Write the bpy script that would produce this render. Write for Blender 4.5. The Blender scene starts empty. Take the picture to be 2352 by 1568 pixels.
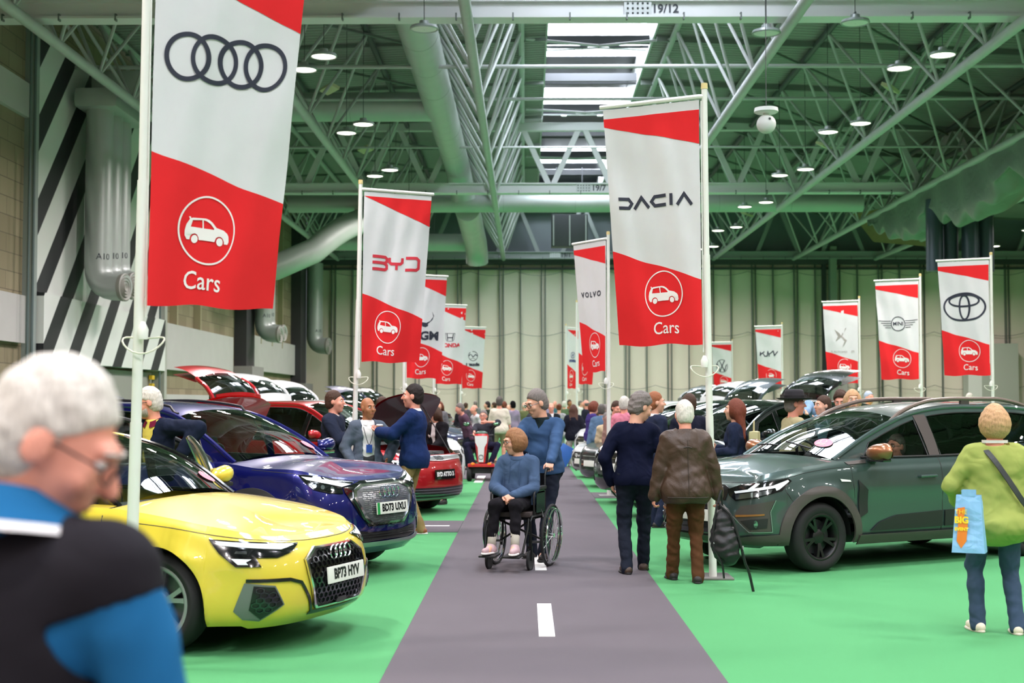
import bpy, bmesh, math, random
import numpy as np
from mathutils import Vector, Matrix
R = math.radians
PI = math.pi
sc = bpy.context.scene
col = sc.collection
rnd = random.Random(7)
# ---------------------------------------------------------------- camera
HC = 1.62; FP = 3267.0
PITCH = math.atan(141/FP); YAW = math.atan(31/FP)
cam_d = bpy.data.cameras.new('camera'); cam = bpy.data.objects.new('camera', cam_d); col.objects.link(cam)
cam.location = (0, 0, HC); cam.rotation_euler = (PI/2+PITCH, 0, YAW)
cam_d.sensor_width = 36; cam_d.lens = 36*FP/2352; cam_d.clip_end = 300
cam_d.dof.use_dof = True; cam_d.dof.focus_distance = 13.5; cam_d.dof.aperture_fstop = 2.8
sc.camera = cam
CM = Matrix.Rotation(YAW, 3, 'Z') @ Matrix.Rotation(PI/2+PITCH, 3, 'X')
# ---------------------------------------------------------------- world, exposure
w = bpy.data.worlds.new('world'); sc.world = w; w.use_nodes = True
w.node_tree.nodes['Background'].inputs[0].default_value = (.75, .82, .9, 1)
w.node_tree.nodes['Background'].inputs[1].default_value = .25
sc.view_settings.view_transform = 'Standard'; sc.view_settings.look = 'None'
sc.view_settings.gamma = 1; sc.view_settings.use_curve_mapping = False
sc.view_settings.exposure = -0.66
sc.cycles.max_bounces = 7; sc.cycles.diffuse_bounces = 4; sc.cycles.glossy_bounces = 3
sc.cycles.transparent_max_bounces = 12; sc.cycles.caustics_reflective = False; sc.cycles.caustics_refractive = False
sc.cycles.sample_clamp_indirect = 6
LAMP_W = 440; SKY_E = 32.0        # power of one high bay lamp, brightness of the daylit roof glazing
# ---------------------------------------------------------------- helpers
def ray(px, py):
    return CM @ Vector(((px-1176)/FP, -(py-784)/FP, -1))
def at(px, py, Y):
    d = ray(px, py); return Vector((0, 0, HC)) + d*(Y/d.y)
def gnd(px, py):
    d = ray(px, py); return Vector((0, 0, HC)) + d*(-HC/d.z)
def lin(c):
    c = c/255
    return c/12.92 if c <= .04045 else ((c+.055)/1.055)**2.4
def rgb(c): return (lin(c[0]), lin(c[1]), lin(c[2]), 1)
MATS = {}
def M(name, c=(200, 200, 200), rough=.6, metal=0, coat=0, bump=0, bscale=60, emit=0, var=0, vscale=4, sheen=0, spec=.5, folds=0, fscale=7, coatr=.03):
    if name in MATS: return MATS[name]
    m = bpy.data.materials.new(name); m.use_nodes = True; MATS[name] = m
    nt = m.node_tree; b = nt.nodes['Principled BSDF']; I = b.inputs
    I['Base Color'].default_value = rgb(c); I['Roughness'].default_value = rough; I['Metallic'].default_value = metal
    I['Coat Weight'].default_value = coat; I['Coat Roughness'].default_value = coatr; I['Specular IOR Level'].default_value = spec
    if sheen: I['Sheen Weight'].default_value = sheen
    if emit:
        I['Emission Color'].default_value = rgb(c); I['Emission Strength'].default_value = emit
    if bump or var or folds:
        tc = nt.nodes.new('ShaderNodeTexCoord')
    if var:
        n = nt.nodes.new('ShaderNodeTexNoise'); n.inputs['Scale'].default_value = vscale; n.inputs['Detail'].default_value = 5
        nt.links.new(tc.outputs['Object'], n.inputs['Vector'])
        mx = nt.nodes.new('ShaderNodeMix'); mx.data_type = 'RGBA'
        a = rgb(c); mx.inputs['A'].default_value = tuple(v*(1-var) for v in a[:3])+(1,); mx.inputs['B'].default_value = tuple(min(1, v*(1+var)) for v in a[:3])+(1,)
        nt.links.new(n.outputs['Fac'], mx.inputs['Factor']); nt.links.new(mx.outputs['Result'], I['Base Color'])
    last = None
    for (s, st, dist) in ((bscale, bump, .004), (fscale, folds, .03)):
        if not st: continue
        n = nt.nodes.new('ShaderNodeTexNoise'); n.inputs['Scale'].default_value = s; n.inputs['Detail'].default_value = 3
        if dist > .01: n.inputs['Distortion'].default_value = 1.2; n.inputs['Detail'].default_value = 1.5
        nt.links.new(tc.outputs['Object'], n.inputs['Vector'])
        bp = nt.nodes.new('ShaderNodeBump'); bp.inputs['Strength'].default_value = st; bp.inputs['Distance'].default_value = dist
        nt.links.new(n.outputs['Fac'], bp.inputs['Height'])
        if last: nt.links.new(last.outputs[0], bp.inputs['Normal'])
        last = bp
    if last: nt.links.new(last.outputs[0], I['Normal'])
    return m
def cloth(name, c, var=.12, folds=.8, fscale=6): return M(name, c, .85, var=var, vscale=9, bump=.25, bscale=400, folds=folds, fscale=fscale, spec=.12)
def skinm(name, c): return M(name, c, .5, var=.08, vscale=14, spec=.4)
def hairmat(name, c):
    if name in MATS: return MATS[name]
    m = M(name, c, .62, spec=.3); nt = m.node_tree; b = nt.nodes['Principled BSDF']; N = nt.nodes.new; K = nt.links.new
    tc = N('ShaderNodeTexCoord'); mp = N('ShaderNodeMapping'); mp.inputs['Scale'].default_value = (1, 1, .14); n = N('ShaderNodeTexNoise'); n.inputs['Scale'].default_value = 130; n.inputs['Detail'].default_value = 3; n.inputs['Distortion'].default_value = .6
    K(tc.outputs['Object'], mp.inputs[0]); K(mp.outputs[0], n.inputs['Vector']); mx = N('ShaderNodeMix'); mx.data_type = 'RGBA'; a = rgb(c)
    mx.inputs['A'].default_value = tuple(v*.45 for v in a[:3])+(1,); mx.inputs['B'].default_value = tuple(min(1, v*1.5) for v in a[:3])+(1,); K(n.outputs['Fac'], mx.inputs['Factor']); K(mx.outputs['Result'], b.inputs['Base Color'])
    bp = N('ShaderNodeBump'); bp.inputs['Strength'].default_value = .8; bp.inputs['Distance'].default_value = .006; K(n.outputs['Fac'], bp.inputs['Height']); K(bp.outputs[0], b.inputs['Normal'])
    return m
def paint(name, c, metal=0, rough=.35): return M(name, c, rough, metal, coat=1, coatr=.02)
def glass(name, tint=(.45, .52, .5), refl=1.0):
    if name in MATS: return MATS[name]
    m = bpy.data.materials.new(name); m.use_nodes = True; MATS[name] = m; nt = m.node_tree; nt.nodes.clear()
    N = nt.nodes.new; K = nt.links.new
    o = N('ShaderNodeOutputMaterial'); mix = N('ShaderNodeMixShader'); t = N('ShaderNodeBsdfTransparent'); g = N('ShaderNodeBsdfGlossy'); f = N('ShaderNodeLayerWeight')
    t.inputs[0].default_value = tint+(1,); g.inputs['Roughness'].default_value = .01; g.inputs[0].default_value = (refl, refl, refl, 1); f.inputs[0].default_value = .5
    p = N('ShaderNodeMath'); p.operation = 'POWER'; p.inputs[1].default_value = 4.2; q = N('ShaderNodeMath'); q.operation = 'MULTIPLY_ADD'; q.inputs[1].default_value = .9; q.inputs[2].default_value = .07
    K(f.outputs['Facing'], p.inputs[0]); K(p.outputs[0], q.inputs[0]); K(q.outputs[0], mix.inputs[0]); K(t.outputs[0], mix.inputs[1]); K(g.outputs[0], mix.inputs[2]); K(mix.outputs[0], o.inputs[0])
    return m
def tag(o, label=None, cat=None, group=None, kind=None):
    if label: o['label'] = label
    if cat: o['category'] = cat
    if group: o['group'] = group
    if kind: o['kind'] = kind
    return o
def empty(name, loc=(0, 0, 0), rz=0, label=None, cat=None, group=None):
    o = bpy.data.objects.new(name, None); col.objects.link(o); o.location = loc; o.rotation_euler = (0, 0, rz); o.empty_display_size = .2
    return tag(o, label, cat, group)
def mesh_obj(name, verts, faces, mat, parent=None, smooth=False):
    me = bpy.data.meshes.new(name); me.from_pydata([tuple(v) for v in verts], [], faces); me.update()
    if smooth: me.polygons.foreach_set('use_smooth', [True]*len(me.polygons))
    if smooth == 'auto':
        try: me.set_sharp_from_angle(angle=R(38))
        except Exception: pass
    if mat: me.materials.append(mat)
    o = bpy.data.objects.new(name, me); col.objects.link(o)
    if parent: o.parent = parent
    return o
class MB:
    def __init__(s, X=None): s.v = []; s.f = []; s.X = X
    def add(s, vs, fs, X=None):
        n = len(s.v); X = X or s.X
        for v in vs:
            v = Vector(v); s.v.append(X @ v if X else v)
        for f in fs: s.f.append(tuple(i+n for i in f))
        return s
    def box(s, c, sz, rot=None, bev=0):
        x, y, z = sz[0]/2, sz[1]/2, sz[2]/2
        if bev:
            b = min(bev, x*.9, y*.9, z*.9); bm = bmesh.new(); bmesh.ops.create_cube(bm, size=2, matrix=Matrix.Diagonal((x, y, z, 1)))
            bmesh.ops.bevel(bm, geom=bm.edges[:]+bm.verts[:], offset=b, segments=2, affect='EDGES', profile=.7)
            vs = [v.co.copy() for v in bm.verts]; bm.verts.index_update(); fs = [[v.index for v in f.verts] for f in bm.faces]; bm.free()
        else:
            vs = [Vector((i*x, j*y, k*z)) for i in (-1, 1) for j in (-1, 1) for k in (-1, 1)]
            fs = [(0, 1, 3, 2), (4, 6, 7, 5), (0, 4, 5, 1), (2, 3, 7, 6), (0, 2, 6, 4), (1, 5, 7, 3)]
        if rot is not None: vs = [rot @ v for v in vs]
        return s.add([v+Vector(c) for v in vs], fs)
    def bar(s, a, b, w, h, up=(0, 0, 1)):
        a = Vector(a); b = Vector(b); d = (b-a).normalized(); u = Vector(up)
        if abs(d.dot(u)) > .98: u = Vector((0, 1, 0))
        r = d.cross(u).normalized(); u = r.cross(d)
        vs = [p+r*i*w/2+u*j*h/2 for p in (a, b) for i, j in ((-1, -1), (1, -1), (1, 1), (-1, 1))]
        return s.add(vs, [(3, 2, 1, 0), (4, 5, 6, 7)]+[(i, (i+1) % 4, 4+(i+1) % 4, 4+i) for i in range(4)])
    def tube(s, pts, r, n=8, closed=False, caps=True):
        pts = [Vector(p) for p in pts]; k = len(pts); rr = r if isinstance(r, (list, tuple)) else [r]*k
        ref = None; rings = []
        for i, p in enumerate(pts):
            if closed: d = pts[(i+1) % k]-pts[i-1]
            else: d = pts[min(i+1, k-1)]-pts[max(i-1, 0)]
            d.normalize()
            if ref is None:
                ref = Vector((0, 0, 1)) if abs(d.z) < .9 else Vector((1, 0, 0))
            a = d.cross(ref).normalized(); ref = a.cross(d); 
            rings.append([p+(a*math.cos(t)+ref*math.sin(t))*rr[i] for t in [2*PI*j/n for j in range(n)]])
        vs = [v for g in rings for v in g]; fs = []
        for i in range(k if closed else k-1):
            for j in range(n):
                a, b = i*n+j, i*n+(j+1) % n; c, d2 = ((i+1) % k)*n+(j+1) % n, ((i+1) % k)*n+j
                fs.append((a, b, c, d2))
        if caps and not closed: fs += [tuple(range(n-1, -1, -1)), tuple(range((k-1)*n, k*n))]
        return s.add(vs, fs)
    def lathe(s, prof, n=24, M4=None, caps=False):
        # prof: (r, h) about local Z
        vs = []; fs = []; k = len(prof)
        for r, h in prof:
            for j in range(n): vs.append(Vector((r*math.cos(2*PI*j/n), r*math.sin(2*PI*j/n), h)))
        for i in range(k-1):
            for j in range(n): fs.append((i*n+j, i*n+(j+1) % n, (i+1)*n+(j+1) % n, (i+1)*n+j))
        if caps: fs += [tuple(range(n-1, -1, -1)), tuple(range((k-1)*n, k*n))]
        if M4: vs = [M4 @ v for v in vs]
        return s.add(vs, fs)
    def ball(s, c, r, n=12, m=8, rot=None):
        r = r if isinstance(r, (tuple, list)) else (r, r, r)
        vs = []; fs = []
        for i in range(m+1):
            a = PI*i/m
            for j in range(n):
                v = Vector((r[0]*math.sin(a)*math.cos(2*PI*j/n), r[1]*math.sin(a)*math.sin(2*PI*j/n), r[2]*math.cos(a)))
                vs.append((rot @ v if rot else v)+Vector(c))
        for i in range(m):
            for j in range(n): fs.append((i*n+j, (i+1)*n+j, (i+1)*n+(j+1) % n, i*n+(j+1) % n))
        return s.add(vs, fs)
    def grid(s, fn, us, vs_):
        P = [[Vector(fn(u, v)) for v in vs_] for u in us]; n = len(vs_)
        return s.add([p for r_ in P for p in r_], [(i*n+j, (i+1)*n+j, (i+1)*n+j+1, i*n+j+1) for i in range(len(us)-1) for j in range(n-1)])
    def build(s, name, mat, parent=None, smooth='auto'):
        return mesh_obj(name, s.v, s.f, mat, parent, smooth)
def lins(a, b, n): return [a+(b-a)*i/(n-1) for i in range(n)]
def interp(pts, x):
    if x <= pts[0][0]: return pts[0][1]
    for i in range(len(pts)-1):
        if x <= pts[i+1][0]:
            t = (x-pts[i][0])/(pts[i+1][0]-pts[i][0]); return pts[i][1]+(pts[i+1][1]-pts[i][1])*t
    return pts[-1][1]
def smo(pts, x):
    # Catmull-Rom-like smooth interpolation of (x, value) pairs (increasing x)
    if x <= pts[0][0]: return pts[0][1]
    if x >= pts[-1][0]: return pts[-1][1]
    n = len(pts)
    for i in range(n-1):
        if x <= pts[i+1][0]: break
    def sl(k):
        if k == 0: return (pts[1][1]-pts[0][1])/(pts[1][0]-pts[0][0])
        if k == n-1: return (pts[-1][1]-pts[-2][1])/(pts[-1][0]-pts[-2][0])
        return (pts[k+1][1]-pts[k-1][1])/(pts[k+1][0]-pts[k-1][0])
    h = pts[i+1][0]-pts[i][0]; t = (x-pts[i][0])/h; a, b = sl(i)*h, sl(i+1)*h; p, q = pts[i][1], pts[i+1][1]
    return (2*t**3-3*t**2+1)*p+(t**3-2*t**2+t)*a+(-2*t**3+3*t**2)*q+(t**3-t**2)*b
def curve_pts(pts, n):
    # smooth curve through 2D/3D points, n samples
    k = len(pts); out = []
    D = len(pts[0])
    L = [0]
    for i in range(1, k): L.append(L[-1]+max(1e-6, math.dist(pts[i], pts[i-1])))
    for j in range(n):
        s = L[-1]*j/(n-1); out.append(tuple(smo([(L[i], pts[i][d]) for i in range(k)], s) for d in range(D)))
    return out
# ---- flat graphics: closed loops (even-odd filled) cut on a grid and laid on a surface
def fill2d(loops):
    cu = bpy.data.curves.new('t', 'CURVE'); cu.dimensions = '2D'; cu.fill_mode = 'FRONT'
    for L in loops:
        sp = cu.splines.new('POLY'); sp.points.add(len(L)-1)
        for i, p in enumerate(L): sp.points[i].co = (p[0], p[1], 0, 1)
        sp.use_cyclic_u = True
    o = bpy.data.objects.new('t', cu); me = o.to_mesh()
    v = [(a.co.x, a.co.y) for a in me.vertices]; f = [tuple(p.vertices) for p in me.polygons]
    o.to_mesh_clear(); bpy.data.objects.remove(o); bpy.data.curves.remove(cu)
    return v, f
def text2d(txt, size=1, x=0, y=0, bold=0, sx=1, align='CENTER', spacing=1):
    cu = bpy.data.curves.new('t', 'FONT'); cu.body = txt; cu.size = size; cu.offset = bold; cu.align_x = align; cu.align_y = 'CENTER'
    cu.space_character = spacing; cu.resolution_u = 3
    o = bpy.data.objects.new('t', cu); me = o.to_mesh()
    v = [(a.co.x*sx+x, a.co.y+y) for a in me.vertices]; f = [tuple(p.vertices) for p in me.polygons]
    o.to_mesh_clear(); bpy.data.objects.remove(o); bpy.data.curves.remove(cu)
    return v, f
def merge2d(*gs):
    V = []; F = []
    for v, f in gs:
        n = len(V); V += v; F += [tuple(i+n for i in q) for q in f]
    return V, F
def stroke(pts, w, closed=False):
    # outline polygon of a polyline with width w (mitred)
    P = [Vector(p) for p in pts]; n = len(P); Lf = []; Rt = []
    for i in range(n):
        a = P[i]-P[i-1] if (i > 0 or closed) else P[1]-P[0]
        b = P[(i+1) % n]-P[i] if (i < n-1 or closed) else P[-1]-P[-2]
        a.normalize(); b.normalize(); t = a+b
        if t.length < 1e-6: t = a
        t.normalize(); nn = Vector((-t.y, t.x)); k = w/2/max(.35, abs(nn.dot(Vector((-a.y, a.x)))))
        Lf.append(tuple(P[i]+nn*k)); Rt.append(tuple(P[i]-nn*k))
    return [Lf, Rt[::-1]] if closed else [Lf+Rt[::-1]]
def circ(x, y, r, n=40, ry=None): return [(x+r*math.cos(2*PI*i/n), y+(ry or r)*math.sin(2*PI*i/n)) for i in range(n)]
def ring(x, y, r, w, n=40, ry=None):
    return [circ(x, y, r+w/2, n, (ry+w/2) if ry else None), circ(x, y, r-w/2, n, (ry-w/2) if ry else None)]
def lay(g, fn, step=.05, depth=0, name='patch', mat=None, parent=None, smooth=True, dz=0):
    """lay flat shape g on surface fn(a, b, off); depth: thickness outward from dz"""
    v, f = g; bm = bmesh.new(); bv = [bm.verts.new((p[0], p[1], 0)) for p in v]
    for q in f:
        try: bm.faces.new([bv[i] for i in q])
        except ValueError: pass
    bmesh.ops.remove_doubles(bm, verts=bm.verts[:], dist=1e-5)
    if not bm.verts: bm.free(); return None
    st = step if isinstance(step, tuple) else (step, step)
    for ax in (0, 1):
        xs = [q.co[ax] for q in bm.verts]; lo, hi = min(xs), max(xs); k = math.ceil(lo/st[ax])
        while k*st[ax] < hi:
            if k*st[ax] > lo+1e-5:
                c = [0, 0, 0]; c[ax] = k*st[ax]; no = [0, 0, 0]; no[ax] = 1
                bmesh.ops.bisect_plane(bm, geom=bm.verts[:]+bm.edges[:]+bm.faces[:], plane_co=c, plane_no=no, dist=1e-6)
            k += 1
    bm.normal_update()
    if bm.faces and sum(q.normal.z for q in bm.faces) < 0: bmesh.ops.reverse_faces(bm, faces=bm.faces[:])
    bm.verts.index_update(); P = [(q.co.x, q.co.y) for q in bm.verts]; F = [[q.index for q in g_.verts] for g_ in bm.faces]
    E = [(l.vert.index, l.link_loop_next.vert.index) for e in bm.edges if len(e.link_faces) == 1 for l in e.link_loops[:1]]
    bm.free(); n = len(P)
    top = [Vector(fn(a, b, dz+depth)) for a, b in P]
    if depth > 0:
        bot = [Vector(fn(a, b, dz)) for a, b in P]; n0 = n
        V = top+bot; FF = F+[(b_, a_, a_+n0, b_+n0) for a_, b_ in E]
    else: V = top; FF = F
    o = mesh_obj(name, V, FF, mat, parent, smooth)
    if smooth and depth > 0:
        try: o.data.set_sharp_from_angle(angle=R(40))
        except Exception: pass
    return o
# ================================================================ building
YB, YF = -22.0, 75.0           # behind the camera, far wall
XL, XR = -11.6, 30.0
def roof_z(x): return 12.35-.045*abs(x-2.1)
green = M('green_carpet', (81, 149, 97), .92, bump=.25, bscale=300, var=.05, vscale=.8, spec=.1)
greyc = M('grey_carpet', (99, 94, 99), .95, bump=.5, bscale=420, var=.08, vscale=1.2, spec=.1)
whitep = M('white_paint', (238, 238, 236), .55)
steel = M('painted_steel', (188, 190, 190), .5, var=.1, vscale=3)
steeld = M('dark_steel', (70, 72, 76), .5)
deckm = M('roof_deck', (156, 158, 154), .6, var=.1, vscale=1)
cream = M('wall_panel_cream', (236, 224, 208), .7, var=.05, vscale=.6)
MB().grid(lambda x, y: (x, y, 0), [XL, XR], [3.0, YF]).build('floor', green)['kind'] = 'structure'
MB().grid(lambda x, y: (x, y, 0), [XL, XR], [YB, 3.0]).build('floor', M('concrete_floor', (150, 148, 144), .6, var=.1, vscale=1))['kind'] = 'structure'  # unseen floor behind the camera, made grey to weaken the green bounce
def slab(name, x0, x1, y0, y1, z, m, label, cat, group=None):
    o = MB().box(((x0+x1)/2, (y0+y1)/2, z/2), (x1-x0, y1-y0, z)).build(name, m); return tag(o, label, cat, group)
slab('walkway_carpet', -.845, 1.17, -4, 30.2, .008, greyc, 'long dark grey carpet walkway running away between the green stands', 'carpet')
slab('carpet_strip', -9, -.85, 17.9, 19.6, .007, greyc, 'narrow grey carpet strip crossing the green stand beside the dark blue car', 'carpet')
slab('carpet_strip', 1.175, 12, 24.3, 25.8, .007, greyc, 'narrow grey carpet strip crossing the green floor beyond the man in navy', 'carpet')
slab('carpet_strip', -9, 1.1, 30.3, 36.5, .007, greyc, 'grey carpet cross aisle in front of the distant crowd', 'carpet')
slab('floor_line', -9, -1.0, 18.72, 18.80, .010, whitep, 'thin white line along the grey strip beside the dark blue car', 'floor marking')
slab('floor_line', 1.2, 9, 40.6, 40.75, .010, greyc, 'thin grey line across the green floor beyond the woman in beige trousers', 'floor marking')
slab('lane_dash', .092, .204, 9.9, 11.5, .012, whitep, 'white painted dash on the walkway nearest the camera', 'lane marking')
slab('lane_dash', .092, .204, 13.8, 15.5, .012, whitep, 'white painted dash on the walkway beside the wheelchair', 'lane marking')
slab('lane_dash', -1.05, -.88, 29.0, 31.5, .012, whitep, 'white painted bar on the floor under the red mobility scooter', 'lane marking')
# roof deck: ribs run across the hall
def deck(x0, x1, nx):
    mb = MB(); ys = []; y = YB
    pat = [(0, 0), (.1, 0), (.14, .07), (.24, .07), (.28, 0)]
    while y < YF:
        for a, h in pat[:-1]: ys.append((y+a, h))
        y += .28
    xs = lins(x0, x1, nx)
    return mb.grid(lambda x, t: (x, t[0], roof_z(x)+t[1]), xs, ys)
tag(deck(XL, .62, 2).build('ceiling', deckm, smooth=False), kind='structure')
tag(deck(3.75, XR, 2).build('ceiling', deckm, smooth=False), kind='structure')
# skylight: curb walls, cross bars, glazing panels, dark vents
sky = M('daylight_glazing', (236, 243, 255), .4, emit=SKY_E)
ventm = M('smoke_vent', (38, 40, 48), .35, metal=.6)
for x in (.62, 3.75):
    tag(MB().box((x, (YB+YF)/2, 12.75), (.06, YF-YB, 1.0)).build('trim_1', steel), kind='structure')
bright = [(-6, -1), (1.5, 6.5), (10, 15), (20.5, 25.5), (31, 36.3), (42.3, 47.3), (52, 55), (64, 65.6), (67.3, 68.5), (70.3, 72)]
y0 = YB; nwin = 1
for a, b in bright+[(YF, YF)]:
    if a > y0:
        mb = MB()
        mb.box((2.18, (y0+a)/2, 13.25), (3.1, a-y0, .06))
        tag(mb.build('roof_vent_panel', ventm), 'dark smoke vent bay of the roof between the bright skylights', 'roof vent', 'dark vent bays along the skylight')
    if b > a:
        o = MB().box((2.18, (a+b)/2, 13.25), (3.1, b-a-.1, .04)).build('window_%d' % nwin, sky); o['kind'] = 'structure'; nwin += 1
    y0 = b
y = 42.3-4.9*12; k = 0
while y < YF-1:
    mb = MB()
    mb.bar((.0, y, 12.5), (4.4, y, 12.5), .12, .26); mb.bar((.0, y+.35, 12.38), (4.4, y+.35, 12.38), .1, .06)
    bm_ = tag(mb.build('skylight_beam', steeld), 'dark steel beam crossing under the skylight', 'beam', 'dark beams across the skylight')
    if k % 2 == 0:
        for sgn in (-1, 1):
            MB().tube([(2.2, y+.1, 12.3), (2.2+sgn*2.1, y+1.7, 12.6)], .045, 8).tube([(2.2, y-.1, 12.3), (2.2+sgn*2.2, y-1.7, 12.1)], .045, 8).build('cross_brace', steel, bm_)
        MB().tube([(.9, y+2.9, 12.85), (3.5, y+2.9, 12.85)], .05, 8).box((1.5, y+2.9, 12.85), (.2, .16, .16)).box((2.9, y+2.9, 12.85), (.2, .16, .16)).build('blind_roller', whitep, bm_)
    y += 4.9; k += 1
# longitudinal V girders
def girder(xb, xl, xr, label, rad=.095, zb=9.2, y0=YB, y1=YF, bay=2.8, tl=True):
    root = empty('roof_truss', (xb, y0, 0), label=label, cat='roof truss')
    X = Matrix.Translation((-xb, -y0, 0))
    mb = MB(X); mb.tube([(xb, y0, zb), (xb, y1, zb)], rad*1.25, 12); mb.build('bottom_chord', steel, root)
    for xt in (xl, xr):
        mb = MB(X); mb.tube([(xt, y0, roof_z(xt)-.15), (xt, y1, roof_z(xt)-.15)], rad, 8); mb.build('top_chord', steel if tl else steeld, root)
    for sx, xt in ((0, xl), (1, xr)):
        mb = MB(X); y = y0+bay/2; zt = roof_z(xt)-.15
        while y < y1-bay:
            mb.tube([(xb, y, zb), (xt, y+bay/2, zt)], rad*.47, 7, caps=False)
            mb.tube([(xt, y+bay/2, zt), (xb, y+bay, zb)], rad*.47, 7, caps=False)
            y += bay
        mb.build('web_tubes', steel, root)
    return root
girder(-1.15, -2.75, -.12, 'tubular roof truss forming a long V just left of the skylight')
girder(5.3, 4.25, 7.0, 'tubular roof truss running just right of the skylight above the cars banner with black lettering')
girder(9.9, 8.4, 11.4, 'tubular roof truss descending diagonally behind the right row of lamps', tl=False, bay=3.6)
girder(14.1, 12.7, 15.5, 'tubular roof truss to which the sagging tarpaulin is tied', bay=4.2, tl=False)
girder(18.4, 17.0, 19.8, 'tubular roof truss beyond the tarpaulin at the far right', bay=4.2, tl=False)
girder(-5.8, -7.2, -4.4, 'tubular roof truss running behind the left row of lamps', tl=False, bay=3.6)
girder(-9.9, -11.2, -8.6, 'tubular roof truss along the top of the striped wall')
# purlin bracing between trusses
k = 0
y = 24.0
while y < YF:
    mb = MB(); mb.bar((XL, y, roof_z(-9)-.12), (.6, y, roof_z(0)-.12), 0.08, .10); mb.bar((3.8, y, roof_z(4)-.12), (XR, y, roof_z(28)-.1), .09, .16)
    for xa, xb_ in ((-7.2, -2.7), (7.0, 11.4), (11.4, 15.5)):
        mb.bar((xa, y, roof_z(xa)-.3), (xb_, y+5.6, roof_z(xb_)-.3), .07, .07)
    tag(mb.build('roof_purlin', M('purlin_steel', (120, 126, 122), .6)), 'steel purlin with diagonal brace spanning under the roof deck', 'purlin', 'purlins under the roof deck')
    y += 5.6
for (y, z, r, lab) in ((36, 10.2, .055, 'thin steel pipe spanning the hall behind the nearest cross beam'), (42.0, 10.65, .05, 'thin pale pipe spanning the hall at the top of the tall black lettered banner'), (47.5, 10.2, .04, 'thin steel conduit spanning the hall in front of the middle cross truss')):
    tag(MB().tube([(XL, y, z), (XR, y, z)], r, 8).build('ceiling_pipe', steel), lab, 'pipe')
# cross trusses
def cross_truss(y, label, txt=None, z0=9.4, z1=11.9, dark=False, x_t=0):
    root = empty('cross_truss', (0, y, 0), label=label, cat='roof truss')
    m = M('grey_steel', (150, 156, 156), .55) if dark else M('white_steel', (226, 226, 228), .45)
    mb = MB(); mb.box(((XL+XR)/2, 0, z0+.18), (XR-XL, .3, .30)); mb.box(((XL+XR)/2, 0, z0+.02), (XR-XL, .5, .05)); mb.box(((XL+XR)/2, 0, z0+.35), (XR-XL, .5, .05)); mb.build('lower_beam', m, root)
    mb = MB(); mb.box(((XL+XR)/2, 0, z1), (XR-XL, .3, .3)); mb.build('upper_beam', m, root)
    x = 2.1-2.3*7
    while x < XR-2:
        for s in (-1, 1):
            o = MB().bar((x+s*.12, 0, z1-.1), (x+s*1.05, 0, z0+.38), .2, .2, (0, 1, 0)).build('diagonal_strut', m, root)
        x += 2.3 if not dark else 3.4
    x = XL+1
    while x < XR: MB().box((x, -.2, z0+.02), (.03, .12, .14)).build('hanger_clip', M('clip_steel', (110, 116, 116), .5), root); x += 1.15
    if txt:
        o = MB().box((x_t-.2, -.19, z0+.18), (.55, .06, .34)).build('splice_plate', M('plate', (205, 208, 210), .5), root)
        for i in range(5):
            for j in range(3): MB().ball((x_t-.40+i*.1, -.23, z0+.08+j*.10), .022, 8, 5).build('bolt', steeld, root)
        lay(text2d(txt, .24 if y < 40 else .30, x_t+.36, z0+.18, .006), lambda a, b, d: (a, -.16-d, b), 9, 0, 'beam_number', M('dark_ink', (52, 56, 66), .6), root, False, .006)
    return root
cross_truss(28.65, 'pale steel cross beam marked 19/12 along the top of the hall', '19/12', x_t=2.47)
cross_truss(52.7, 'white steel cross truss marked 19/7 spanning the middle of the hall', '19/7', x_t=2.36)
cross_truss(74.3, 'grey steel cross truss marked 19/1 in front of the end wall', '19/1', z0=9.15, dark=True, x_t=1.75)
# far wall: cream panels with dark posts; grey gable above
tag(MB().box(((XL+XR)/2, YF+.2, 4.55), (XR-XL, .2, 9.1)).build('wall_back', cream), kind='structure')
tag(MB().box(((XL+XR)/2, YF+.3, 11), (XR-XL, .2, 4.4)).build('wall_gable', M('gable', (120, 128, 134), .7)), kind='structure')
tag(MB().box(((XL+XR)/2, YF-.05, 9.05), (XR-XL, .5, .28)).build('trim_2', steeld), kind='structure')
tag(MB().box(((XL+XR)/2, YF+.02, 8.7), (XR-XL, .3, .10)).build('trim_3', steeld), kind='structure')
postm = M('panel_post', (112, 116, 110), .6)
x = XL+1.35; k = 0
while x < XR:
    mb = MB(); mb.box((x, YF-.01, 4.45), (.055, .2, 8.9))
    if k % 2 == 0: mb.box((x+.2, YF+.04, 4.45), (.05, .16, 8.9))
    tag(mb.build('panel_post', postm), 'thin grey post between the cream panels of the end wall', 'post', 'posts of the end wall')
    x += 1.11; k += 1
# slack cables swagged along the end wall
for zc, lab in ((2.55, 'slack grey cable looping low along the end wall posts'), (5.35, 'slack grey cable looping halfway up the end wall posts'), (8.55, 'slack grey cable looping near the top of the end wall')):
    pts = []; x = XL+1.35
    while x < XR-2.44:
        for i in range(8): t = i/8; pts.append((x+2.44*t, YF-.14, zc-.22*4*t*(1-t)))
        x += 2.44
    tag(MB().tube(pts, .012, 4).build('wall_cable', M('cable_grey', (120, 118, 112), .7)), lab, 'cable')
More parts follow.
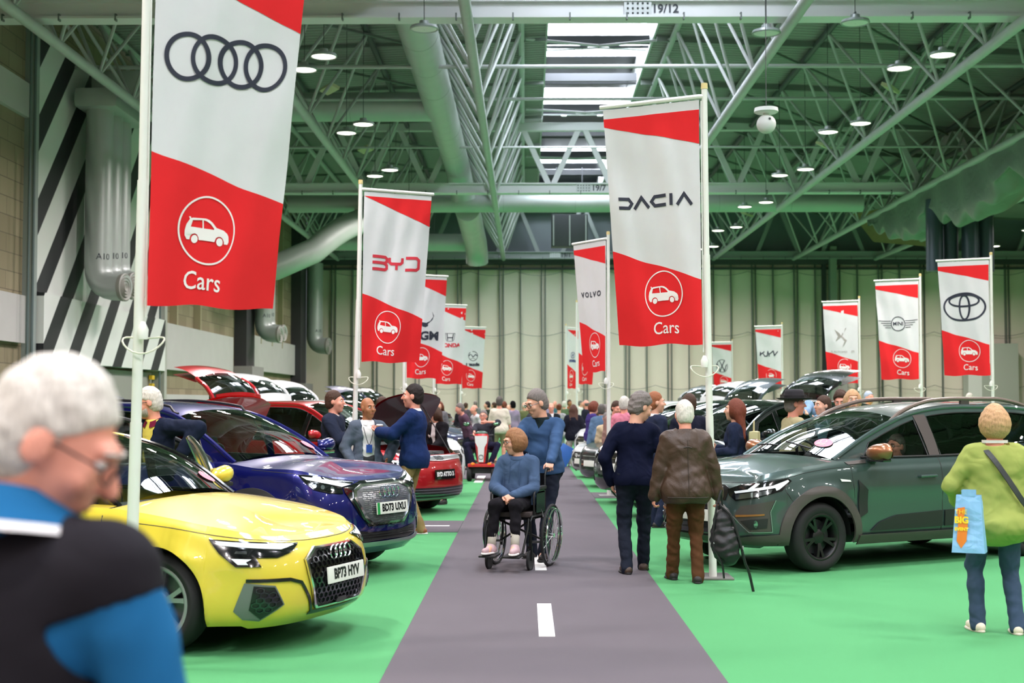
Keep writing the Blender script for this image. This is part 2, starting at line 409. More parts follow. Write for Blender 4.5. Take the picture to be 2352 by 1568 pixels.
# column, service box and door on far wall right
o = MB().box((16.1, YF-.5, 4.9), (.34, .5, 9.8)).build('steel_column', M('col_green', (150, 158, 148), .6)); tag(o, 'tall steel column standing against the end wall behind the right banners', 'column')
tag(MB().box((15.7, YF-.2, 5.6), (.2, .3, 6.6)).build('downpipe', M('pipe_dark', (52, 56, 60), .5)), 'dark downpipe beside the steel column on the end wall', 'pipe')
d = empty('door_1', (16.3, YF-.05, 0)); d['kind'] = 'structure'
MB().box((0, 0, 1.35), (1.3, .12, 2.75)).build('door_frame', M('doorfr', (178, 172, 168), .6), d)
for s in (-1, 1): MB().box((s*.31, -.08, 1.32), (.58, .05, 2.6)).build('door_leaf', M('doorleaf', (205, 198, 196), .6), d)
tag(MB().box((24.6, YF-.6, 2.35), (1.9, .9, 4.7)).build('grey_cabinet', M('cab_grey', (176, 178, 168), .6)), 'large grey service cabinet against the end wall behind the banner with three ovals', 'cabinet')
tag(MB().box((23.3, YF-.6, 2.5), (.7, .9, 5.0)).build('white_cabinet', M('cab_white', (226, 224, 220), .6)), 'tall white service cabinet against the end wall left of the grey one', 'cabinet')
# ply panel under the far right roof
mb = MB(); mb.add([(15.2, 66, 10.4), (19.6, 66, 11.2), (19.6, 66, 8.8), (16.2, 66, 9.1)], [(0, 1, 2, 3)]); mb.add([(15.2, 66.1, 10.4), (19.6, 66.1, 11.2), (19.6, 66.1, 8.8), (16.2, 66.1, 9.1)], [(3, 2, 1, 0)])
tag(mb.build('plywood_panel', M('ply', (160, 140, 104), .7, var=.15)), 'brown plywood panel fixed between the far roof trusses', 'panel')
# left wall: block work with bays, pale lower boards, striped bay
def block_mat():
    m = M('concrete_block', (152, 140, 114), .85); nt = m.node_tree; b = nt.nodes['Principled BSDF']
    tc = nt.nodes.new('ShaderNodeTexCoord'); mp = nt.nodes.new('ShaderNodeMapping'); mp.inputs['Rotation'].default_value = (PI/2, 0, PI/2)
    sp = nt.nodes.new('ShaderNodeSeparateXYZ'); cb = nt.nodes.new('ShaderNodeCombineXYZ')
    nt.links.new(tc.outputs['Object'], sp.inputs[0]); nt.links.new(sp.outputs['Y'], cb.inputs['X']); nt.links.new(sp.outputs['Z'], cb.inputs['Y'])
    br = nt.nodes.new('ShaderNodeTexBrick'); br.inputs['Scale'].default_value = 1; br.inputs['Brick Width'].default_value = .9; br.inputs['Row Height'].default_value = .42
    br.inputs['Mortar Size'].default_value = .012; br.inputs['Color1'].default_value = rgb((158, 146, 118)); br.inputs['Color2'].default_value = rgb((138, 126, 100)); br.inputs['Mortar'].default_value = rgb((112, 102, 84))
    nt.links.new(cb.outputs[0], br.inputs['Vector']); nt.links.new(br.outputs['Color'], b.inputs['Base Color'])
    return m
def stripe_mat(name, ph):
    m = M(name, (230, 230, 226), .6); nt = m.node_tree; b = nt.nodes['Principled BSDF']
    tc = nt.nodes.new('ShaderNodeTexCoord'); sp = nt.nodes.new('ShaderNodeSeparateXYZ'); nt.links.new(tc.outputs['Object'], sp.inputs[0])
    def mth(op, a, c):
        n = nt.nodes.new('ShaderNodeMath'); n.operation = op
        for i, q in enumerate((a, c)):
            if q is None: continue
            if isinstance(q, (int, float)): n.inputs[i].default_value = q
            else: nt.links.new(q, n.inputs[i])
        return n.outputs[0]
    # stripes lean: climbing towards the far end of the wall
    u = mth('ADD', mth('MULTIPLY', sp.outputs['Y'], .50), mth('MULTIPLY', sp.outputs['Z'], -.50)); u = mth('ADD', u, ph)
    fr = mth('FRACT', u, None); k = mth('GREATER_THAN', fr, .56)
    mx = nt.nodes.new('ShaderNodeMix'); mx.data_type = 'RGBA'; mx.inputs['A'].default_value = rgb((228, 230, 226)); mx.inputs['B'].default_value = rgb((34, 34, 38))
    nt.links.new(k, mx.inputs['Factor']); nt.links.new(mx.outputs['Result'], b.inputs['Base Color']); return m
blk = block_mat(); pale = M('pale_board', (196, 192, 190), .7, var=.06, vscale=1.5); darkp = M('dark_pier', (56, 54, 58), .6)
tag(MB().box((XL-.3, (YB+YF)/2, 6.3), (.3, YF-YB, 12.8)).build('wall_left', blk), kind='structure')
def on_wall(name, y0, y1, z0, z1, t, m, kind='structure', label=None, cat=None, group=None):
    o = MB().box((XL-.15+t/2, (y0+y1)/2, (z0+z1)/2), (t, y1-y0, z1-z0)).build(name, m)
    return tag(o, label, cat, group, kind)
on_wall('trim_4', 22, 33.0, 8.3, 9.1, .12, pale)
on_wall('trim_5', 22, 32.8, 3.0, 4.1, .16, pale)
on_wall('striped_wall_board', 33.3, 44.6, 4.25, 10.6, .22, stripe_mat('stripes_upper', .1), None, 'large wall board with diagonal black and white stripes behind the grey air ducts', 'wall board')
on_wall('striped_wall_board', 33.3, 44.6, 2.62, 4.22, .42, stripe_mat('stripes_lower', .42), None, 'low board with offset diagonal black and white stripes above the loading opening', 'wall board')
on_wall('trim_6', 33.0, 33.25, 0, 11.5, .26, M('edge_trim', (150, 160, 156), .5))
on_wall('trim_7', 44.6, 44.9, 0, 11.5, .4, M('edge_trim2', (176, 176, 168), .5))
on_wall('trim_8', 45, 56.0, 2.7, 4.2, .22, pale); on_wall('trim_9', 45, 54.5, 0, 1.9, .18, pale)
on_wall('trim_10', 60.0, 72.0, 3.0, 4.5, .22, pale); on_wall('trim_11', 57, 74.8, 0, 1.6, .18, pale)
for yy, zb, t in ((57.2, 3.1, .5), (71.0, 2.6, .5)):
    on_wall('wall_pier', yy, yy+1.7, zb, 11.4, t, darkp, None, 'dark steel pier set into the block wall %s' % ('below the large banner with linked rings' if yy < 60 else 'near the far corner of the hall'), 'pier')
    on_wall('pier_plinth', yy-.3, yy+2.2, 0, zb, .8, M('plinth', (150, 144, 144), .7), None, 'grey plinth under the dark wall pier %s' % ('left of the raised red tailgate' if yy < 60 else 'near the far corner'), 'plinth')
for yy in (46.8, 50.2, 61.8, 64.5, 67.2): on_wall('trim_12', yy, yy+.14, 4.2, 10.5, .24, M('mortar_line', (172, 160, 130), .7))
on_wall('door_2', 35, 43.9, 0, 2.55, .18, M('roller_door', (150, 150, 142), .7))
mb = MB()
for i in range(10): mb.box((XL+.12, 43.6, .15+i*.25), (.1, .3, .13))
tag(mb.build('hazard_post', M('hazard_yellow', (214, 176, 30), .5)), 'yellow and black hazard post at the edge of the loading opening', 'post')
tag(MB().box((XR+.2, (YB+YF)/2, 6), (.3, YF-YB, 12)).build('wall_right', blk), kind='structure')
tag(MB().box(((XL+XR)/2, YB-.2, 6), (XR-XL, .3, 12.6)).build('wall_front', cream), kind='structure')
# pipes up the left wall
for yy, r in ((32.7, .035), (32.4, .03), (44.2, .03)):
    tag(MB().tube([(XL+.2, yy, 0), (XL+.2, yy, 11)], r, 8).build('wall_conduit', M('conduit', (96, 112, 112), .5)), 'thin vertical conduit beside the striped wall board', 'pipe', 'conduits by the striped wall')
# ---------------------------------------------------------------- ducts
ductm = M('galvanised_duct', (186, 192, 188), .42, metal=.35, var=.08, vscale=2)
def duct(name, pts, r, label, parent=None, n=24, seams=True):
    mb = MB(); mb.tube(pts, r, n)
    o = mb.build(name, ductm, parent)
    if label: tag(o, label, 'air duct')
    if seams and not parent:
        sm = MB(); P = [Vector(p) for p in pts]
        for a, b in zip(P, P[1:]):
            L = (b-a).length; k = max(1, int(L/2.6)); d = (b-a).normalized()
            for i in range(1, k):
                c = a+d*(L*i/k); sm.tube([c-d*.012, c+d*.012], r+.004, n)
        if sm.v: sm.build('duct_seams', M('seam', (168, 174, 170), .45, metal=.35), o)
    return o
def arc3(a, b, c, n=7):
    a, b, c = Vector(a), Vector(b), Vector(c); return [a*(1-t)**2+b*2*t*(1-t)+c*t*t for t in lins(0, 1, n)]
duct('air_duct', [(-2.56, 20, 10.5), (-2.56, 42, 10.5), (-2.56, 52.0, 10.5)]+arc3((-2.56, 52.5, 10.5), (-2.56, 54.6, 10.5), (-2.4, 54.8, 9.5)), .47, 'long round duct running away overhead just left of the V truss')
duct('air_duct', [(XL+1, 42.6, 10.55), (-2.6, 42.6, 10.55)], .44, 'round duct crossing from the left wall into the long overhead duct')
duct('air_duct', [(-9.3, 55.6, 9.46), (13.2, 55.6, 9.46)], .37, 'long round duct crossing the whole hall behind the middle cross truss')
duct('air_duct', [(-2.3, 56, 9.3), (-2.25, 62, 8.9)]+arc3((-2.25, 62, 8.9), (-2.2, 64.3, 8.8), (-2.2, 64.5, 8.0)), .5, 'short round duct end hanging beyond the cross duct')
duct('air_duct', [(-9.5, 64, 8.9), (-2.2, 64.5, 8.9)], .4, 'round duct crossing low on the left beyond the middle truss')
duct('air_duct', [(-5.6, 54.6, 8.75)]+arc3((-6.0, 54.6, 8.7), (-7.0, 54.3, 8.5), (-8.0, 53.7, 7.4))+[(-9.4, 53.2, 6.7), (XL+.6, 53.1, 6.6)], .48, 'fat grey duct bending down towards the left wall behind the white banner')
tag(MB().box((-5.9, 55.0, 8.75), (1.4, .9, .8)).build('duct_box', ductm), 'square duct box joining the bent duct to the cross duct', 'duct box')
def nozzle_bank(y, n, ztop, zbot, label, r=.34, gap=.82):
    root = empty('duct_bank', (XL+.75, y, 0), label=label, cat='air duct')
    for i in range(n):
        dy = i*gap; zz = zbot+.1*i
        p = [(0, dy, ztop), (0, dy, zz+.55)]+arc3((0, dy, zz+.55), (.0, dy, zz+.05), (.42, dy-.1, zz))[1:]+[(.75, dy-.2, zz-.02)]
        o = duct('vertical_duct', p, r, None, root)
        M4 = Matrix.Translation((.76, dy-.2, zz-.02)) @ Matrix.Rotation(PI/2, 4, 'Y') @ Matrix.Rotation(.2, 4, 'X')
        mb = MB(); mb.lathe([(r*1.02, -.1), (r*1.05, 0), (r*.95, .02), (r*.8, -.02), (r*.72, .03), (r*.58, -.02), (r*.5, .03), (r*.36, -.02), (r*.28, .03), (r*.12, .0), (.005, .0)], 20, M4)
        mb.build('nozzle', M('nozzle_grey', (150, 148, 140), .5), o)
        if i < 3: lay(text2d('A10', .22, dy, zz+.75, .002), lambda a, b, d: (r*math.cos((a-dy)/r-.9)+0, dy+r*math.sin((a-dy)/r-.9), b), .1, 0, 'duct_number', M('dark_ink', (52, 56, 66), .6), o, False)
    return root
nb = nozzle_bank(35.9, 3, 9.2, 4.55, 'bank of three tall grey air ducts with curved nozzles on the striped wall')
MB().box((.05, .9, 9.3), (1.1, 3.0, .5), bev=.15).build('plenum', ductm, nb)
MB().box((.3, .9, 9.8), (1.3, 1.2, .8), bev=.15).build('duct_neck', ductm, nb)
nozzle_bank(58.6, 2, 9.4, 4.45, 'pair of grey air ducts with curved nozzles showing below the large banner', gap=.9)
nozzle_bank(73.0, 1, 8.8, 4.55, 'grey air duct with curved nozzle in the far corner of the hall', r=.42)
tag(MB().box((-9.3, 44, 9.3), (.9, 3.4, .18)).box((-9.3, 44, 9.15), (.1, 3.2, .12)).build('radiant_heater', steeld), 'dark radiant heater panel hanging behind the large banner at upper left', 'heater')
# heater unit under skylight
hu = empty('heater_unit', (2.05, 66, 0), label='dark box shaped heater unit hanging under the far end of the skylight', cat='heater')
MB().tube([(-.6, 0, 10.3), (-.6, 0, 12.6)], .03, 6).tube([(.6, 0, 10.3), (.6, 0, 12.6)], .03, 6).build('hanging_rods', steeld, hu); MB().box((0, 0, 9.6), (1.7, .8, 1.5), bev=.03).build('casing', steeld, hu); MB().box((.0, -.42, 9.6), (.06, .06, 1.4)).box((-.75, -.42, 9.6), (.06, .06, 1.4)).box((.75, -.42, 9.6), (.06, .06, 1.4)).build('frame', steel, hu)
# right: dark ducts and tarpaulin
dd = M('dark_duct', (62, 76, 88), .4, metal=.3)
root = empty('duct_bank', (15.0, 49.5, -.7), label='cluster of dark blue grey ducts with angled nozzles hanging under the tarpaulin', cat='air duct')
for i in range(4):
    x = -.75+i*.62; dy = .3*(i % 2)
    o = MB().tube([(x, dy, 9.4), (x, dy, 6.9)], .29, 20).build('vertical_duct', dd, root)
    s = -1 if i < 2 else 1
    if i != 2: MB().tube([(x, dy, 6.9)]+arc3((x, dy, 6.9), (x, dy, 6.35), (x+s*.5, dy-.2, 6.2))+[(x+s*.95, dy-.3, 6.1-.1*i)], [.29]+[.3]*7+[.3], 20).build('nozzle', dd, o)
lay(text2d('N20', .22, 0, 0, .003), lambda a, b, d: (-.13+a, -.31, 7.2+b), 9, 0, 'duct_number', whitep, root, False)
def tarp(u, v):
    y = 33+25*u; n = 3.0; tie = abs(math.sin(u*n*PI))**.55      # tied up to the truss at n+1 points
    prof_ = math.sin(v*PI)**.8; sag = (1.0+1.15*tie)*min(1, 3.2*u+.35)*(1.0 if u < .72 else 1-(u-.72)*1.6)
    fan = .16*math.sin(math.atan2(((u*n) % 1)-.5, .35+v)*22+3*v)*(1-.6*v)*prof_
    x = 14.1-1.3*math.sin(v*PI)+v*3.4+.05*math.sin(u*60+v*8)
    return (x, y+.25*fan, 9.18-sag*prof_+v*.9+fan+.05*math.sin(u*90-v*17)*prof_)
o = MB().grid(tarp, lins(0, 1, 150), lins(0, 1, 40)).build('tarpaulin', M('tarp', (122, 134, 124), .4, bump=.4, bscale=9, folds=1, fscale=2.2), smooth=True)
tag(o, 'sagging dark green tarpaulin slung under the roof truss at upper right', 'tarpaulin')
# ---------------------------------------------------------------- lamps
lampm = M('lamp_glow', (255, 244, 226), .4, emit=14); housing = M('lamp_housing', (170, 176, 176), .4, metal=.4)
LD = bpy.data.lights.new('high_bay', 'AREA'); LD.shape = 'DISK'; LD.size = .42; LD.energy = LAMP_W; LD.color = (1, .90, .90); LD.spread = R(160)
def lamp(x, y, z, lab, grp, on=True):
    r = empty('high_bay_lamp', (x, y, z), label=lab, cat='lamp', group=grp)
    MB().lathe([(.01, .16), (.09, .16), (.1, .07), (.27, .05), (.29, .0), (.27, -.02), (.25, .0)], 20).build('lamp_housing', housing, r)
    MB().lathe([(.255, 0), (.2, -.015), (.01, -.02)], 20).build('diffuser', lampm if on else whitep, r)
    MB().tube([(0, 0, .16), (0, 0, roof_z(x)-z+.02)], .008, 4).build('hanging_cord', steeld, r)
    if on:
        l = bpy.data.objects.new('lamp_light', LD); col.objects.link(l); l.parent = r; l.location = (0, 0, -.05)
for x, lab, grp in ((-4.6, 'lit round lamp in the paired row hanging over the left hand stands', 'left row of high bay lamps'), (8.56, 'lit round lamp in the paired row hanging over the right hand stands', 'right row of high bay lamps'), (21.8, 'lit round lamp of the added row nearest the right wall', 'added far right row of high bay lamps')):  # far right row is added for its light, spaced like the other two
    for k in range(-7, 6):
        yc = 30.6+7.4*k
        if yc < YB+1: continue
        for dx, dy in ((-.25, .6), (.25, -.6)): lamp(x+dx*1.2, yc+dy, 9.0, lab, grp)
lamp(-5.4, 30.9, 9.85, 'unlit round lamp hanging above the left end of the cross duct', None, False)
lamp(-2.0, 27.8, 9.0, 'small unlit disc lamp hanging below the 19/12 beam beside the long duct', None, False)
lamp(4.75, 27.8, 8.9, 'small unlit disc lamp hanging below the 19/12 beam beside the pale truss chord', None, False)
lamp(6.5, 27.8, 9.1, 'small unlit disc lamp hanging below the 19/12 beam at upper right', None, False)
for (px, py, Y, a) in ((757, 204, 40, .5), (840, 343, 50, .5), (2045, 202, 38, -.5), (1892, 334, 46, -.5), (1716, 492, 62, -.5)):
    p = at(px, py, Y); r = empty('strip_light', p, a, 'slim cream strip light fitting tilted beside the %s row of lamps' % ('left' if px < 1000 else 'right'), 'light fitting', 'cream strip fittings')
    MB().box((0, 0, 0), (.28, .9, .09), Matrix.Rotation(.4, 3, 'Y')).build('body', M('cream_fit', (214, 210, 170), .5), r)
# hanging white ball with cap
p = at(1760, 285, 22); b = empty('ball_speaker', p, label='white ball speaker hanging under a round cap at upper right', cat='speaker')
MB().ball((0, 0, 0), .15, 24, 16).build('ball', whitep, b); MB().lathe([(.01, .26), (.18, .25), (.19, .19), (.16, .17), (.05, .17), (.04, .14)], 24).build('cap', whitep, b)
MB().tube([(0, 0, .26), (0, 0, 6.0)], .006, 4).build('wire', steeld, b); MB().ball((.03, -.145, .06), .02, 8, 6).build('lens', steeld, b)
# ================================================================ banners
red = cloth('banner_red', (226, 44, 48), .03, .12, 3); wht = cloth('banner_white', (216, 216, 218), .03, .12, 3); inkm = M('banner_ink', (38, 42, 58), .7)
inkr = M('banner_ink_red', (206, 44, 62), .7); inkw = M('banner_print_white', (238, 232, 230), .7); inkg = M('banner_ink_grey', (150, 146, 140), .6); inkb = M('banner_ink_blue', (20, 50, 120), .6)
polem = M('white_pole', (232, 232, 226), .4)
def T(dx, dy, loops): return [[(p[0]+dx, p[1]+dy) for p in L] for L in loops]
def S(k, loops): return [[(p[0]*k, p[1]*k) for p in L] for L in loops]
CAR = [(-.5, -.11), (-.5, -.02), (-.47, .09), (-.40, .19), (-.42, .235), (-.385, .235), (-.375, .205), (-.34, .215), (-.05, .215), (.03, .20), (.11, .155), (.20, .075), (.36, .05), (.45, .0), (.485, -.05), (.5, -.15), (.475, -.20), (.39, -.20),
       (.385, -.155), (.35, -.10), (.30, -.075), (.25, -.08), (.20, -.11), (.175, -.17), (.17, -.19), (-.19, -.19), (-.2, -.14), (-.235, -.09), (-.29, -.07), (-.35, -.085), (-.385, -.12), (-.40, -.185), (-.46, -.18)]
CAR_W1 = [(-.38, .05), (-.34, .17), (-.13, .18), (-.115, .03)]; CAR_W2 = [(-.085, .03), (-.10, .18), (-.03, .17), (.06, .13), (.15, .05), (.14, .03)]
def icon(x, y, r):
    k = r*1.62
    return [fill2d(ring(x, y, r, r*.055, 56)), fill2d(T(x, y, S(k, [CAR, CAR_W1, CAR_W2]))), fill2d([circ(x-.29*k, y-.175*k, .075*k, 24)]), fill2d([circ(x+.285*k, y-.175*k, .075*k, 24)])]
def st(x, y, k, pts, w, closed=False): return fill2d(T(x, y, S(k, stroke(pts, w, closed))))
def logo(kind):
    """list of (shape, material) in banner coordinates: x from -.5 to .5, y in metres down from 0 (top)"""
    g = []; I = inkm
    if kind == 'rings':
        for i in range(4): g.append((fill2d(ring(-.225+i*.15, 0, .12, .026, 48)), I))
    elif kind == 'byd':
        k = .68; w = .06
        g += [(st(-.22, 0, k, [(-.2, .12), (.08, .12), (.12, .09), (.12, .04), (.08, .0), (-.2, .0)], w), inkr), (st(-.22, 0, k, [(.06, 0), (.12, -.04), (.12, -.10), (.08, -.13), (-.2, -.13)], w), inkr),
              (st(.02, 0, k, [(-.17, .12), (-.17, .03), (-.13, 0), (.0, 0)], w), inkr), (st(.02, 0, k, [(.13, .12), (.13, .03), (.09, 0), (.0, 0), (0, -.12)], w), inkr),
              (st(.27, 0, k, [(-.16, .12), (.10, .12), (.15, .08), (.15, -.08), (.10, -.12), (-.16, -.12)], w), inkr)]
    elif kind == 'dacia':
        k = .62; w = .052
        g += [(st(-.32, 0, k, [(-.12, .07), (.07, .07), (.125, 0), (.07, -.07), (-.12, -.07)], w), I), (st(-.135, 0, k, [(-.13, -.09), (0, .08), (.13, -.09)], w), I),
              (st(.05, 0, k, [(.13, .07), (-.06, .07), (-.12, 0), (-.06, -.07), (.13, -.07)], w), I), (st(.185, 0, k, [(0, .09), (0, -.09)], w), I), (st(.33, 0, k, [(-.13, -.09), (0, .08), (.13, -.09)], w), I)]
    elif kind == 'kgm':
        g += [(fill2d([[(-.16, -.06), (-.05, -.10), (.05, -.08), (.18, .02), (.22, .12), (.16, .22), (.20, .10), (.12, .0), (.02, -.04), (-.10, -.02)]]), I), (fill2d([[(.0, -.14), (.06, -.12), (.08, -.08), (-.1, -.06), (-.08, -.12)]]), I),
              (fill2d([[(-.30, .2), (-.22, .02), (-.1, -.04), (-.2, .08)]]), I), (text2d('KGM', .26, 0, -.34, .012, 1.3), I)]
    elif kind == 'honda':
        g += [(fill2d([[(-.17, .20), (.17, .20), (.15, .02), (.11, -.04), (-.11, -.04), (-.15, .02)], [(-.155, .188), (.155, .188), (.138, .03), (.10, -.028), (-.10, -.028), (-.138, .03)]]), I),
              (st(0, .08, 1, [(-.11, .10), (-.08, -.09)], .03), I), (st(0, .08, 1, [(.11, .10), (.08, -.09)], .03), I), (st(0, .08, 1, [(-.09, -.01), (.09, -.01)], .03), I), (text2d('HONDA', .155, 0, -.16, .008, 1.25), inkr)]
    elif kind == 'mazda':
        g += [(fill2d(ring(0, .05, .19, .02, 40, .16)), I), (st(0, .05, 1, [(-.18, .0), (-.1, .06), (0, -.03), (.1, .06), (.18, .0)], .03), I), (st(0, .05, 1, [(-.12, -.12), (0, -.06), (.12, -.12)], .012), I), (text2d('mazda', .15, 0, -.24, .01, 1.5), I)]
    elif kind == 'hyundai':
        g += [(fill2d(ring(0, .08, .19, .02, 40, .115)), inkb), (st(0, .08, 1, [(-.1, -.08), (-.03, .09)], .035), inkb), (st(0, .08, 1, [(.03, -.09), (.1, .08)], .035), inkb), (st(0, .08, 1, [(-.07, -.02), (.07, .02)], .03), inkb), (text2d('HYUNDAI', .125, 0, -.14, .01, 1.15), inkb)]
    elif kind == 'volvo': g.append((text2d('VOLVO', .13, 0, 0, .004, 1.25, spacing=1.45), I))
    elif kind == 'plain': g.append((text2d('DA', .12, 0, 0, .0, 1.4, spacing=1.6), I))
    elif kind == 'vw':
        g += [(fill2d(ring(0, 0, .235, .022, 48)), I), (st(0, 0, 1, [(-.1, .195), (0, .0), (.1, .195)], .036), I), (st(0, 0, 1, [(-.205, .09), (-.09, -.19), (0, .0), (.09, -.19), (.205, .09)], .036), I)]
    elif kind == 'kia':
        w = .034
        g += [(st(0, 0, 1, [(-.30, -.07), (-.28, .06)], w), I), (st(0, 0, 1, [(-.285, -.02), (-.14, .07)], w), I), (st(0, 0, 1, [(-.2, .03), (-.14, -.07), (-.06, -.07), (-.03, .08)], w), I), (st(0, 0, 1, [(-.03, .08), (.01, -.07), (.06, -.07)], w), I), (st(0, 0, 1, [(.0, -.03), (.14, .07), (.18, -.06), (.30, .07)], w), I)]
    elif kind == 'ds':
        g += [(fill2d([[(-.2, .22), (-.06, .12), (.0, .04), (.1, .22), (.17, .26), (.08, .1), (.03, .03), (.13, -.06), (.18, -.1), (.02, -.28), (.1, -.12), (.02, -.02), (-.02, .0), (-.12, -.08), (-.18, -.12), (-.1, .02)]]), inkg),
              (text2d('DS AUTOMOBILES', .075, 0, -.42, 0, 1.3), inkg)]
    elif kind == 'mini':
        g += [(fill2d(ring(0, 0, .155, .016, 48)), I), (text2d('MINI', .115, 0, 0, .002, 1.0), I)]
        for sgn in (-1, 1):
            for i, (a, b) in enumerate(((.46, .07), (.40, .02), (.35, -.03), (.30, -.08))): g.append((st(0, 0, 1, [(sgn*.165, b), (sgn*a, b+.015)], .013), I))
    elif kind == 'toyota':
        g += [(fill2d(ring(0, 0, .37, .035, 56, .235)), I), (fill2d(ring(0, -.01, .085, .034, 40, .21)), I), (fill2d(ring(0, .11, .26, .034, 48, .10)), I)]
    return g
def banner(px, ypole, kind, label, side, ang=29, wid=1.0, logo_y=.95, twist=6, ztop=4.5, base=True, lean=0, sag=.0, zb=2.21, ls=1.0, yaw_all=0, redtop=True, skew=.09, yl=.60, yr=.735):
    """side +1: cloth to the right of the pole, -1: to the left"""
    foot = at(px, 925, ypole)
    x0 = foot.x; y0 = ypole
    root = empty('banner_flag', (x0, y0, 0), label=label, cat='banner')
    mb = MB(); mb.tube([(-lean*.9, 0, 0), (-lean*.5, 0, 1.5)], .036, 14); mb.tube([(-lean*.5, 0, 1.5), (-lean*.2, 0, 3.0)], .032, 14); mb.tube([(-lean*.2, 0, 3.0), (0, 0, ztop+.06)], .027, 14); mb.build('pole', polem, root)
    MB().lathe([(.001, .06), (.03, .055), (.032, .0), (.0, 0)], 12, Matrix.Translation((0, 0, ztop+.06))).build('pole_cap', M('cap_cream', (222, 200, 140), .5), root)
    if base: MB().box((-lean, .08, .010), (.34, .46, .016), bev=.006).build('base_plate', M('base_plate', (120, 118, 114), .4), root)
    H = ztop-zb; a = R(ang)
    def srf(u, h, off):
        # u 0..wid from pole, h metres down from top
        f = h/H; an = a+R(twist)*f
        x = .05+u*math.cos(an); yb = u*math.sin(an); fold = .028*(.3+f)*math.sin(u*9+f*4+px)+.012*math.sin(u*21+f*9+px)+.01*math.sin(f*17+u*4)*(u/wid)
        x -= skew*f*(u/wid)
        nx, ny = math.sin(an), -math.cos(an)
        sg = sag*(u/wid)
        z = ztop-.04-h-sg-.012*f*math.sin(u*10+px)
        return (side*(x+nx*off)-lean*.25*f, yb+ny*(off)+fold*min(1, 6*f+.1), z)
    def place(q):   # coordinates with x in [-.5,.5] left to right as read
        return q
    def sf(sx, sy, off):   # sx: -wid/2..wid/2 reading direction, sy: down negative
        u = (sx+wid/2) if side > 0 else (wid/2-sx)
        return srf(u, -sy, off)
    W2 = wid/2; t1 = .16 if True else 0
    # bands: white sleeve, red wedge, white field, red foot
    yl = -(H*yl); yr = -(H*yr)
    if side > 0: wedge = [(-W2, -.045), (W2, -.09), (W2, -.41)]
    else: wedge = [(-W2, -.05), (W2, -.05), (W2, -.41), (-W2, -.14)]
    wl = -.09 if side > 0 else -.14
    foot_ = [(-W2, yl), (W2, yr), (W2, -H), (-W2, -H)]
    if side > 0: field = [(-W2, 0), (W2, 0), (W2, yr), (-W2, yl)]
    else: field = [(-W2, 0), (W2, 0), (W2, yr), (-W2, yl)]
    ww = wedge if side > 0 else [(-W2, -.09), (W2, -.09), (W2, -.41), (-W2, -.17)]
    stp = .06 if ypole < 35 else .15
    fl = lay(fill2d([field]), sf, stp, 0, 'white_field', wht, root)
    lay(fill2d([ww if side < 0 else [(-W2, -.06), (W2, -.06), (W2, -.42)]]), sf, stp, 0, 'red_wedge', red, root, dz=.003)
    lay(fill2d([foot_]), sf, stp, 0, 'red_foot', red, root)
    # graphics
    GL = {}
    for g, m in logo(kind):
        v, f = g; v = [(x*ls+.0, y*ls-logo_y) for x, y in v]; GL.setdefault(m.name, []).append((v, f))
    for mn, gs in GL.items(): 
        for q in gs: lay(q, sf, stp, 0, 'emblem', MATS[mn], root, dz=.006)
    ix = -.08 if side > 0 else .07; iy = -(H-.48)
    for q in icon(ix, iy, .215): lay(q, sf, stp, 0, 'car_symbol', inkw, root, dz=.006)
    lay(text2d('Cars', .165, ix-.02*side, -(H-.15), .001, 1.0), sf, stp, 0, 'cars_lettering', inkw, root, dz=.006)
    # top arm and tether
    p0 = Vector(sf(-W2 if side > 0 else W2, 0, .0)); p1 = Vector(sf(W2 if side > 0 else -W2, 0, 0))
    mb = MB(); mb.tube([Vector((0, 0, ztop-.01)), p0+Vector((0, 0, .03)), p1+(p1-p0).normalized()*.03+Vector((0, 0, .03))], .022, 8); mb.build('top_arm', polem, root)
    mb = MB(); mb.tube([(side*.045-lean*.2, -.005, ztop-.05), (side*.05-lean*.45, -.005, zb-.12)], .006, 5); mb.build('halyard', polem, root)
    mb = MB(); c = Vector((side*.045-lean*.5, -.02, zb-.28)); mb.tube([c+Vector((.13*math.cos(t), .05*math.sin(t), .05*math.sin(t)+.02*math.cos(2*t))) for t in lins(0, 2*PI, 20)[:-1]], .006, 5, closed=True); mb.build('tether_loop', M('tether', (214, 214, 196), .3), root)
    MB().lathe([(.001, -.06), (.03, -.06), (.035, .0), (.012, .05), (.001, .05)], 10, Matrix.Translation((side*.05-lean*.5, -.05, zb-.2))).build('weight', polem, root)
    return root
banner(328, 8.76, 'rings', 'largest white and red banner, printed with four linked dark rings, beside the yellow car', 1, lean=.08, logo_y=.66, ls=1.2, skew=.16, yl=.57, yr=.69, zb=2.27)
banner(826, 19.0, 'byd', 'white and red banner with three red capital letters left of the walkway', 1, lean=.12)
banner(1622, 13.25, 'dacia', 'tall banner with five angular dark letters above the green estate car', -1, lean=-.06, logo_y=.92)
banner(928, 31.7, 'kgm', 'banner half hidden behind the red lettered banner, with dark horn emblem', 1, logo_y=1.0)
banner(996, 41.3, 'honda', 'banner with a square H badge over small red lettering', 1, logo_y=1.0)
banner(1058, 53.6, 'mazda', 'farthest left hand banner with a dark oval winged emblem', 1, logo_y=1.12, ls=1.1)
banner(1300, 54, 'hyundai', 'small distant banner with slanted blue H oval right of the walkway', 1, ang=58, logo_y=1.1)
banner(1325, 41.5, 'plain', 'thin banner mostly hidden behind the banner with spaced serif letters', 1, ang=52, logo_y=.95)
banner(1398, 24.8, 'volvo', 'narrow turned banner with small spaced dark serif letters over the crowd', -1, ang=58, logo_y=.92)
banner(1683, 67, 'vw', 'distant banner with a round V over W emblem low behind the black cars', -1, logo_y=1.1, ls=1.25)
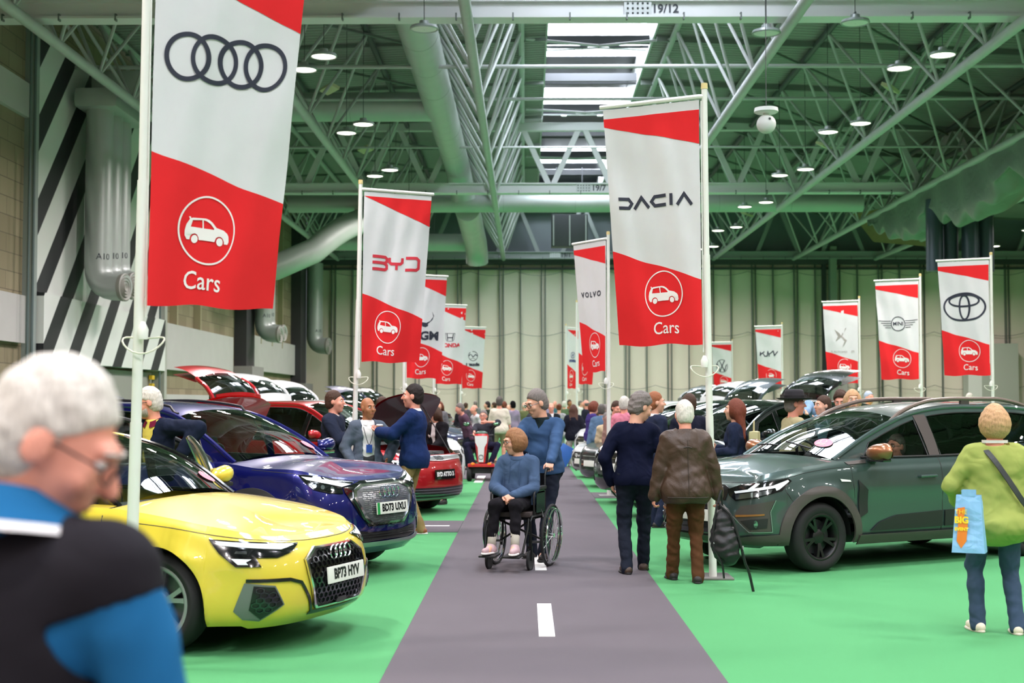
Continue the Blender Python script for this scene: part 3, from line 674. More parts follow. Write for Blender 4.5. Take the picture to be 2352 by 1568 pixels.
banner(1798, 53, 'kia', 'distant banner with slanting joined dark letters behind the raised black tailgate', -1, logo_y=1.0, ls=1.25)
banner(1976, 40, 'ds', 'banner with a crossed grey curl emblem left of the winged circle banner', -1, logo_y=.98)
banner(2117, 33, 'mini', 'banner with a winged circle emblem enclosing four letters', -1, logo_y=1.0, ls=1.05)
banner(2281, 28.3, 'toyota', 'banner with an emblem of three dark ovals at the far right', -1, logo_y=.92, ls=1.15)
# ================================================================ cars
blackgl = M('gloss_black', (14, 15, 17), .12, coat=1); trimb = M('trim_black', (34, 34, 36), .5); rubber = M('rubber', (26, 26, 28), .75, bump=.2, bscale=200)
chrome = M('chrome', (226, 228, 230), .12, metal=1); alum = M('wheel_alloy', (160, 162, 166), .35, metal=.5); platew = M('plate_white', (232, 234, 226), .4)
seatm = M('seat_black', (30, 32, 34), .7); ledm = M('led_white', (240, 246, 250), .25, metal=.2); lensm = M('lamp_lens', (40, 44, 48), .1, metal=.7, coat=1); reflm = M('lamp_reflector', (176, 184, 188), .12, metal=.95)
gl_clear = glass('car_glass', (.62, .68, .65)); gl_dark = glass('privacy_glass', (.10, .12, .12)); gl_mid = glass('tinted_glass', (.40, .46, .44))
def clamp(x, a=0, b=1): return max(a, min(b, x))
class Car:
    def __init__(s, root, of=.88, wb=2.64, ro=.82, W=.90, Rw=.33, Ra=.385, z0=.2, nose=.80, cowl=.98, belt=.97, tail=1.0, roof=1.40,
                 A0=-.42, A1=-1.28, R1=-2.75, T0=-3.3, blunt=.0, finset=None, sinset=None, tum=.42, flare=.03, crown=.05, hoodc=.06, zt=None, prof=None, body=None, res=1, plan=None, bow=.10, zf=None, ain=.10, hz=None):
        s.__dict__.update({k: v for k, v in locals().items() if k != 's'})
        xf, xr = of, -(wb+ro); s.xf, s.xr = xf, xr
        pl = plan or [(xf, 0), (xf-.012, .28), (xf-.07+blunt*.03, .55), (xf-.19+blunt*.08, .735), (xf-.38+blunt*.1, W-.07), (xf-.66, W-.012), (-wb*.5, W), (-wb, W-.008), (xr+.42, W-.05), (xr+.2, W-.14), (xr+.07, .56), (xr+.015, .3), (xr, 0)]
        P = curve_pts(pl, 500); s.P = P; s.L = [0]
        for i in range(1, 500): s.L.append(s.L[-1]+math.dist(P[i], P[i-1]))
        s.S = s.L[-1]
        s.ztp = zt or [(xr, tail), (xr+.25, tail+.0), (-wb, belt+.02), (-wb*.5, belt), (A0, cowl), (A0+.35, cowl-.035), (xf-.45, nose+.075), (xf-.12, nose+.012), (xf, nose)]
        s.pro = prof or [(A0, cowl), ((A0+A1)/2+.02, (cowl+roof)/2+.05), (A1, roof-.035), (A1-.45, roof), ((A1+R1)/2-.2, roof-.005), (R1, roof-.06), ((R1+T0)/2-.08, (roof+tail)/2+.02), (T0, tail+.02)]
        s.fi = finset or [(0, .12), (.12, .03), (.3, .0), (.55, .0), (.75, .03), (.9, .08), (1, .17)]
        s.si = sinset or [(0, .085), (.1, .035), (.2, .02), (.35, .014), (.5, .016), (.62, .006), (.68, 0), (.73, .008), (.85, .022), (.93, .038), (1, .075)]
        s.ri = [(0, .12), (.15, .02), (.4, .0), (.7, .03), (1, .12)]
    def c(s, q):
        q = clamp(abs(q), 0, s.S-1e-6); L = s.L
        lo, hi = 0, 499
        while hi-lo > 1:
            m = (lo+hi)//2
            if L[m] <= q: lo = m
            else: hi = m
        t = (q-L[lo])/max(1e-9, L[hi]-L[lo]); a, b = s.P[lo], s.P[hi]
        p = (a[0]+(b[0]-a[0])*t, a[1]+(b[1]-a[1])*t)
        i0, i1 = max(0, lo-3), min(499, hi+3); dx, dy = s.P[i1][0]-s.P[i0][0], s.P[i1][1]-s.P[i0][1]; l = math.hypot(dx, dy)
        n = (dy/l, -dx/l)
        if i0 == 0 and q < .05: n = (1, 0)
        return p, n
    def s_of_x(s, x):
        P = s.P
        lo, hi = 0, 499
        while hi-lo > 1:
            m = (lo+hi)//2
            if P[m][0] >= x: lo = m
            else: hi = m
        t = (P[lo][0]-x)/max(1e-9, P[lo][0]-P[hi][0]); return s.L[lo]+(s.L[hi]-s.L[lo])*clamp(t)
    def zt_x(s, x): return smo(s.ztp, x)
    def inset(s, p, n, z):
        zt = s.zt_x(p[0]); t = clamp((z-s.z0)/(zt-s.z0)); wf, wr = max(0, n[0])**1.2, max(0, -n[0])**1.2; ws = max(0, 1-wf-wr)
        d = wf*smo(s.fi, t)+wr*smo(s.ri, t)+ws*smo(s.si, t)
        for xa in (0, -s.wb):
            r = math.hypot(p[0]-xa, z-s.Rw)-s.Ra
            if ws > .3: d -= s.flare*math.exp(-(r/.085)**2)*clamp(1.25-(t*.9)**2)
        return d
    def surf(s, q, z, off=0):
        p, n = s.c(q); d = s.inset(p, n, z)-off
        x, y = p[0]-n[0]*d, p[1]-n[1]*d
        return Vector((x, y if q >= 0 else -y, z))
    def side(s, x, z, off=0, sg=1): return s.surf(sg*s.s_of_x(x), z, off) if True else None
    def pz(s, x):   # upper side profile height at x
        if not hasattr(s, 'pc'): s.pc = curve_pts(s.pro, 120)
        c_ = s.pc
        for i in range(119):
            if c_[i][0] >= x >= c_[i+1][0]:
                t = (c_[i][0]-x)/max(1e-9, c_[i][0]-c_[i+1][0]); return c_[i][1]+(c_[i+1][1]-c_[i][1])*t
        return s.zt_x(x)
    def yB(s, x):
        zt = s.zt_x(x); return s.surf(s.s_of_x(x), zt).y-.028-s.ain*clamp((x-s.A1-.1)/(s.A0-s.A1))**1.5
    def ys(s, x, z):
        dz = max(0, z-s.zt_x(x)); return s.yB(x)-s.tum*dz*.75-.42*dz*dz*s.tum*2
    def gh(s, x, z, off=0, sg=1): return Vector((x, sg*(s.ys(x, z)+off), z+off*.3))
    def body_mesh(s, mat, hood_open=0, parts=True, mir=True):
        R_ = s.root; N = s.res
        xs = set()
        q = 0
        step = .05/N
        qs = [0.0]
        while qs[-1] < s.S-step: qs.append(qs[-1]+step)
        qs.append(s.S-1e-4)
        for xa in (0, -s.wb):
            n14 = int(14*N)
            for k in range(-n14, n14+1):
                a = k/n14*PI/2; qs.append(s.s_of_x(xa+s.Ra*math.sin(a)))
            qs += [s.s_of_x(xa+s.Ra+.003), s.s_of_x(xa-s.Ra-.003)]
        qs = sorted(set(round(v, 4) for v in qs))
        vs = [0, .03, .08, .15, .24, .34, .45, .56, .67, .77, .85, .91, .955, .985, 1]
        def zb(x, n):
            b = s.z0+(.02 if abs(n[0]) < .5 else 0)
            for xa in (0, -s.wb):
                d = abs(x-xa)
                if d <= s.Ra+.001: b = max(b, s.Rw+math.sqrt(max(0, s.Ra**2-d*d)))
            return b
        def f(q, v):
            p, n = s.c(q); b = zb(p[0], n); t = s.zt_x(p[0]); return s.surf(q, b+(t-b)*v)
        mb = MB(); mb.grid(f, qs, vs)
        g2 = MB(); g2.grid(lambda q, v: (lambda w: Vector((w.x, -w.y, w.z)))(f(q, v)), qs, vs); mb.add(g2.v, [tuple(reversed(a)) for a in g2.f])
        # shelf between shoulder and glass
        qc = s.s_of_x(s.A0+.02)
        sh = [q for q in qs if q >= qc]
        def shf(sg):
            def g(q, v):
                p, n = s.c(q); e = s.surf(q, s.zt_x(p[0])); k = .05*v+(0.10*v if n[0] < -.6 else 0)
                yy = e.y-n[1]*k if n[0] < -.3 else e.y+(min(e.y, s.yB(p[0]))-.012-e.y)*v
                return Vector((e.x-n[0]*k, sg*yy, e.z+.012*v))
            return g
        a = MB(); a.grid(shf(1), sh, [0, 1]); mb.add(a.v, a.f); a = MB(); a.grid(shf(-1), sh, [0, 1]); mb.add(a.v, [tuple(reversed(q)) for q in a.f])
        o = mb.build('body', mat, R_, True)
        # bonnet
        qh = [q for q in qs if q <= qc]; ts = [0, .04, .1, .2, .35, .5, .65, .82, 1]
        xc = s.A0+s.bow
        ztc = s.pro[0][1]+.02
        def hd(sg):
            def g(q, t):
                p, n = s.c(q); e = s.surf(q, s.zt_x(p[0])); f_ = q/qc; sm = 1-(1-t)**2
                cx = s.surf(0, s.zt_x(s.xf)).x; xx = cx+(xc-cx)*f_**1.15
                zc = s.zt_x(p[0])+s.hoodc*math.sin(min(1, f_*1.6)*PI/2)
                zz = e.z+(zc-e.z)*sm+s.crease(p[0], e.y*(1-t))
                return Vector((e.x+(xx-e.x)*(t if f_ < .5 else t+(sm-t)*(f_-.5)*2), sg*e.y*(1-t), zz))
            return g
        hm = MB(); hm.grid(hd(1), qh, ts); b = MB(); b.grid(hd(-1), qh, ts); hm.add(b.v, [tuple(reversed(q)) for q in b.f])
        if hood_open:
            X = Matrix.Translation((s.A0+.1, 0, s.cowl+.03)) @ Matrix.Rotation(-R(hood_open), 4, 'Y') @ Matrix.Translation((-s.A0-.1, 0, -s.cowl-.03))
            hm.v = [X @ v for v in hm.v]
            bo = hm.build('bonnet', mat, R_, True)
            inn = MB(); inn.v = [X @ (X.inverted() @ v+Vector((0, 0, -.035))) for v in hm.v]; inn.f = [tuple(reversed(q)) for q in hm.f]; inn.build('bonnet_lining', M('bonnet_lining', (72, 16, 28), .35, coat=.4) if hood_open < 60 else mat, bo, True)
            MB().box((s.A0/2+s.xf/2+.0, 0, s.nose-.12), (s.xf-s.A0-.45, s.W*1.55, .1)).build('engine_bay', trimb, R_)
            e = MB(); r_ = random.Random(3)
            for i in range(14): e.box((s.A0+.2+r_.random()*(s.xf-s.A0-.55), (r_.random()-.5)*1.2, s.nose-.05), (.1+r_.random()*.2, .1+r_.random()*.2, .1+.1*r_.random()), bev=.02)
            e.build('engine', M('engine_grey', (110, 112, 114), .35, metal=.6), R_)
            MB().tube([(s.xf-.25, .55, s.nose), X @ Vector((s.xf-.5, .5, s.nose+.05))], .008, 6).build('bonnet_stay', trimb, R_)
            s.Xh = X
        else:
            hm.build('bonnet', mat, R_, True); s.Xh = None
        # arch liners and floor
        for xa in (0, -s.wb):
            for sg in (1, -1):
                lin_ = MB()
                ang = [PI*k/12 for k in range(0, 13)]
                rr = s.Ra+.004
                lin_.grid(lambda a, y: (xa+rr*math.cos(a), sg*y, s.Rw+rr*math.sin(a)), ang, [s.W-.06, s.W-.38])
                lin_.box((xa, sg*(s.W-.38), (s.z0+.04+s.Rw+rr)/2), (rr*2, .02, s.Rw+rr-s.z0-.04))
                lin_.build('wheel_housing', trimb, R_)
        MB().box(((s.xf+s.xr)/2, 0, s.z0+.06), (s.xf-s.xr-1.2, s.W*1.6, .1)).build('underbody', trimb, R_)
        return o
    def crease(s, x, y): return 0
    def house(s, mat, roofmat=None, wins=None, framemat=None, glw=None, gls=None, tail_open=0, hollow=True, m_top=.05, rear_gl=None, bar=None, omit=(), A_black=False):
        R_ = s.root; prof = curve_pts(s.pro, 61); s.pc = curve_pts(s.pro, 120)
        glw = glw or gl_clear; gls = gls or gl_mid; framemat = framemat or mat
        n = len(prof)
        def nrm(i):
            a, b = prof[max(0, i-1)], prof[min(n-1, i+1)]; dx, dz = b[0]-a[0], b[1]-a[1]; l = math.hypot(dx, dz); return (dz/l, -dx/l) if False else (dz/l*1.0, -dx/l)
        iA = min(range(n), key=lambda i: math.dist(prof[i], (s.A1, s.hz or s.roof-.035))); iR = min(range(n), key=lambda i: math.dist(prof[i], (s.R1, s.roof-.06)))
        As = lins(-1, 1, 17)
        def rib(i, a):
            x, z = prof[int(i)]; nx, nz = nrm(int(i)); y = s.ys(x, z)
            k = s.bow*abs(nx)+s.crown*abs(nz); e = (1-abs(a)**2.4)
            return Vector((x+nx*k*e, a*y, z+nz*k*e))
        s.rib = rib; s.iA, s.iR, s.nprof = iA, iR, n
        MB().grid(rib, range(0, iA+1), As).build('windscreen', glw, R_, True)
        rf = MB(); rf.grid(rib, range(iA, iR+1), As)
        rf.build('roof', roofmat or mat, R_, True)
        if tail_open:
            piv = Vector((prof[iR][0], 0, prof[iR][1])); X = Matrix.Translation(piv) @ Matrix.Rotation(R(tail_open), 4, 'Y') @ Matrix.Translation(-piv)
        else: X = Matrix.Identity(4)
        tg = MB(X); tg.grid(rib, range(iR, n), As); g_ = tg.build('rear_glass' if not tail_open else 'tailgate_glass', rear_gl or gl_dark, R_, True)
        if tail_open:
            # painted lower panel of the raised tailgate and its spoiler
            bt = MB(X); x0, zz0 = prof[-1]; yy = s.ys(x0, zz0)
            bt.grid(lambda u, a: (x0-.02-.10*u-.03*math.sin(u*PI)+(-.04)*(1-a*a), a*(yy+.04*u), zz0-.48*u), lins(0, 1, 6), As)
            bt.grid(lambda u, a: (x0+.06-.06*u-(.04)*(1-a*a), a*(yy+.03*u), zz0-.48*u), lins(0, 1, 6), As); bt.build('tailgate_panel', mat, g_, True)
            sp = MB(X); sp.grid(lambda u, a: (prof[iR][0]+.03-.24*u-.05*(1-a*a), a*(s.ys(*prof[iR])-.02), prof[iR][1]+s.crown*(1-abs(a)**2.4)+.012-.03*u*u), lins(0, 1, 5), As)
            sp.grid(lambda u, a: (prof[iR][0]+.03-.24*u-.05*(1-a*a), a*(s.ys(*prof[iR])-.02), prof[iR][1]+s.crown*(1-abs(a)**2.4)-.02-.01*u*u), lins(0, 1, 5), As); sp.build('spoiler', mat, g_, True)
            for sg in (1, -1):
                fr = MB(X); fr.tube([tuple(rib(i, sg*.985)) for i in range(iR, n)], .035, 8); fr.build('tailgate_frame', mat, g_)
                MB().tube([(prof[-1][0]+.25, sg*(yy-.06), s.tail), X @ Vector((prof[-1][0]+.14, sg*(yy-.08), s.tail+.25))], .012, 6).build('gas_strut', trimb, g_)
        # pillars (edge rails)
        for sg in (1, -1):
            MB().tube([tuple(rib(i, sg*.992)) for i in range(0, iA+1)], .026, 8).build('a_pillar', blackgl if A_black else mat, R_)
            MB().tube([tuple(rib(i, sg*.992)) for i in range(iA, iR+1)], .026, 8).build('roof_rail_edge', roofmat or mat, R_)
        # side frames with window openings
        def slope(x): return (s.pz(x+.03)-s.pz(x-.03))/.06
        def winpoly(x0, x1, sl0=0, sl1=0, mb_=.025, mt=m_top):
            # x0 > x1 ; slants: x shift at top relative to bottom
            xs = lins(x0, x1, 15); top = []; bot = []
            for i, x in enumerate(xs):
                t = i/14; zb_ = s.zt_x(x)+mb_; sh = sl0*(1-t)+sl1*t
                xt = x+sh; ztp = s.pz(xt)-mt*math.sqrt(1+slope(xt)**2)
                bot.append((x, zb_)); top.append((xt, max(zb_+.004, ztp)))
            return bot+top[::-1]
        wins = wins or [(s.A0-.32, -1.12, -.12, .03), (-1.20, -2.15, .03, .04), (-2.21, s.R1-.16, .03, .25)]
        polys = [winpoly(*w_) for w_ in wins]; s.winpolys = polys
        out = [(x, s.zt_x(x)+.0) for x in lins(s.A0, prof[-1][0], 30)]+[(p[0], p[1]) for p in prof[::-1]]
        for sg in (1, -1):
            if sg in omit: continue
            fn = lambda a, b, d, sg=sg: s.gh(a, b, d, sg)
            lay(fill2d([out]+polys), fn, .12, 0, 'side_frame', framemat, R_, True)
            for i, pl in enumerate(polys):
                gm = (gls[i] if isinstance(gls, (list, tuple)) else gls)
                if gm: lay(fill2d([pl]), fn, .15, 0, 'side_window', gm, R_, True, dz=-.008)
                r_ = MB(); r_.tube([tuple(fn(a, b, .002)) for a, b in pl], .007, 5, closed=True); r_.build('window_seal', trimb, R_)
        for sg in (1, -1):
            for (w1, w2) in zip(wins, wins[1:]):
                xb0, xb1 = w1[1], w2[0]; 
                pts = [(xb0, s.zt_x(xb0)+.03), (xb1, s.zt_x(xb1)+.03), (xb1+w2[2], s.pz(xb1+w2[2])-m_top), (xb0+w1[3], s.pz(xb0+w1[3])-m_top)]
                lay(fill2d([pts]), lambda a, b, d, sg=sg: s.gh(a, b, d, sg), .15, 0, 'b_pillar', blackgl, R_, True, dz=.003)
    def interior(s, seat=seatm, rhd=True, dash=True, rear=True):
        R_ = s.root; zf = s.z0+.12
        MB().box(((s.A0+s.T0)/2, 0, zf+.1), (s.A0-s.T0, s.W*1.6, .06)).build('cabin_floor', trimb, R_)
        if dash:
            MB().grid(lambda u, a: (s.A0+s.bow*.8-.62*u, a*(s.W-.14), s.cowl-.03+.03*math.sin(u*PI)-.30*max(0, u-.7)), lins(0, 1, 8), lins(-1, 1, 9)).build('dashboard', M('dash', (44, 48, 50), .7), R_, True)
            y = -.36 if rhd else .36
            M4 = Matrix.Translation((s.A0-.62, y, s.cowl-.0)) @ Matrix.Rotation(-1.15, 4, 'Y')
            w = MB(); w.tube([M4 @ Vector((.18*math.cos(t), .18*math.sin(t), 0)) for t in lins(0, 2*PI, 25)[:-1]], .016, 8, closed=True); w.ball(M4 @ Vector((0, 0, -.02)), .05)
            for t in (0, 2.1, 4.2): w.tube([M4 @ Vector((0, 0, -.02)), M4 @ Vector((.18*math.cos(t+1.57), .18*math.sin(t+1.57), 0))], .013, 6)
            w.build('steering_wheel', trimb, R_)
        rows = [(s.A0-1.12, .37)]+([(s.A0-1.95, .38)] if rear else [])
        for x, y in rows:
            for sg in (1, -1):
                st_ = MB(); st_.box((x+.1, sg*y, zf+.32), (.5, .5, .16), bev=.05); st_.box((x-.22, sg*y, zf+.62), (.14, .48, .62), Matrix.Rotation(-.25, 3, 'Y'), bev=.05)
                h = MB(); h.box((x-.33, sg*y, zf+1.02), (.1, .26, .2), Matrix.Rotation(-.15, 3, 'Y'), bev=.045)
                so = st_.build('seat', seat, R_); h.build('headrest', seat, so)
    def wheels(s, style='five', tyre=.22, rim=None, near=(1, -1), steer=0, rr=.66, y_off=.0):
        for xa in (0, -s.wb):
            for sg in (1, -1):
                detail = sg in near
                e = bpy.data.objects.new('wheel', None); col.objects.link(e); e.parent = s.root; e.location = (xa, sg*(s.W-.015-tyre/2+y_off), s.Rw); e.rotation_euler = (0, 0, (steer if xa == 0 else 0))
                M4 = Matrix.Rotation(-sg*PI/2, 4, 'X'); h = tyre/2; r = s.Rw; q = r*rr+.02
                t = MB(); t.lathe([(q-.02, h*.72), (q, h*.86), (q+.02, h*.95), ((q+r)/2, h*1.02), (r-.03, h*.93), (r-.008, h*.76), (r, h*.5), (r, 0), (r, -h*.5), (r-.008, -h*.76), (r-.03, -h*.93), ((q+r)/2, -h), (q, -h*.86)], 44 if detail else 24, M4)
                t.build('tyre', rubber, e, True)
                m = rim or alum
                t = MB(); t.lathe([(q, h*.86), (q-.012, h*.9), (q-.03, h*.8), (q-.045, -.02), (q-.06, -h*.8)], 44 if detail else 20, M4); t.build('rim', m, e, True)
                t = MB(); t.lathe([(.001, -.0), (q-.06, -.0)], 32, M4); t.build('brake_disc', M('brake', (96, 98, 102), .4, metal=.8), e)
                if style is None: continue
                n = {'five': 5, 'ten': 10, 'y5': 5}[style]; sp = MB(M4)
                sp.lathe([(.001, h*.62), (.05, h*.62), (.075, h*.5), (.08, h*.2)], 20)
                for k in range(n):
                    a0 = 2*PI*k/n+.3
                    def pt(rad, da, z): return (rad*math.cos(a0+da), rad*math.sin(a0+da), z)
                    br = [(-.16, -.10), (.16, .10)] if style == 'y5' else [(0, 0)]
                    wd = .045 if style == 'five' else .026
                    for (d1, d0) in br:
                        R1_ = q-.02
                        pr = []
                        for rad, ang, z, w_ in ((.05, d0*.6, h*.55, wd*.9), (R1_*.5, d0, h*.66, wd), (R1_*.8, d1, h*.74, wd*.9), (R1_, d1*1.15, h*.78, wd*1.15)):
                            c0 = Vector(pt(rad, ang, z)); tv = Vector((-math.sin(a0+ang), math.cos(a0+ang), 0))*w_/2*1.2
                            pr.append([c0-tv, c0+tv, c0+tv*.8+Vector((0, 0, -.05)), c0-tv*.8+Vector((0, 0, -.05))])
                        vs = [v for g in pr for v in g]; fs = []
                        for i in range(3):
                            for j in range(4): fs.append((i*4+j, (i+1)*4+j, (i+1)*4+(j+1) % 4, i*4+(j+1) % 4))
                        sp.add(vs, fs)
                sp.build('spokes', m, e)
    def mirrors(s, mat, low=None, x=None, sides=(1, -1), big=1.0, dz=0):
        x = x if x is not None else s.A0-.36; z = s.zt_x(x)+.10+dz
        for sg in sides:
            y = s.yB(x)
            k = big
            cx, cy = x-.02, sg*(y+.19)
            V = []; F = []
            nu, nv = 16, 10
            for i in range(nv+1):
                f = -1+2*i/nv
                for j in range(nu):
                    a = 2*PI*j/nu; w_ = (1-abs(f)**2.6)**.5
                    px_ = .085*k*math.cos(a)*w_; pz_ = .068*k*math.sin(a)*w_*(1+.12*f)
                    if px_ < 0: px_ *= .45
                    V.append(Vector((cx+px_-.02*abs(f), cy+sg*f*.125*k, z+.03+pz_+.012*f)))
            for i in range(nv):
                for j in range(nu):
                    q = (i*nu+j, i*nu+(j+1) % nu, (i+1)*nu+(j+1) % nu, (i+1)*nu+j); F.append(q if sg < 0 else q[::-1])
            o = mesh_obj('door_mirror', V, F, mat, s.root, True)
            b = MB(); b.box((cx+.0, cy-sg*.02, z-.045), (.11, .2*k, .035), bev=.015); b.tube([(cx, cy-sg*.06, z-.05), (x+.02, sg*(y-.01), z-.09)], .025, 8); b.build('mirror_foot', low or trimb, o)
            g = MB(); g.add([(cx-.043*k, cy-.1*k, z-.02), (cx-.043*k, cy+.1*k, z-.02), (cx-.043*k, cy+.1*k, z+.08), (cx-.043*k, cy-.1*k, z+.08)], [(0, 1, 2, 3)] if sg > 0 else [(3, 2, 1, 0)]); g.build('mirror_glass', chrome, o)
    def front(s, loops, mat, off=.004, depth=0, name='panel', both=False, step=.06, dz=0):
        """lay a shape given in (arc along the nose, height) on the nose; arc is + on the car's own left"""
        g = loops if isinstance(loops, tuple) else fill2d(loops)
        o = lay(g, lambda a, b, d: s.surf(a if abs(a) > 1e-9 else 1e-9, b, d+off), step, depth, name, mat, s.root, True, dz=dz)
        if both:
            g2 = ([(-x, y) for x, y in g[0]], g[1])
            lay(g2, lambda a, b, d: s.surf(a if abs(a) > 1e-9 else 1e-9, b, d+off), step, depth, name, mat, s.root, True, dz=dz)
        return o
    def flank(s, loops, mat, off=.004, depth=0, name='panel', sides=(1, -1), step=.08):
        """lay a shape given in (x, z) on the flanks"""
        for sg in sides:
            g = fill2d(loops)
            o = lay(g, lambda a, b, d, sg=sg: s.side(a, b, d+off, sg), step, depth, name, mat, s.root, True)
        return o
    def seam(s, pts, w=.008, sides=(1, -1), n=24):
        for sg in sides:
            P_ = curve_pts(pts, n) if len(pts) > 2 else [(pts[0][0]+(pts[1][0]-pts[0][0])*t, pts[0][1]+(pts[1][1]-pts[0][1])*t) for t in lins(0, 1, n)]
            MB().tube([s.side(x, z, -w*.25, sg) for x, z in P_], w/2, 5).build('panel_gap', trimb, s.root)
    def archtrim(s, mat, w=.07, off=.012, sides=(1, -1), depth=.012):
        for sg in sides:
            for xa in (0, -s.wb):
                o_, i_ = [], []
                for k in range(33):
                    a = PI*(k/32)*1.16-.08*PI
                    def P(r): return (xa+r*math.cos(a), max(s.z0+.03, s.Rw+r*math.sin(a)))
                    o_.append(P(s.Ra+w)); i_.append(P(s.Ra-.012))
                lay(fill2d([o_+i_[::-1]]), lambda a, b, d, sg=sg: s.side(a, b, d+off-depth, sg), .05, depth, 'arch_trim', mat, s.root, True)
    def plate(s, txt, z, w=.52, h=.111, s0=0, mat=platew, ink=None, band=None, tilt=.08, out=.02, ts=.093):
        c = s.surf(s0 if s0 else 1e-6, z, 0); x = c.x+out
        r = bpy.data.objects.new('number_plate', None); 
        o = MB().box((0, 0, 0), (.012, w, h), bev=.003).build('number_plate', mat, s.root); o.location = (x, c.y, z); o.rotation_euler = (0, -tilt, 0)
        ink = ink or M('plate_ink', (22, 24, 26), .4)
        lay(text2d(txt, ts, 0, 0, .0045, .92, spacing=1.0), lambda a, b, d: (.0075, a+(.02 if band else 0), b), 9, 0, 'plate_characters', ink, o, False)
        if band: MB().box((.001, -w/2+.022, 0), (.013, .04, h*.98)).build('plate_band', band, o)
        return o
def emblem_rings(parent, x, y, z, r, tilt=0, mat=None, pitch=1.45, th=.13):
    mb = MB()
    for i in range(4):
        cy = y+(i-1.5)*r*pitch
        mb.tube([(x-math.sin(tilt)*r*math.sin(t), cy+r*math.cos(t), z+r*math.sin(t)) for t in lins(0, 2*PI, 29)[:-1]], r*th, 6, closed=True)
    return mb.build('badge_rings', mat or chrome, parent)
def place_car(name, x, y, heading, label, cat='car', group=None):
    """front axle centre at x, y; heading: angle of the car's nose from +X, anticlockwise"""
    return empty(name, (x, y, 0), R(heading), label, cat, group)
yel = paint('yellow_paint', (222, 200, 62)); navy = paint('navy_paint', (8, 16, 100), .5, .3); dgreen = paint('dark_green_paint', (72, 90, 88), .5, .3); redp = paint('red_paint', (178, 14, 28), .3, .3)
darkch = M('dark_chrome', (96, 100, 106), .15, metal=1); gframe = M('grille_black', (10, 10, 12), .3, coat=.5); grnt = M('satin_grey_trim', (62, 66, 66), .45)
copper = M('copper_trim', (176, 120, 66), .35, metal=.5); greenband = M('plate_green', (30, 150, 70), .4)
def inpoly(x, y, P):
    r = False; n = len(P)
    for i in range(n):
        x1, y1 = P[i]; x2, y2 = P[(i+1) % n]
        if (y1 > y) != (y2 > y) and x < (x2-x1)*(y-y1)/(y2-y1)+x1: r = not r
    return r
def sym(h): return [(x, y) for x, y in h]+[(-x, y) for x, y in h[::-1]]
def hexes(P, rx=.031, rz=.022, k=.80):
    V = []; F = []; xs = [p[0] for p in P]; zs = [p[1] for p in P]; j = 0; z = min(zs)
    while z < max(zs):
        x = min(xs)+(rx*.90 if j % 2 else 0)
        while x < max(xs):
            h = [(x+rx*math.sin(a), z+rz*math.cos(a)) for a in [PI/3*i for i in range(6)]]
            if all(inpoly(a, b, P) for a, b in h):
                n = len(V); V += h+[(x+rx*k*math.sin(a), z+rz*k*math.cos(a)) for a in [PI/3*i for i in range(6)]]
                F += [(n+i, n+(i+1) % 6, n+6+(i+1) % 6, n+6+i) for i in range(6)]
            x += rx*1.80
        z += rz*1.56; j += 1
    return V, F
def seam_sz(car, pts, w=.007, both=True, n=40):
    for sg in ((1, -1) if both else (1,)):
        P_ = curve_pts(pts, n); MB().tube([car.surf(sg*max(1e-5, q), z, -w*.2) for q, z in P_], w/2, 5).build('panel_gap', trimb, car.root)
def handle(car, x, z, mat, sides=(1, -1)):
    for sg in sides:
        a, b = car.side(x+.11, z, .03, sg), car.side(x-.11, z+.004, .03, sg)
        o = MB().tube([car.side(x+.11, z, .002, sg), a, b, car.side(x-.11, z, .002, sg)], [.012, .015, .015, .012], 8).build('door_handle', mat, car.root)
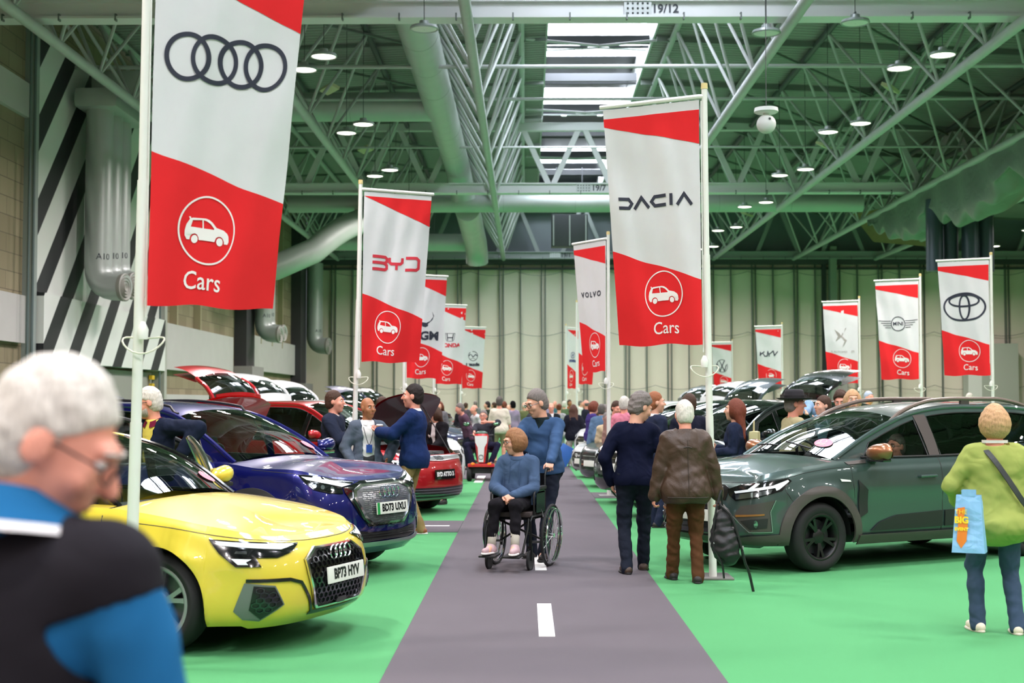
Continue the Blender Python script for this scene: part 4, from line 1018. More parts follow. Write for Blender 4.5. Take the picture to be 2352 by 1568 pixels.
def open_door(car, sg, x0, x1, ang, paintm, zlo=.28, frame=None, xtop=None):
    """door hinged at x0 on side sg (+ is the car's own left), swung out by ang degrees"""
    hy = car.side(x0, .7, 0, sg).y; piv = Vector((x0, hy-sg*.04, 0))
    X = Matrix.Translation(piv) @ Matrix.Rotation(-sg*R(ang), 4, 'Z') @ Matrix.Translation(-piv)
    frame = frame or trimb
    mb = MB(X)
    mb.grid(lambda x, t: car.side(x, zlo+(car.zt_x(x)-zlo)*t, .0, sg), lins(x0, x1, 12), lins(0, 1, 9))
    d = mb.build('open_door', paintm, car.root, True)
    inn = MB(X)
    inn.grid(lambda x, t: car.side(x, zlo+(car.zt_x(x)-zlo)*t, -.1+.03*math.sin(t*7), sg), lins(x0, x1, 12), lins(0, 1, 12))
    for x in (x0, x1): inn.grid(lambda o_, t: car.side(x, zlo+(car.zt_x(x)-zlo)*t, o_, sg), [0, -.1], lins(0, 1, 9))
    inn.grid(lambda x, o_: car.side(x, car.zt_x(x)-.001, o_, sg), lins(x0, x1, 9), [0, -.1]); inn.grid(lambda x, o_: car.side(x, zlo, o_, sg), lins(x0, x1, 9), [0, -.1])
    inn.build('door_lining', grnt, d, True)
    ed = MB(X); ed.grid(lambda o_, t: car.side(x1, zlo+(car.zt_x(x1)-zlo)*t, o_, sg)+Vector((-.004, 0, 0)), [0, -.055], lins(0, 1, 9)); ed.build('door_edge', paintm, d, True)
    # window frame
    top = [(x, car.pz(x)-.035) for x in lins(x0-.02, x1, 14)]; top = [(x, z) for x, z in top if z > car.zt_x(x)+.01]
    path = [(top[0][0]+.03, car.zt_x(x0)+.0)]+top+[(x1-.01, car.zt_x(x1))]
    fr = MB(X); fr.tube([car.gh(a, b, -.01, sg) for a, b in path], .024, 8); fr.build('window_frame', frame, d)
    bt = MB(X); bt.tube([car.gh(a, car.zt_x(a)+.01, .005, sg) for a in lins(x0, x1, 8)], .014, 6); bt.build('waist_strip', chrome, d)
    lay(fill2d([path]), lambda a, b, o_: X @ car.gh(a, b, -.01, sg), .15, 0, 'door_glass', gl_mid, d, True)
    sp = MB(X); c = car.side((x0+x1)/2+.1, .62, -.13, sg); sp.box(c, (.5, .05, .06), bev=.02); sp.tube([car.side(x1+.15, .82, -.13, sg), car.side(x1+.38, .84, -.15, sg)], .012, 6); sp.build('armrest', grnt, d)
    return X, d
# ---- yellow hatchback
ya = place_car('yellow_hatchback', -2.097, 10.05, -20, 'bright yellow hatchback with honeycomb grille, parked nearest the camera on the green floor')
A3 = Car(ya, of=.88, wb=2.636, ro=.83, W=.905, Rw=.325, Ra=.372, z0=.17, nose=.74, cowl=.925, belt=.94, tail=.98, roof=1.385, A0=-.40, A1=-1.30, R1=-2.95, T0=-3.35, hoodc=.05)
A3.body_mesh(yel); A3.house(yel, A_black=True, framemat=blackgl); A3.interior(); A3.wheels('y5', rim=alum, rr=.70); A3.mirrors(yel, x=-.62)
G = sym([(0, .678), (.27, .664), (.405, .592), (.395, .50), (.33, .29), (.30, .262), (0, .252)][0:])
G = [(.27, .666), (.405, .594), (.398, .50), (.335, .29), (.305, .262), (-.305, .262), (-.335, .29), (-.398, .50), (-.405, .594), (-.27, .666)]
A3.front([G], gframe, .004, .004, 'grille')
A3.front([G, [(x*.955, .46+(z-.46)*.94) for x, z in G]], chrome, .008, .014, 'grille_frame')
Gi = [(x*.95, .46+(z-.46)*.93) for x, z in G]
A3.front(hexes(Gi), darkch, .010, .010, 'honeycomb', step=.2)
A3.front([[(-.06, .31), (.06, .31), (.075, .285), (.05, .27), (-.05, .27), (-.075, .285)]], gframe, .018, .01, 'radar_cover')
A3.plate('BP73 HYV', .470, out=.035, s0=.03)
A3.plate_c = A3.surf(.02, .60); emblem_rings(A3.root, A3.plate_c.x+.03, .02, .612, .045, .1)
A3.front([[(.39, .70), (.52, .648), (.64, .622), (.80, .63), (.765, .572), (.93, .575), (1.04, .66), (1.115, .75), (.9, .735), (.6, .712)]], blackgl, .004, .006, 'headlight', True)
A3.front([[(.45, .694), (1.07, .738), (1.04, .712), (.92, .70), (.60, .672)]], ledm, .011, .004, 'daytime_light', True)
A3.front([[(.60, .662), (.9, .688), (1.0, .682), (.97, .645), (.84, .64), (.66, .635)]], lensm, .011, .003, 'main_lens', True)
A3.front([[(.83, .622), (.96, .628), (.915, .590), (.85, .588), (.865, .605)]], ledm, .011, .003, 'lower_light', True)
A3.front([[(.86, .655), (.94, .66), (.93, .675), (.86, .672)]], reflm, .015, .003, 'reflector', True)
A3.front([[(.602, .322), (.672, .448), (.875, .472), (.946, .292), (.886, .236), (.77, .222)]], M('intake_grey', (104, 114, 108), .4), .002, .004, 'intake_frame', True)
I3 = [(.615, .325), (.678, .438), (.815, .452), (.845, .30), (.765, .236)]
A3.front([I3], gframe, .007, .003, 'intake', True); A3.front(hexes(I3, .03, .02, .80), darkch, .011, .008, 'intake_mesh', True, step=.2)
A3.front(stroke([(.865, .486), (.56, .480), (.462, .452), (.385, .345), (.335, .245), (.0, .232)], .022), gframe, .003, .006, 'blade_strip', True)
A3.front([[(.0, .226), (.36, .226), (.36, .246), (.0, .25)]], gframe, .004, .004, 'lower_slot', True)
seam_sz(A3, [(1.718, .842), (1.382, .812), (1.064, .768), (.8, .738), (.344, .708), (0, .702)])
A3.seam([(-.42, .88), (-.40, .6), (-.45, .24)]); A3.seam([(-1.52, .93), (-1.53, .6), (-1.5, .24)]); A3.seam([(-2.55, .95), (-2.5, .7), (-2.35, .45)])
handle(A3, -1.35, .80, yel); handle(A3, -2.3, .82, yel)
A3.flank([[(-.45, .17), (-2.2, .17), (-2.2, .23), (-.45, .22)]], trimb, .012, .01, 'sill_trim')
Xd, dd_ = open_door(A3, 1, -.46, -1.5, 50, yel, frame=chrome)
# ---- dark blue electric suv
qa = place_car('dark_blue_suv', -2.075, 13.92, -28, 'dark blue metallic sport utility car with a closed silver grille, behind the yellow hatchback')
Q4 = Car(qa, of=.87, wb=2.764, ro=.95, W=.932, Rw=.36, Ra=.42, z0=.21, nose=.93, cowl=1.05, belt=1.05, tail=1.08, roof=1.58, A0=-.36, A1=-1.18, R1=-3.1, T0=-3.55, hoodc=.06, blunt=.6, hz=1.48,
         prof=[(-.36, 1.05), (-.74, 1.285), (-1.18, 1.48), (-1.6, 1.56), (-2.2, 1.59), (-3.1, 1.53), (-3.35, 1.3), (-3.55, 1.10)])
Q4.body_mesh(navy); Q4.house(navy, gls=[None, gl_mid, gl_dark]); Q4.interior(); Q4.wheels('five'); Q4.mirrors(navy, low=chrome, sides=(1,), x=-.52)
qb = [(.30, .893), (.585, .842), (.578, .80), (.44, .60), (.30, .475), (-.30, .475), (-.44, .60), (-.578, .80), (-.585, .842), (-.30, .893)]
Q4.front([qb], blackgl, .004, .005, 'nose_mask')
qs_ = [(.32, .858), (.45, .812), (.465, .74), (.36, .57), (.26, .498), (-.26, .498), (-.36, .57), (-.465, .74), (-.45, .812), (-.32, .858)]
Q4.front([qs_], M('silver_shield', (128, 132, 138), .3, metal=.8), .008, .006, 'shield_grille')
Q4.front([[(x*1.04, .678+(z-.678)*1.06) for x, z in qs_], [(x*.97, .678+(z-.678)*.95) for x, z in qs_]], chrome, .008, .014, 'shield_frame')
slv = []; slf = []; r2 = random.Random(5)
z = .52; j = 0
while z < .85:
    x = -.46+(j % 2)*.03
    while x < .44:
        w_ = .04+.05*r2.random(); c4 = [(x, z), (x+w_, z), (x+w_, z+.006), (x, z+.006)]
        if all(inpoly(a*1.06, .678+(b-.678)*1.06, qs_) for a, b in c4): slv += c4; slf.append(tuple(range(len(slv)-4, len(slv))))
        x += w_+.02
    z += .0175; j += 1
Q4.front((slv, slf), M('bright_slat', (215, 220, 226), .2, metal=.9), .014, .004, 'shield_slats', step=.3)
Q4.plate('BD73 UXU', .635, out=.04, band=greenband, s0=.03)
emblem_rings(Q4.root, Q4.surf(.02, .78).x+.035, .04, .785, .052, .12)
Q4.front([[(.39, .888), (.60, .842), (.60, .79), (.76, .80), (.91, .835), (1.0, .90), (1.075, .965), (.92, .958)]], blackgl, .004, .006, 'headlight', True)
Q4.front([[(.46, .872), (.94, .942), (1.04, .952), (.98, .922), (.70, .872), (.60, .852)]], ledm, .011, .004, 'daytime_light', True)
Q4.front([[(.66, .85), (.92, .90), (.96, .885), (.88, .845), (.76, .818), (.68, .815)]], lensm, .011, .003, 'main_lens', True)
for q in (.72, .82, .9): Q4.front([circ(q, .838+(q-.7)*.15, .02, 14)], reflm, .016, .003, 'led_module', True)
Q4.front([[(0, .335), (.40, .33), (.55, .36), (.52, .43), (.46, .445), (.25, .42), (0, .415)]], gframe, .004, .004, 'lower_intake', True)
for z in (.355, .378, .40): Q4.front(stroke([(.0, z), (.5, z+.008)], .006), trimb, .008, .008, 'intake_slat', True)
Q4.front(stroke([(.0, .30), (.45, .305), (.65, .335)], .045), M('lip_silver', (168, 174, 178), .3, metal=.7), .01, .012, 'lower_lip', True)
Q4.front([[(.62, .50), (.86, .56), (.92, .50), (.86, .40), (.70, .38)]], blackgl, .003, .004, 'side_intake', True)
seam_sz(Q4, [(1.6, 1.0), (1.2, .978), (.992, .962), (.38, .898), (0, .9)])
Q4.archtrim(trimb, .06, .014); Q4.flank([[(-.44, .21), (-2.34, .21), (-2.34, .30), (-.44, .30)]], trimb, .016, .012, 'sill_trim')
Q4.seam([(-.42, 1.0), (-.40, .7), (-.48, .3)]); Q4.seam([(-1.5, 1.03), (-1.5, .6), (-1.5, .3)]); handle(Q4, -1.35, .9, navy); handle(Q4, -2.35, .92, navy)
Xq, dq = open_door(Q4, -1, -.48, -1.5, 60, navy, zlo=.32)
m = MB(Xq); c = Q4.gh(-.72, 1.13, .16, -1); m.ball(c, (.06, .115, .07), 14, 10); m.build('door_mirror', trimb, dq)
# roof rails
for sg in (1, -1):
    MB().tube([Q4.rib(i, sg*.9)+Vector((0, 0, .045 if Q4.iA+2 < i < Q4.iR-1 else .0)) for i in range(Q4.iA+1, Q4.iR+1)], .014, 8).build('roof_rail', trimb, Q4.root)
brnt = M('satin_brown_trim', (74, 68, 66), .45)
# ---- dark green estate
ja = place_car('dark_green_estate', 2.414, 14.495, -150, 'dark green estate car with black wheel arches and copper mirror caps at right')
JG = Car(ja, of=.83, wb=2.897, ro=.82, W=.885, Rw=.332, Ra=.405, z0=.24, nose=.905, cowl=1.055, belt=1.06, tail=1.1, roof=1.57, A0=-.30, A1=-1.25, R1=-3.35, T0=-3.62, hoodc=.05, blunt=.7, bow=.12, hz=1.455,
         prof=[(-.30, 1.055), (-.76, 1.285), (-1.25, 1.455), (-1.7, 1.545), (-2.3, 1.58), (-3.35, 1.53), (-3.5, 1.33), (-3.62, 1.12)])
JG.body_mesh(dgreen); JG.house(dgreen, framemat=dgreen, gls=[gl_clear, gl_dark, gl_dark], wins=[(-.66, -1.50, -.10, .03), (-1.68, -2.55, .02, .02), (-2.63, -3.38, .02, .12)], m_top=.06)
JG.interior(); JG.wheels('y5', rim=M('satin_black_rim', (16, 17, 18), .38), rr=.62); JG.mirrors(paint('copper_paint', (150, 96, 62), .6), low=blackgl, big=1.3, x=-.66, dz=-.055)
JG.archtrim(brnt, .088, .02, depth=.02)
JG.flank([[(-.45, .24), (-2.45, .24), (-2.45, .335), (-.45, .335)]], brnt, .02, .016, 'sill_cladding')
JG.flank([[(-.62, .365), (-.73, .45), (-.95, .51), (-1.585, .535), (-1.585, .375)]], trimb, .008, .008, 'door_cladding'); JG.flank([[(-1.62, .375), (-1.62, .537), (-2.30, .54), (-2.38, .42), (-2.38, .38)]], trimb, .008, .008, 'door_cladding')
JG.flank([[(-.455, .50), (-.455, .87), (-.57, .77), (-.57, .55)]], trimb, .008, .008, 'fender_panel')
JG.front([[(0, .27), (.96, .27), (1.0, .30), (.985, .375), (.7, .36), (.5, .33), (0, .33)]], brnt, .012, .01, 'bumper_cladding', True)
JG.front([[(.40, .69), (0, .69), (0, .835), (.34, .83), (.42, .80)]], gframe, .004, .004, 'grille', True)
for i, z in enumerate((.712, .742, .772, .802)): JG.front([[(.05+.10*k, z), (.13+.10*k, z), (.125+.10*k, z+.012), (.05+.10*k, z+.012)] for k in range(3)], ledm, .01, .006, 'grille_bar', True)
JG.front([[(0, .36), (.46, .36), (.52, .46), (.42, .62), (0, .64)]], gframe, .004, .004, 'lower_grille', True)
for z in (.40, .45, .50, .55, .60): JG.front(stroke([(0, z), (.42, z)], .012), trimb, .008, .008, 'grille_slat', True)
JG.plate('', .53, out=.03)
JG.front([[(.40, .79), (.57, .846), (.8, .868), (1.10, .903), (1.13, .878), (1.02, .786), (.75, .72), (.53, .69), (.44, .735)]], blackgl, .004, .006, 'headlight', True)
JG.front([[(.50, .775), (.93, .838), (1.09, .89), (1.10, .875), (.99, .80), (.96, .79), (.95, .815), (.52, .755)]], ledm, .011, .004, 'daytime_light', True)
JG.front([[(.52, .745), (.92, .80), (.90, .765), (.74, .728), (.54, .70)]], reflm, .011, .003, 'main_lens', True)
JG.front([[(.66, .80), (.72, .80), (.80, .855), (.75, .86)]], ledm, .012, .004, 'light_blade', True)
JG.front([[(.52, .54), (.60, .64), (.75, .665), (.94, .698), (.885, .588), (.905, .408), (.69, .40), (.60, .46)]], brnt, .006, .006, 'bumper_panel', True)
JG.front(stroke([(.52, .54), (.60, .47), (.69, .395), (.915, .40), (.895, .588), (.95, .70)], .008), M('bright_edge', (150, 160, 158), .25, metal=.6), .009, .006, 'panel_edge', True)
JG.front([[(.55, .555), (.835, .573), (.835, .558), (.555, .535)]], copper, .014, .004, 'copper_strip', True)
JG.front([[(.60, .50), (.72, .52), (.87, .53), (.86, .44), (.70, .42)]], trimb, .013, .003, 'fog_lamp_pocket', True)
JG.front([circ(.755, .475, .018, 16, .036)], reflm, .017, .006, 'fog_lamp', True)
seam_sz(JG, [(1.9, 1.0), (1.6, .985), (1.3, .95), (1.08, .905), (.6, .862), (.3, .85), (0, .85)])
seam_sz(JG, [(1.05, .80), (1.12, .70), (1.16, .64)])
JG.seam([(-.385, 1.03), (-.40, .8), (-.465, .33)]); JG.seam([(-1.6, 1.06), (-1.6, .7), (-1.585, .34)], .012); JG.seam([(-2.58, 1.06), (-2.56, .85), (-2.5, .7), (-2.42, .5)], .01)
handle(JG, -1.38, .885, dgreen); handle(JG, -2.35, .895, dgreen)
JG.flank([[(-.225, .885), (-.35, .872), (-.36, .855), (-.24, .86)]], whitep, .006, .006, 'side_indicator')
JG.flank([[(-.60, 1.065), (-.33, 1.045), (-.36, 1.02), (-.60, 1.03)]], brnt, .004, .004, 'mirror_base')
for sg in (1, -1):
    pts = [JG.rib(i, sg*.93) for i in range(JG.iA, JG.iR+1)]; n_ = len(pts)
    pts = [p+Vector((0, 0, .075*min(1, 4*i/n_, 4*(n_-1-i)/n_)**.6 if 0 < i < n_-1 else 0)) for i, p in enumerate(pts)]
    MB().tube([pts[0]+(pts[0]-pts[1])*2.2]+pts, .022, 8).build('roof_rail', M('rail_bronze', (112, 98, 90), .4, metal=.3), JG.root)
    MB().box(pts[n_//2]-Vector((0, 0, .045)), (.12, .03, .06)).build('rail_foot', brnt, JG.root)
    MB().tube([JG.gh(a, JG.zt_x(a)+.02, .006, sg) for a in lins(-.62, -3.3, 14)], .010, 6).build('waist_strip', trimb, JG.root)
    lay(fill2d([[(-1.52, 1.07), (-1.66, 1.07), (-1.65, 1.50), (-1.48, 1.49)]]), lambda a, b, d, sg=sg: JG.gh(a, b, d, sg), .1, 0, 'door_pillar', M('pillar_bronze', (70, 62, 60), .4), JG.root, True, dz=.006)
# wipers and windscreen sticker
for a0 in (.55, -.15):
    p = [JG.rib(1, a0)+Vector((.03, 0, .015)), JG.rib(1, a0-.25)+Vector((.03, 0, .03)), JG.rib(2, a0-.62)+Vector((.02, 0, .025))]
    MB().tube(p, .009, 5).build('wiper', trimb, JG.root)
def sticker(car, u0, v0, w=1.0):
    def ws(u, v, d):
        i = 2+v; i0 = int(i); f = i-i0; p = car.rib(i0, u).lerp(car.rib(i0+1, u), f); return p+Vector((.006+d, 0, .008+d))
    lay(fill2d([circ(u0, v0, .155*w, 28, 1.25*w)]), ws, (.05, .3), 0, 'show_sticker', M('sticker_pink', (240, 132, 150), .5), car.root, True)
    lay(fill2d(ring(u0-.02, v0+.4, .055*w, .012, 24, .45*w)), ws, (.05, .3), 0, 'sticker_ring', whitep, car.root, True, dz=.003)
    return ws
ws = sticker(JG, .58, 1.35); sticker(A3, .70, 1.0, .9); sticker(Q4, .74, 1.0, .9)
lay(fill2d([[(.50, .95), (.66, .95), (.66, 1.08), (.50, 1.08)], [(.50, .62), (.64, .62), (.64, .75), (.50, .75)]]), ws, (.05, .3), 0, 'sticker_text', whitep, JG.root, True, dz=.003)
# ---- red electric suv with raised bonnet
ba = place_car('red_suv', -1.936, 21.3, -30, 'red electric sport utility car with its dark bonnet raised, behind the men in blazers')
BY = Car(ba, of=.86, wb=2.72, ro=.87, W=.93, Rw=.34, Ra=.40, z0=.2, nose=.86, cowl=1.02, belt=1.03, tail=1.05, roof=1.6, A0=-.38, A1=-1.3, R1=-3.1, T0=-3.5, hoodc=.05, blunt=.5)
BY.body_mesh(redp, hood_open=58); BY.house(redp, tail_open=98); BY.interior(); BY.wheels('five', steer=-.35); BY.mirrors(redp)
BY.front([[(.0, .775), (.80, .80), (.84, .84), (.5, .848), (0, .852)]], M('satin_band', (178, 180, 180), .3, metal=.8), .004, .01, 'nose_band', True)
BY.front(text2d('BYD', .075, 0, .815, .003, 1.5), trimb, .018, 0, 'nose_lettering')
BY.front([[(.86, .80), (1.15, .84), (1.2, .82), (1.1, .76), (.84, .73), (.78, .77)]], blackgl, .004, .006, 'headlight', True); BY.front([[(.86, .79), (1.12, .825), (1.1, .80), (.88, .765)]], ledm, .011, .004, 'daytime_light', True)
BY.plate('BYD ATTO 3', .58, w=.52, h=.14, mat=blackgl, ink=M('plate_ink_white', (235, 235, 235), .4), ts=.085)
BY.front([[(0, .24), (.7, .25), (.82, .34), (.7, .40), (0, .39)]], gframe, .004, .004, 'lower_intake', True)
for z in (.28, .32, .36): BY.front(stroke([(0, z), (.72, z+.01)], .008), reflm, .01, .006, 'intake_slat', True)
BY.front([[(.80, .33), (.92, .52), (.98, .50), (.96, .30)]], gframe, .004, .004, 'corner_vent', True); BY.front(stroke([(0, .225), (.75, .235)], .03), M('lip_silver', (168, 174, 178), .3, metal=.7), .012, .01, 'lower_lip', True)
BY.archtrim(trimb, .055, .012)
# ---- other show cars
pearl = paint('white_car_paint', (222, 224, 224)); blackp = paint('black_car_paint', (12, 13, 15), .3, .25); dkgrey = paint('graphite_paint', (60, 70, 74), .5); navy2 = paint('midnight_blue_paint', (24, 30, 74), .4); red2 = paint('bright_red_paint', (200, 22, 28)); steelb = paint('steel_blue_paint', (120, 144, 164), .5); silver = paint('silver_paint', (150, 154, 156), .7)
KIND = dict(
 hatch=dict(of=.84, wb=2.58, ro=.68, W=.88, Rw=.32, Ra=.37, z0=.18, nose=.76, cowl=.97, belt=.99, tail=1.03, roof=1.47, A0=-.36, A1=-1.2, R1=-2.75, T0=-3.15),
 suv=dict(of=.86, wb=2.70, ro=.84, W=.92, Rw=.35, Ra=.41, z0=.22, nose=.90, cowl=1.05, belt=1.07, tail=1.1, roof=1.62, A0=-.36, A1=-1.25, R1=-3.05, T0=-3.42, blunt=.5),
 van=dict(of=.84, wb=3.0, ro=.9, W=.96, Rw=.35, Ra=.42, z0=.24, nose=1.05, cowl=1.22, belt=1.25, tail=1.25, roof=2.0, A0=-.1, A1=-1.0, R1=-3.6, T0=-3.8, blunt=.6),
 low=dict(of=.84, wb=2.50, ro=.70, W=.90, Rw=.33, Ra=.38, z0=.15, nose=.66, cowl=.86, belt=.88, tail=.92, roof=1.24, A0=-.5, A1=-1.2, R1=-2.2, T0=-2.9))
def show_car(name, kind, x, y, hd, mat, label, bonnet=0, tailgate=0, style='five', face='slim', gls=None, cat='car', arch=None, door=None):
    r = place_car(name, x, y, hd, label, cat); c = Car(r, res=.6, **KIND[kind])
    c.body_mesh(mat, hood_open=bonnet); c.house(mat, gls=gls or [gl_mid, gl_mid, gl_dark], tail_open=tailgate, framemat=mat); c.interior(); c.wheels(style); c.mirrors(mat)
    z = c.nose
    c.front([[(0, z-.10), (.42, z-.10), (.5, z-.2), (.4, z-.42), (0, z-.44)]], gframe, .004, .004, 'grille', True, step=.2)
    for q in (.16, .24, .32): c.front(stroke([(0, z-q), (.40, z-q)], .012), chrome, .009, .006, 'grille_bar', True, step=.2)
    c.front([[(.55, z-.09), (.95, z-.02), (1.08, z+.02), (1.05, z-.06), (.9, z-.15), (.58, z-.17)]], blackgl, .004, .005, 'headlight', True, step=.2)
    c.front([[(.60, z-.10), (.98, z-.025), (1.0, z-.06), (.64, z-.135)]], ledm, .011, .004, 'headlight_lens', True, step=.2)
    c.front([[(.60, z-.38), (.86, z-.34), (.88, z-.52), (.64, z-.54)]], gframe, .003, .004, 'side_intake', True, step=.2)
    c.plate('', z-.30, out=.02)
    c.seam([(c.A0-.02, c.cowl-.05), (c.A0-.02, .3)], .012); c.seam([(c.A0-1.1, c.belt-.02), (c.A0-1.1, .3)], .012)
    for sg in (1, -1): MB().tube([c.gh(a, c.zt_x(a)+.015, .006, sg) for a in lins(c.A0-.3, c.R1-.2, 10)], .010, 5).build('waist_strip', chrome, r)
    handle(c, c.A0-.95, c.belt-.13, mat); handle(c, c.A0-1.85, c.belt-.12, mat)
    if arch: c.archtrim(arch, .06, .012)
    if door: open_door(c, door, c.A0-.1, c.A0-1.1, 55, mat)
    return c
show_car('red_hatchback', 'hatch', -3.75, 17.1, -28, red2, 'bright red car with raised bonnet glimpsed behind the dark blue car', bonnet=62)
show_car('white_electric_suv', 'suv', -2.05, 24.9, -30, pearl, 'white car with black arches and raised tailgate between the red car and the scooter', arch=trimb, tailgate=98)
show_car('white_city_car', 'hatch', -2.3, 28.6, -30, pearl, 'white car with raised tailgate parked behind the scooter rider', tailgate=100)
show_car('navy_hatchback', 'hatch', -2.3, 38.8, -28, navy2, 'dark navy car with raised tailgate behind the bald man in grey blazer', tailgate=100)
show_car('black_hatchback', 'hatch', -2.5, 43.8, -28, blackp, 'black car with raised tailgate beyond the raised maroon bonnet', tailgate=100)
show_car('black_suv', 'suv', -2.5, 47.8, -30, blackp, 'black car among the distant crowd left of the walkway', tailgate=98)
show_car('grey_car', 'suv', -9.3, 31.6, 150, dkgrey, 'grey car with raised grey bonnet between the red and white tailgates', bonnet=62)
show_car('blue_van', 'van', -7.7, 21.6, -25, navy, 'tall blue people carrier at the far left behind the banner pole')
# right hand stands
show_car('black_suv', 'suv', 2.25, 20.3, -150, paint('black_green_paint', (26, 34, 34), .3, .25), 'black green car with bright windscreen behind the two men walking away', gls=[gl_dark]*3)
show_car('black_estate', 'suv', 2.1, 23.1, -150, blackp, 'black car with its tailgate raised, right of the tall banner pole', tailgate=100, gls=[gl_dark]*3)
show_car('graphite_car', 'hatch', 2.0, 27.7, -150, dkgrey, 'dark grey car with its nose over the green floor beside the man in navy', tailgate=102, gls=[gl_dark]*3)
show_car('white_sports_car', 'low', 1.95, 31.2, -152, pearl, 'low white car nosing out beyond the dark grey one')
show_car('white_hatchback', 'suv', 2.2, 35.4, -150, pearl, 'white car with raised tailgate above the dark haired man in suit', tailgate=98)
show_car('silver_suv', 'suv', 2.4, 42.8, -150, silver, 'silver car with raised tailgate above the crowd left of the tall banner pole', tailgate=98)
show_car('green_car', 'suv', 8.0, 34.5, -150, paint('moss_paint', (70, 90, 76), .4), 'dull green car behind the man in the hat')
show_car('red_small_car', 'hatch', 13.2, 43.0, -150, red2, 'small bright red car beyond the green estate roof', bonnet=50)
show_car('blue_grey_suv', 'suv', 6.4, 18.2, -150, steelb, 'blue grey car with raised tailgate at the far right edge', tailgate=95)
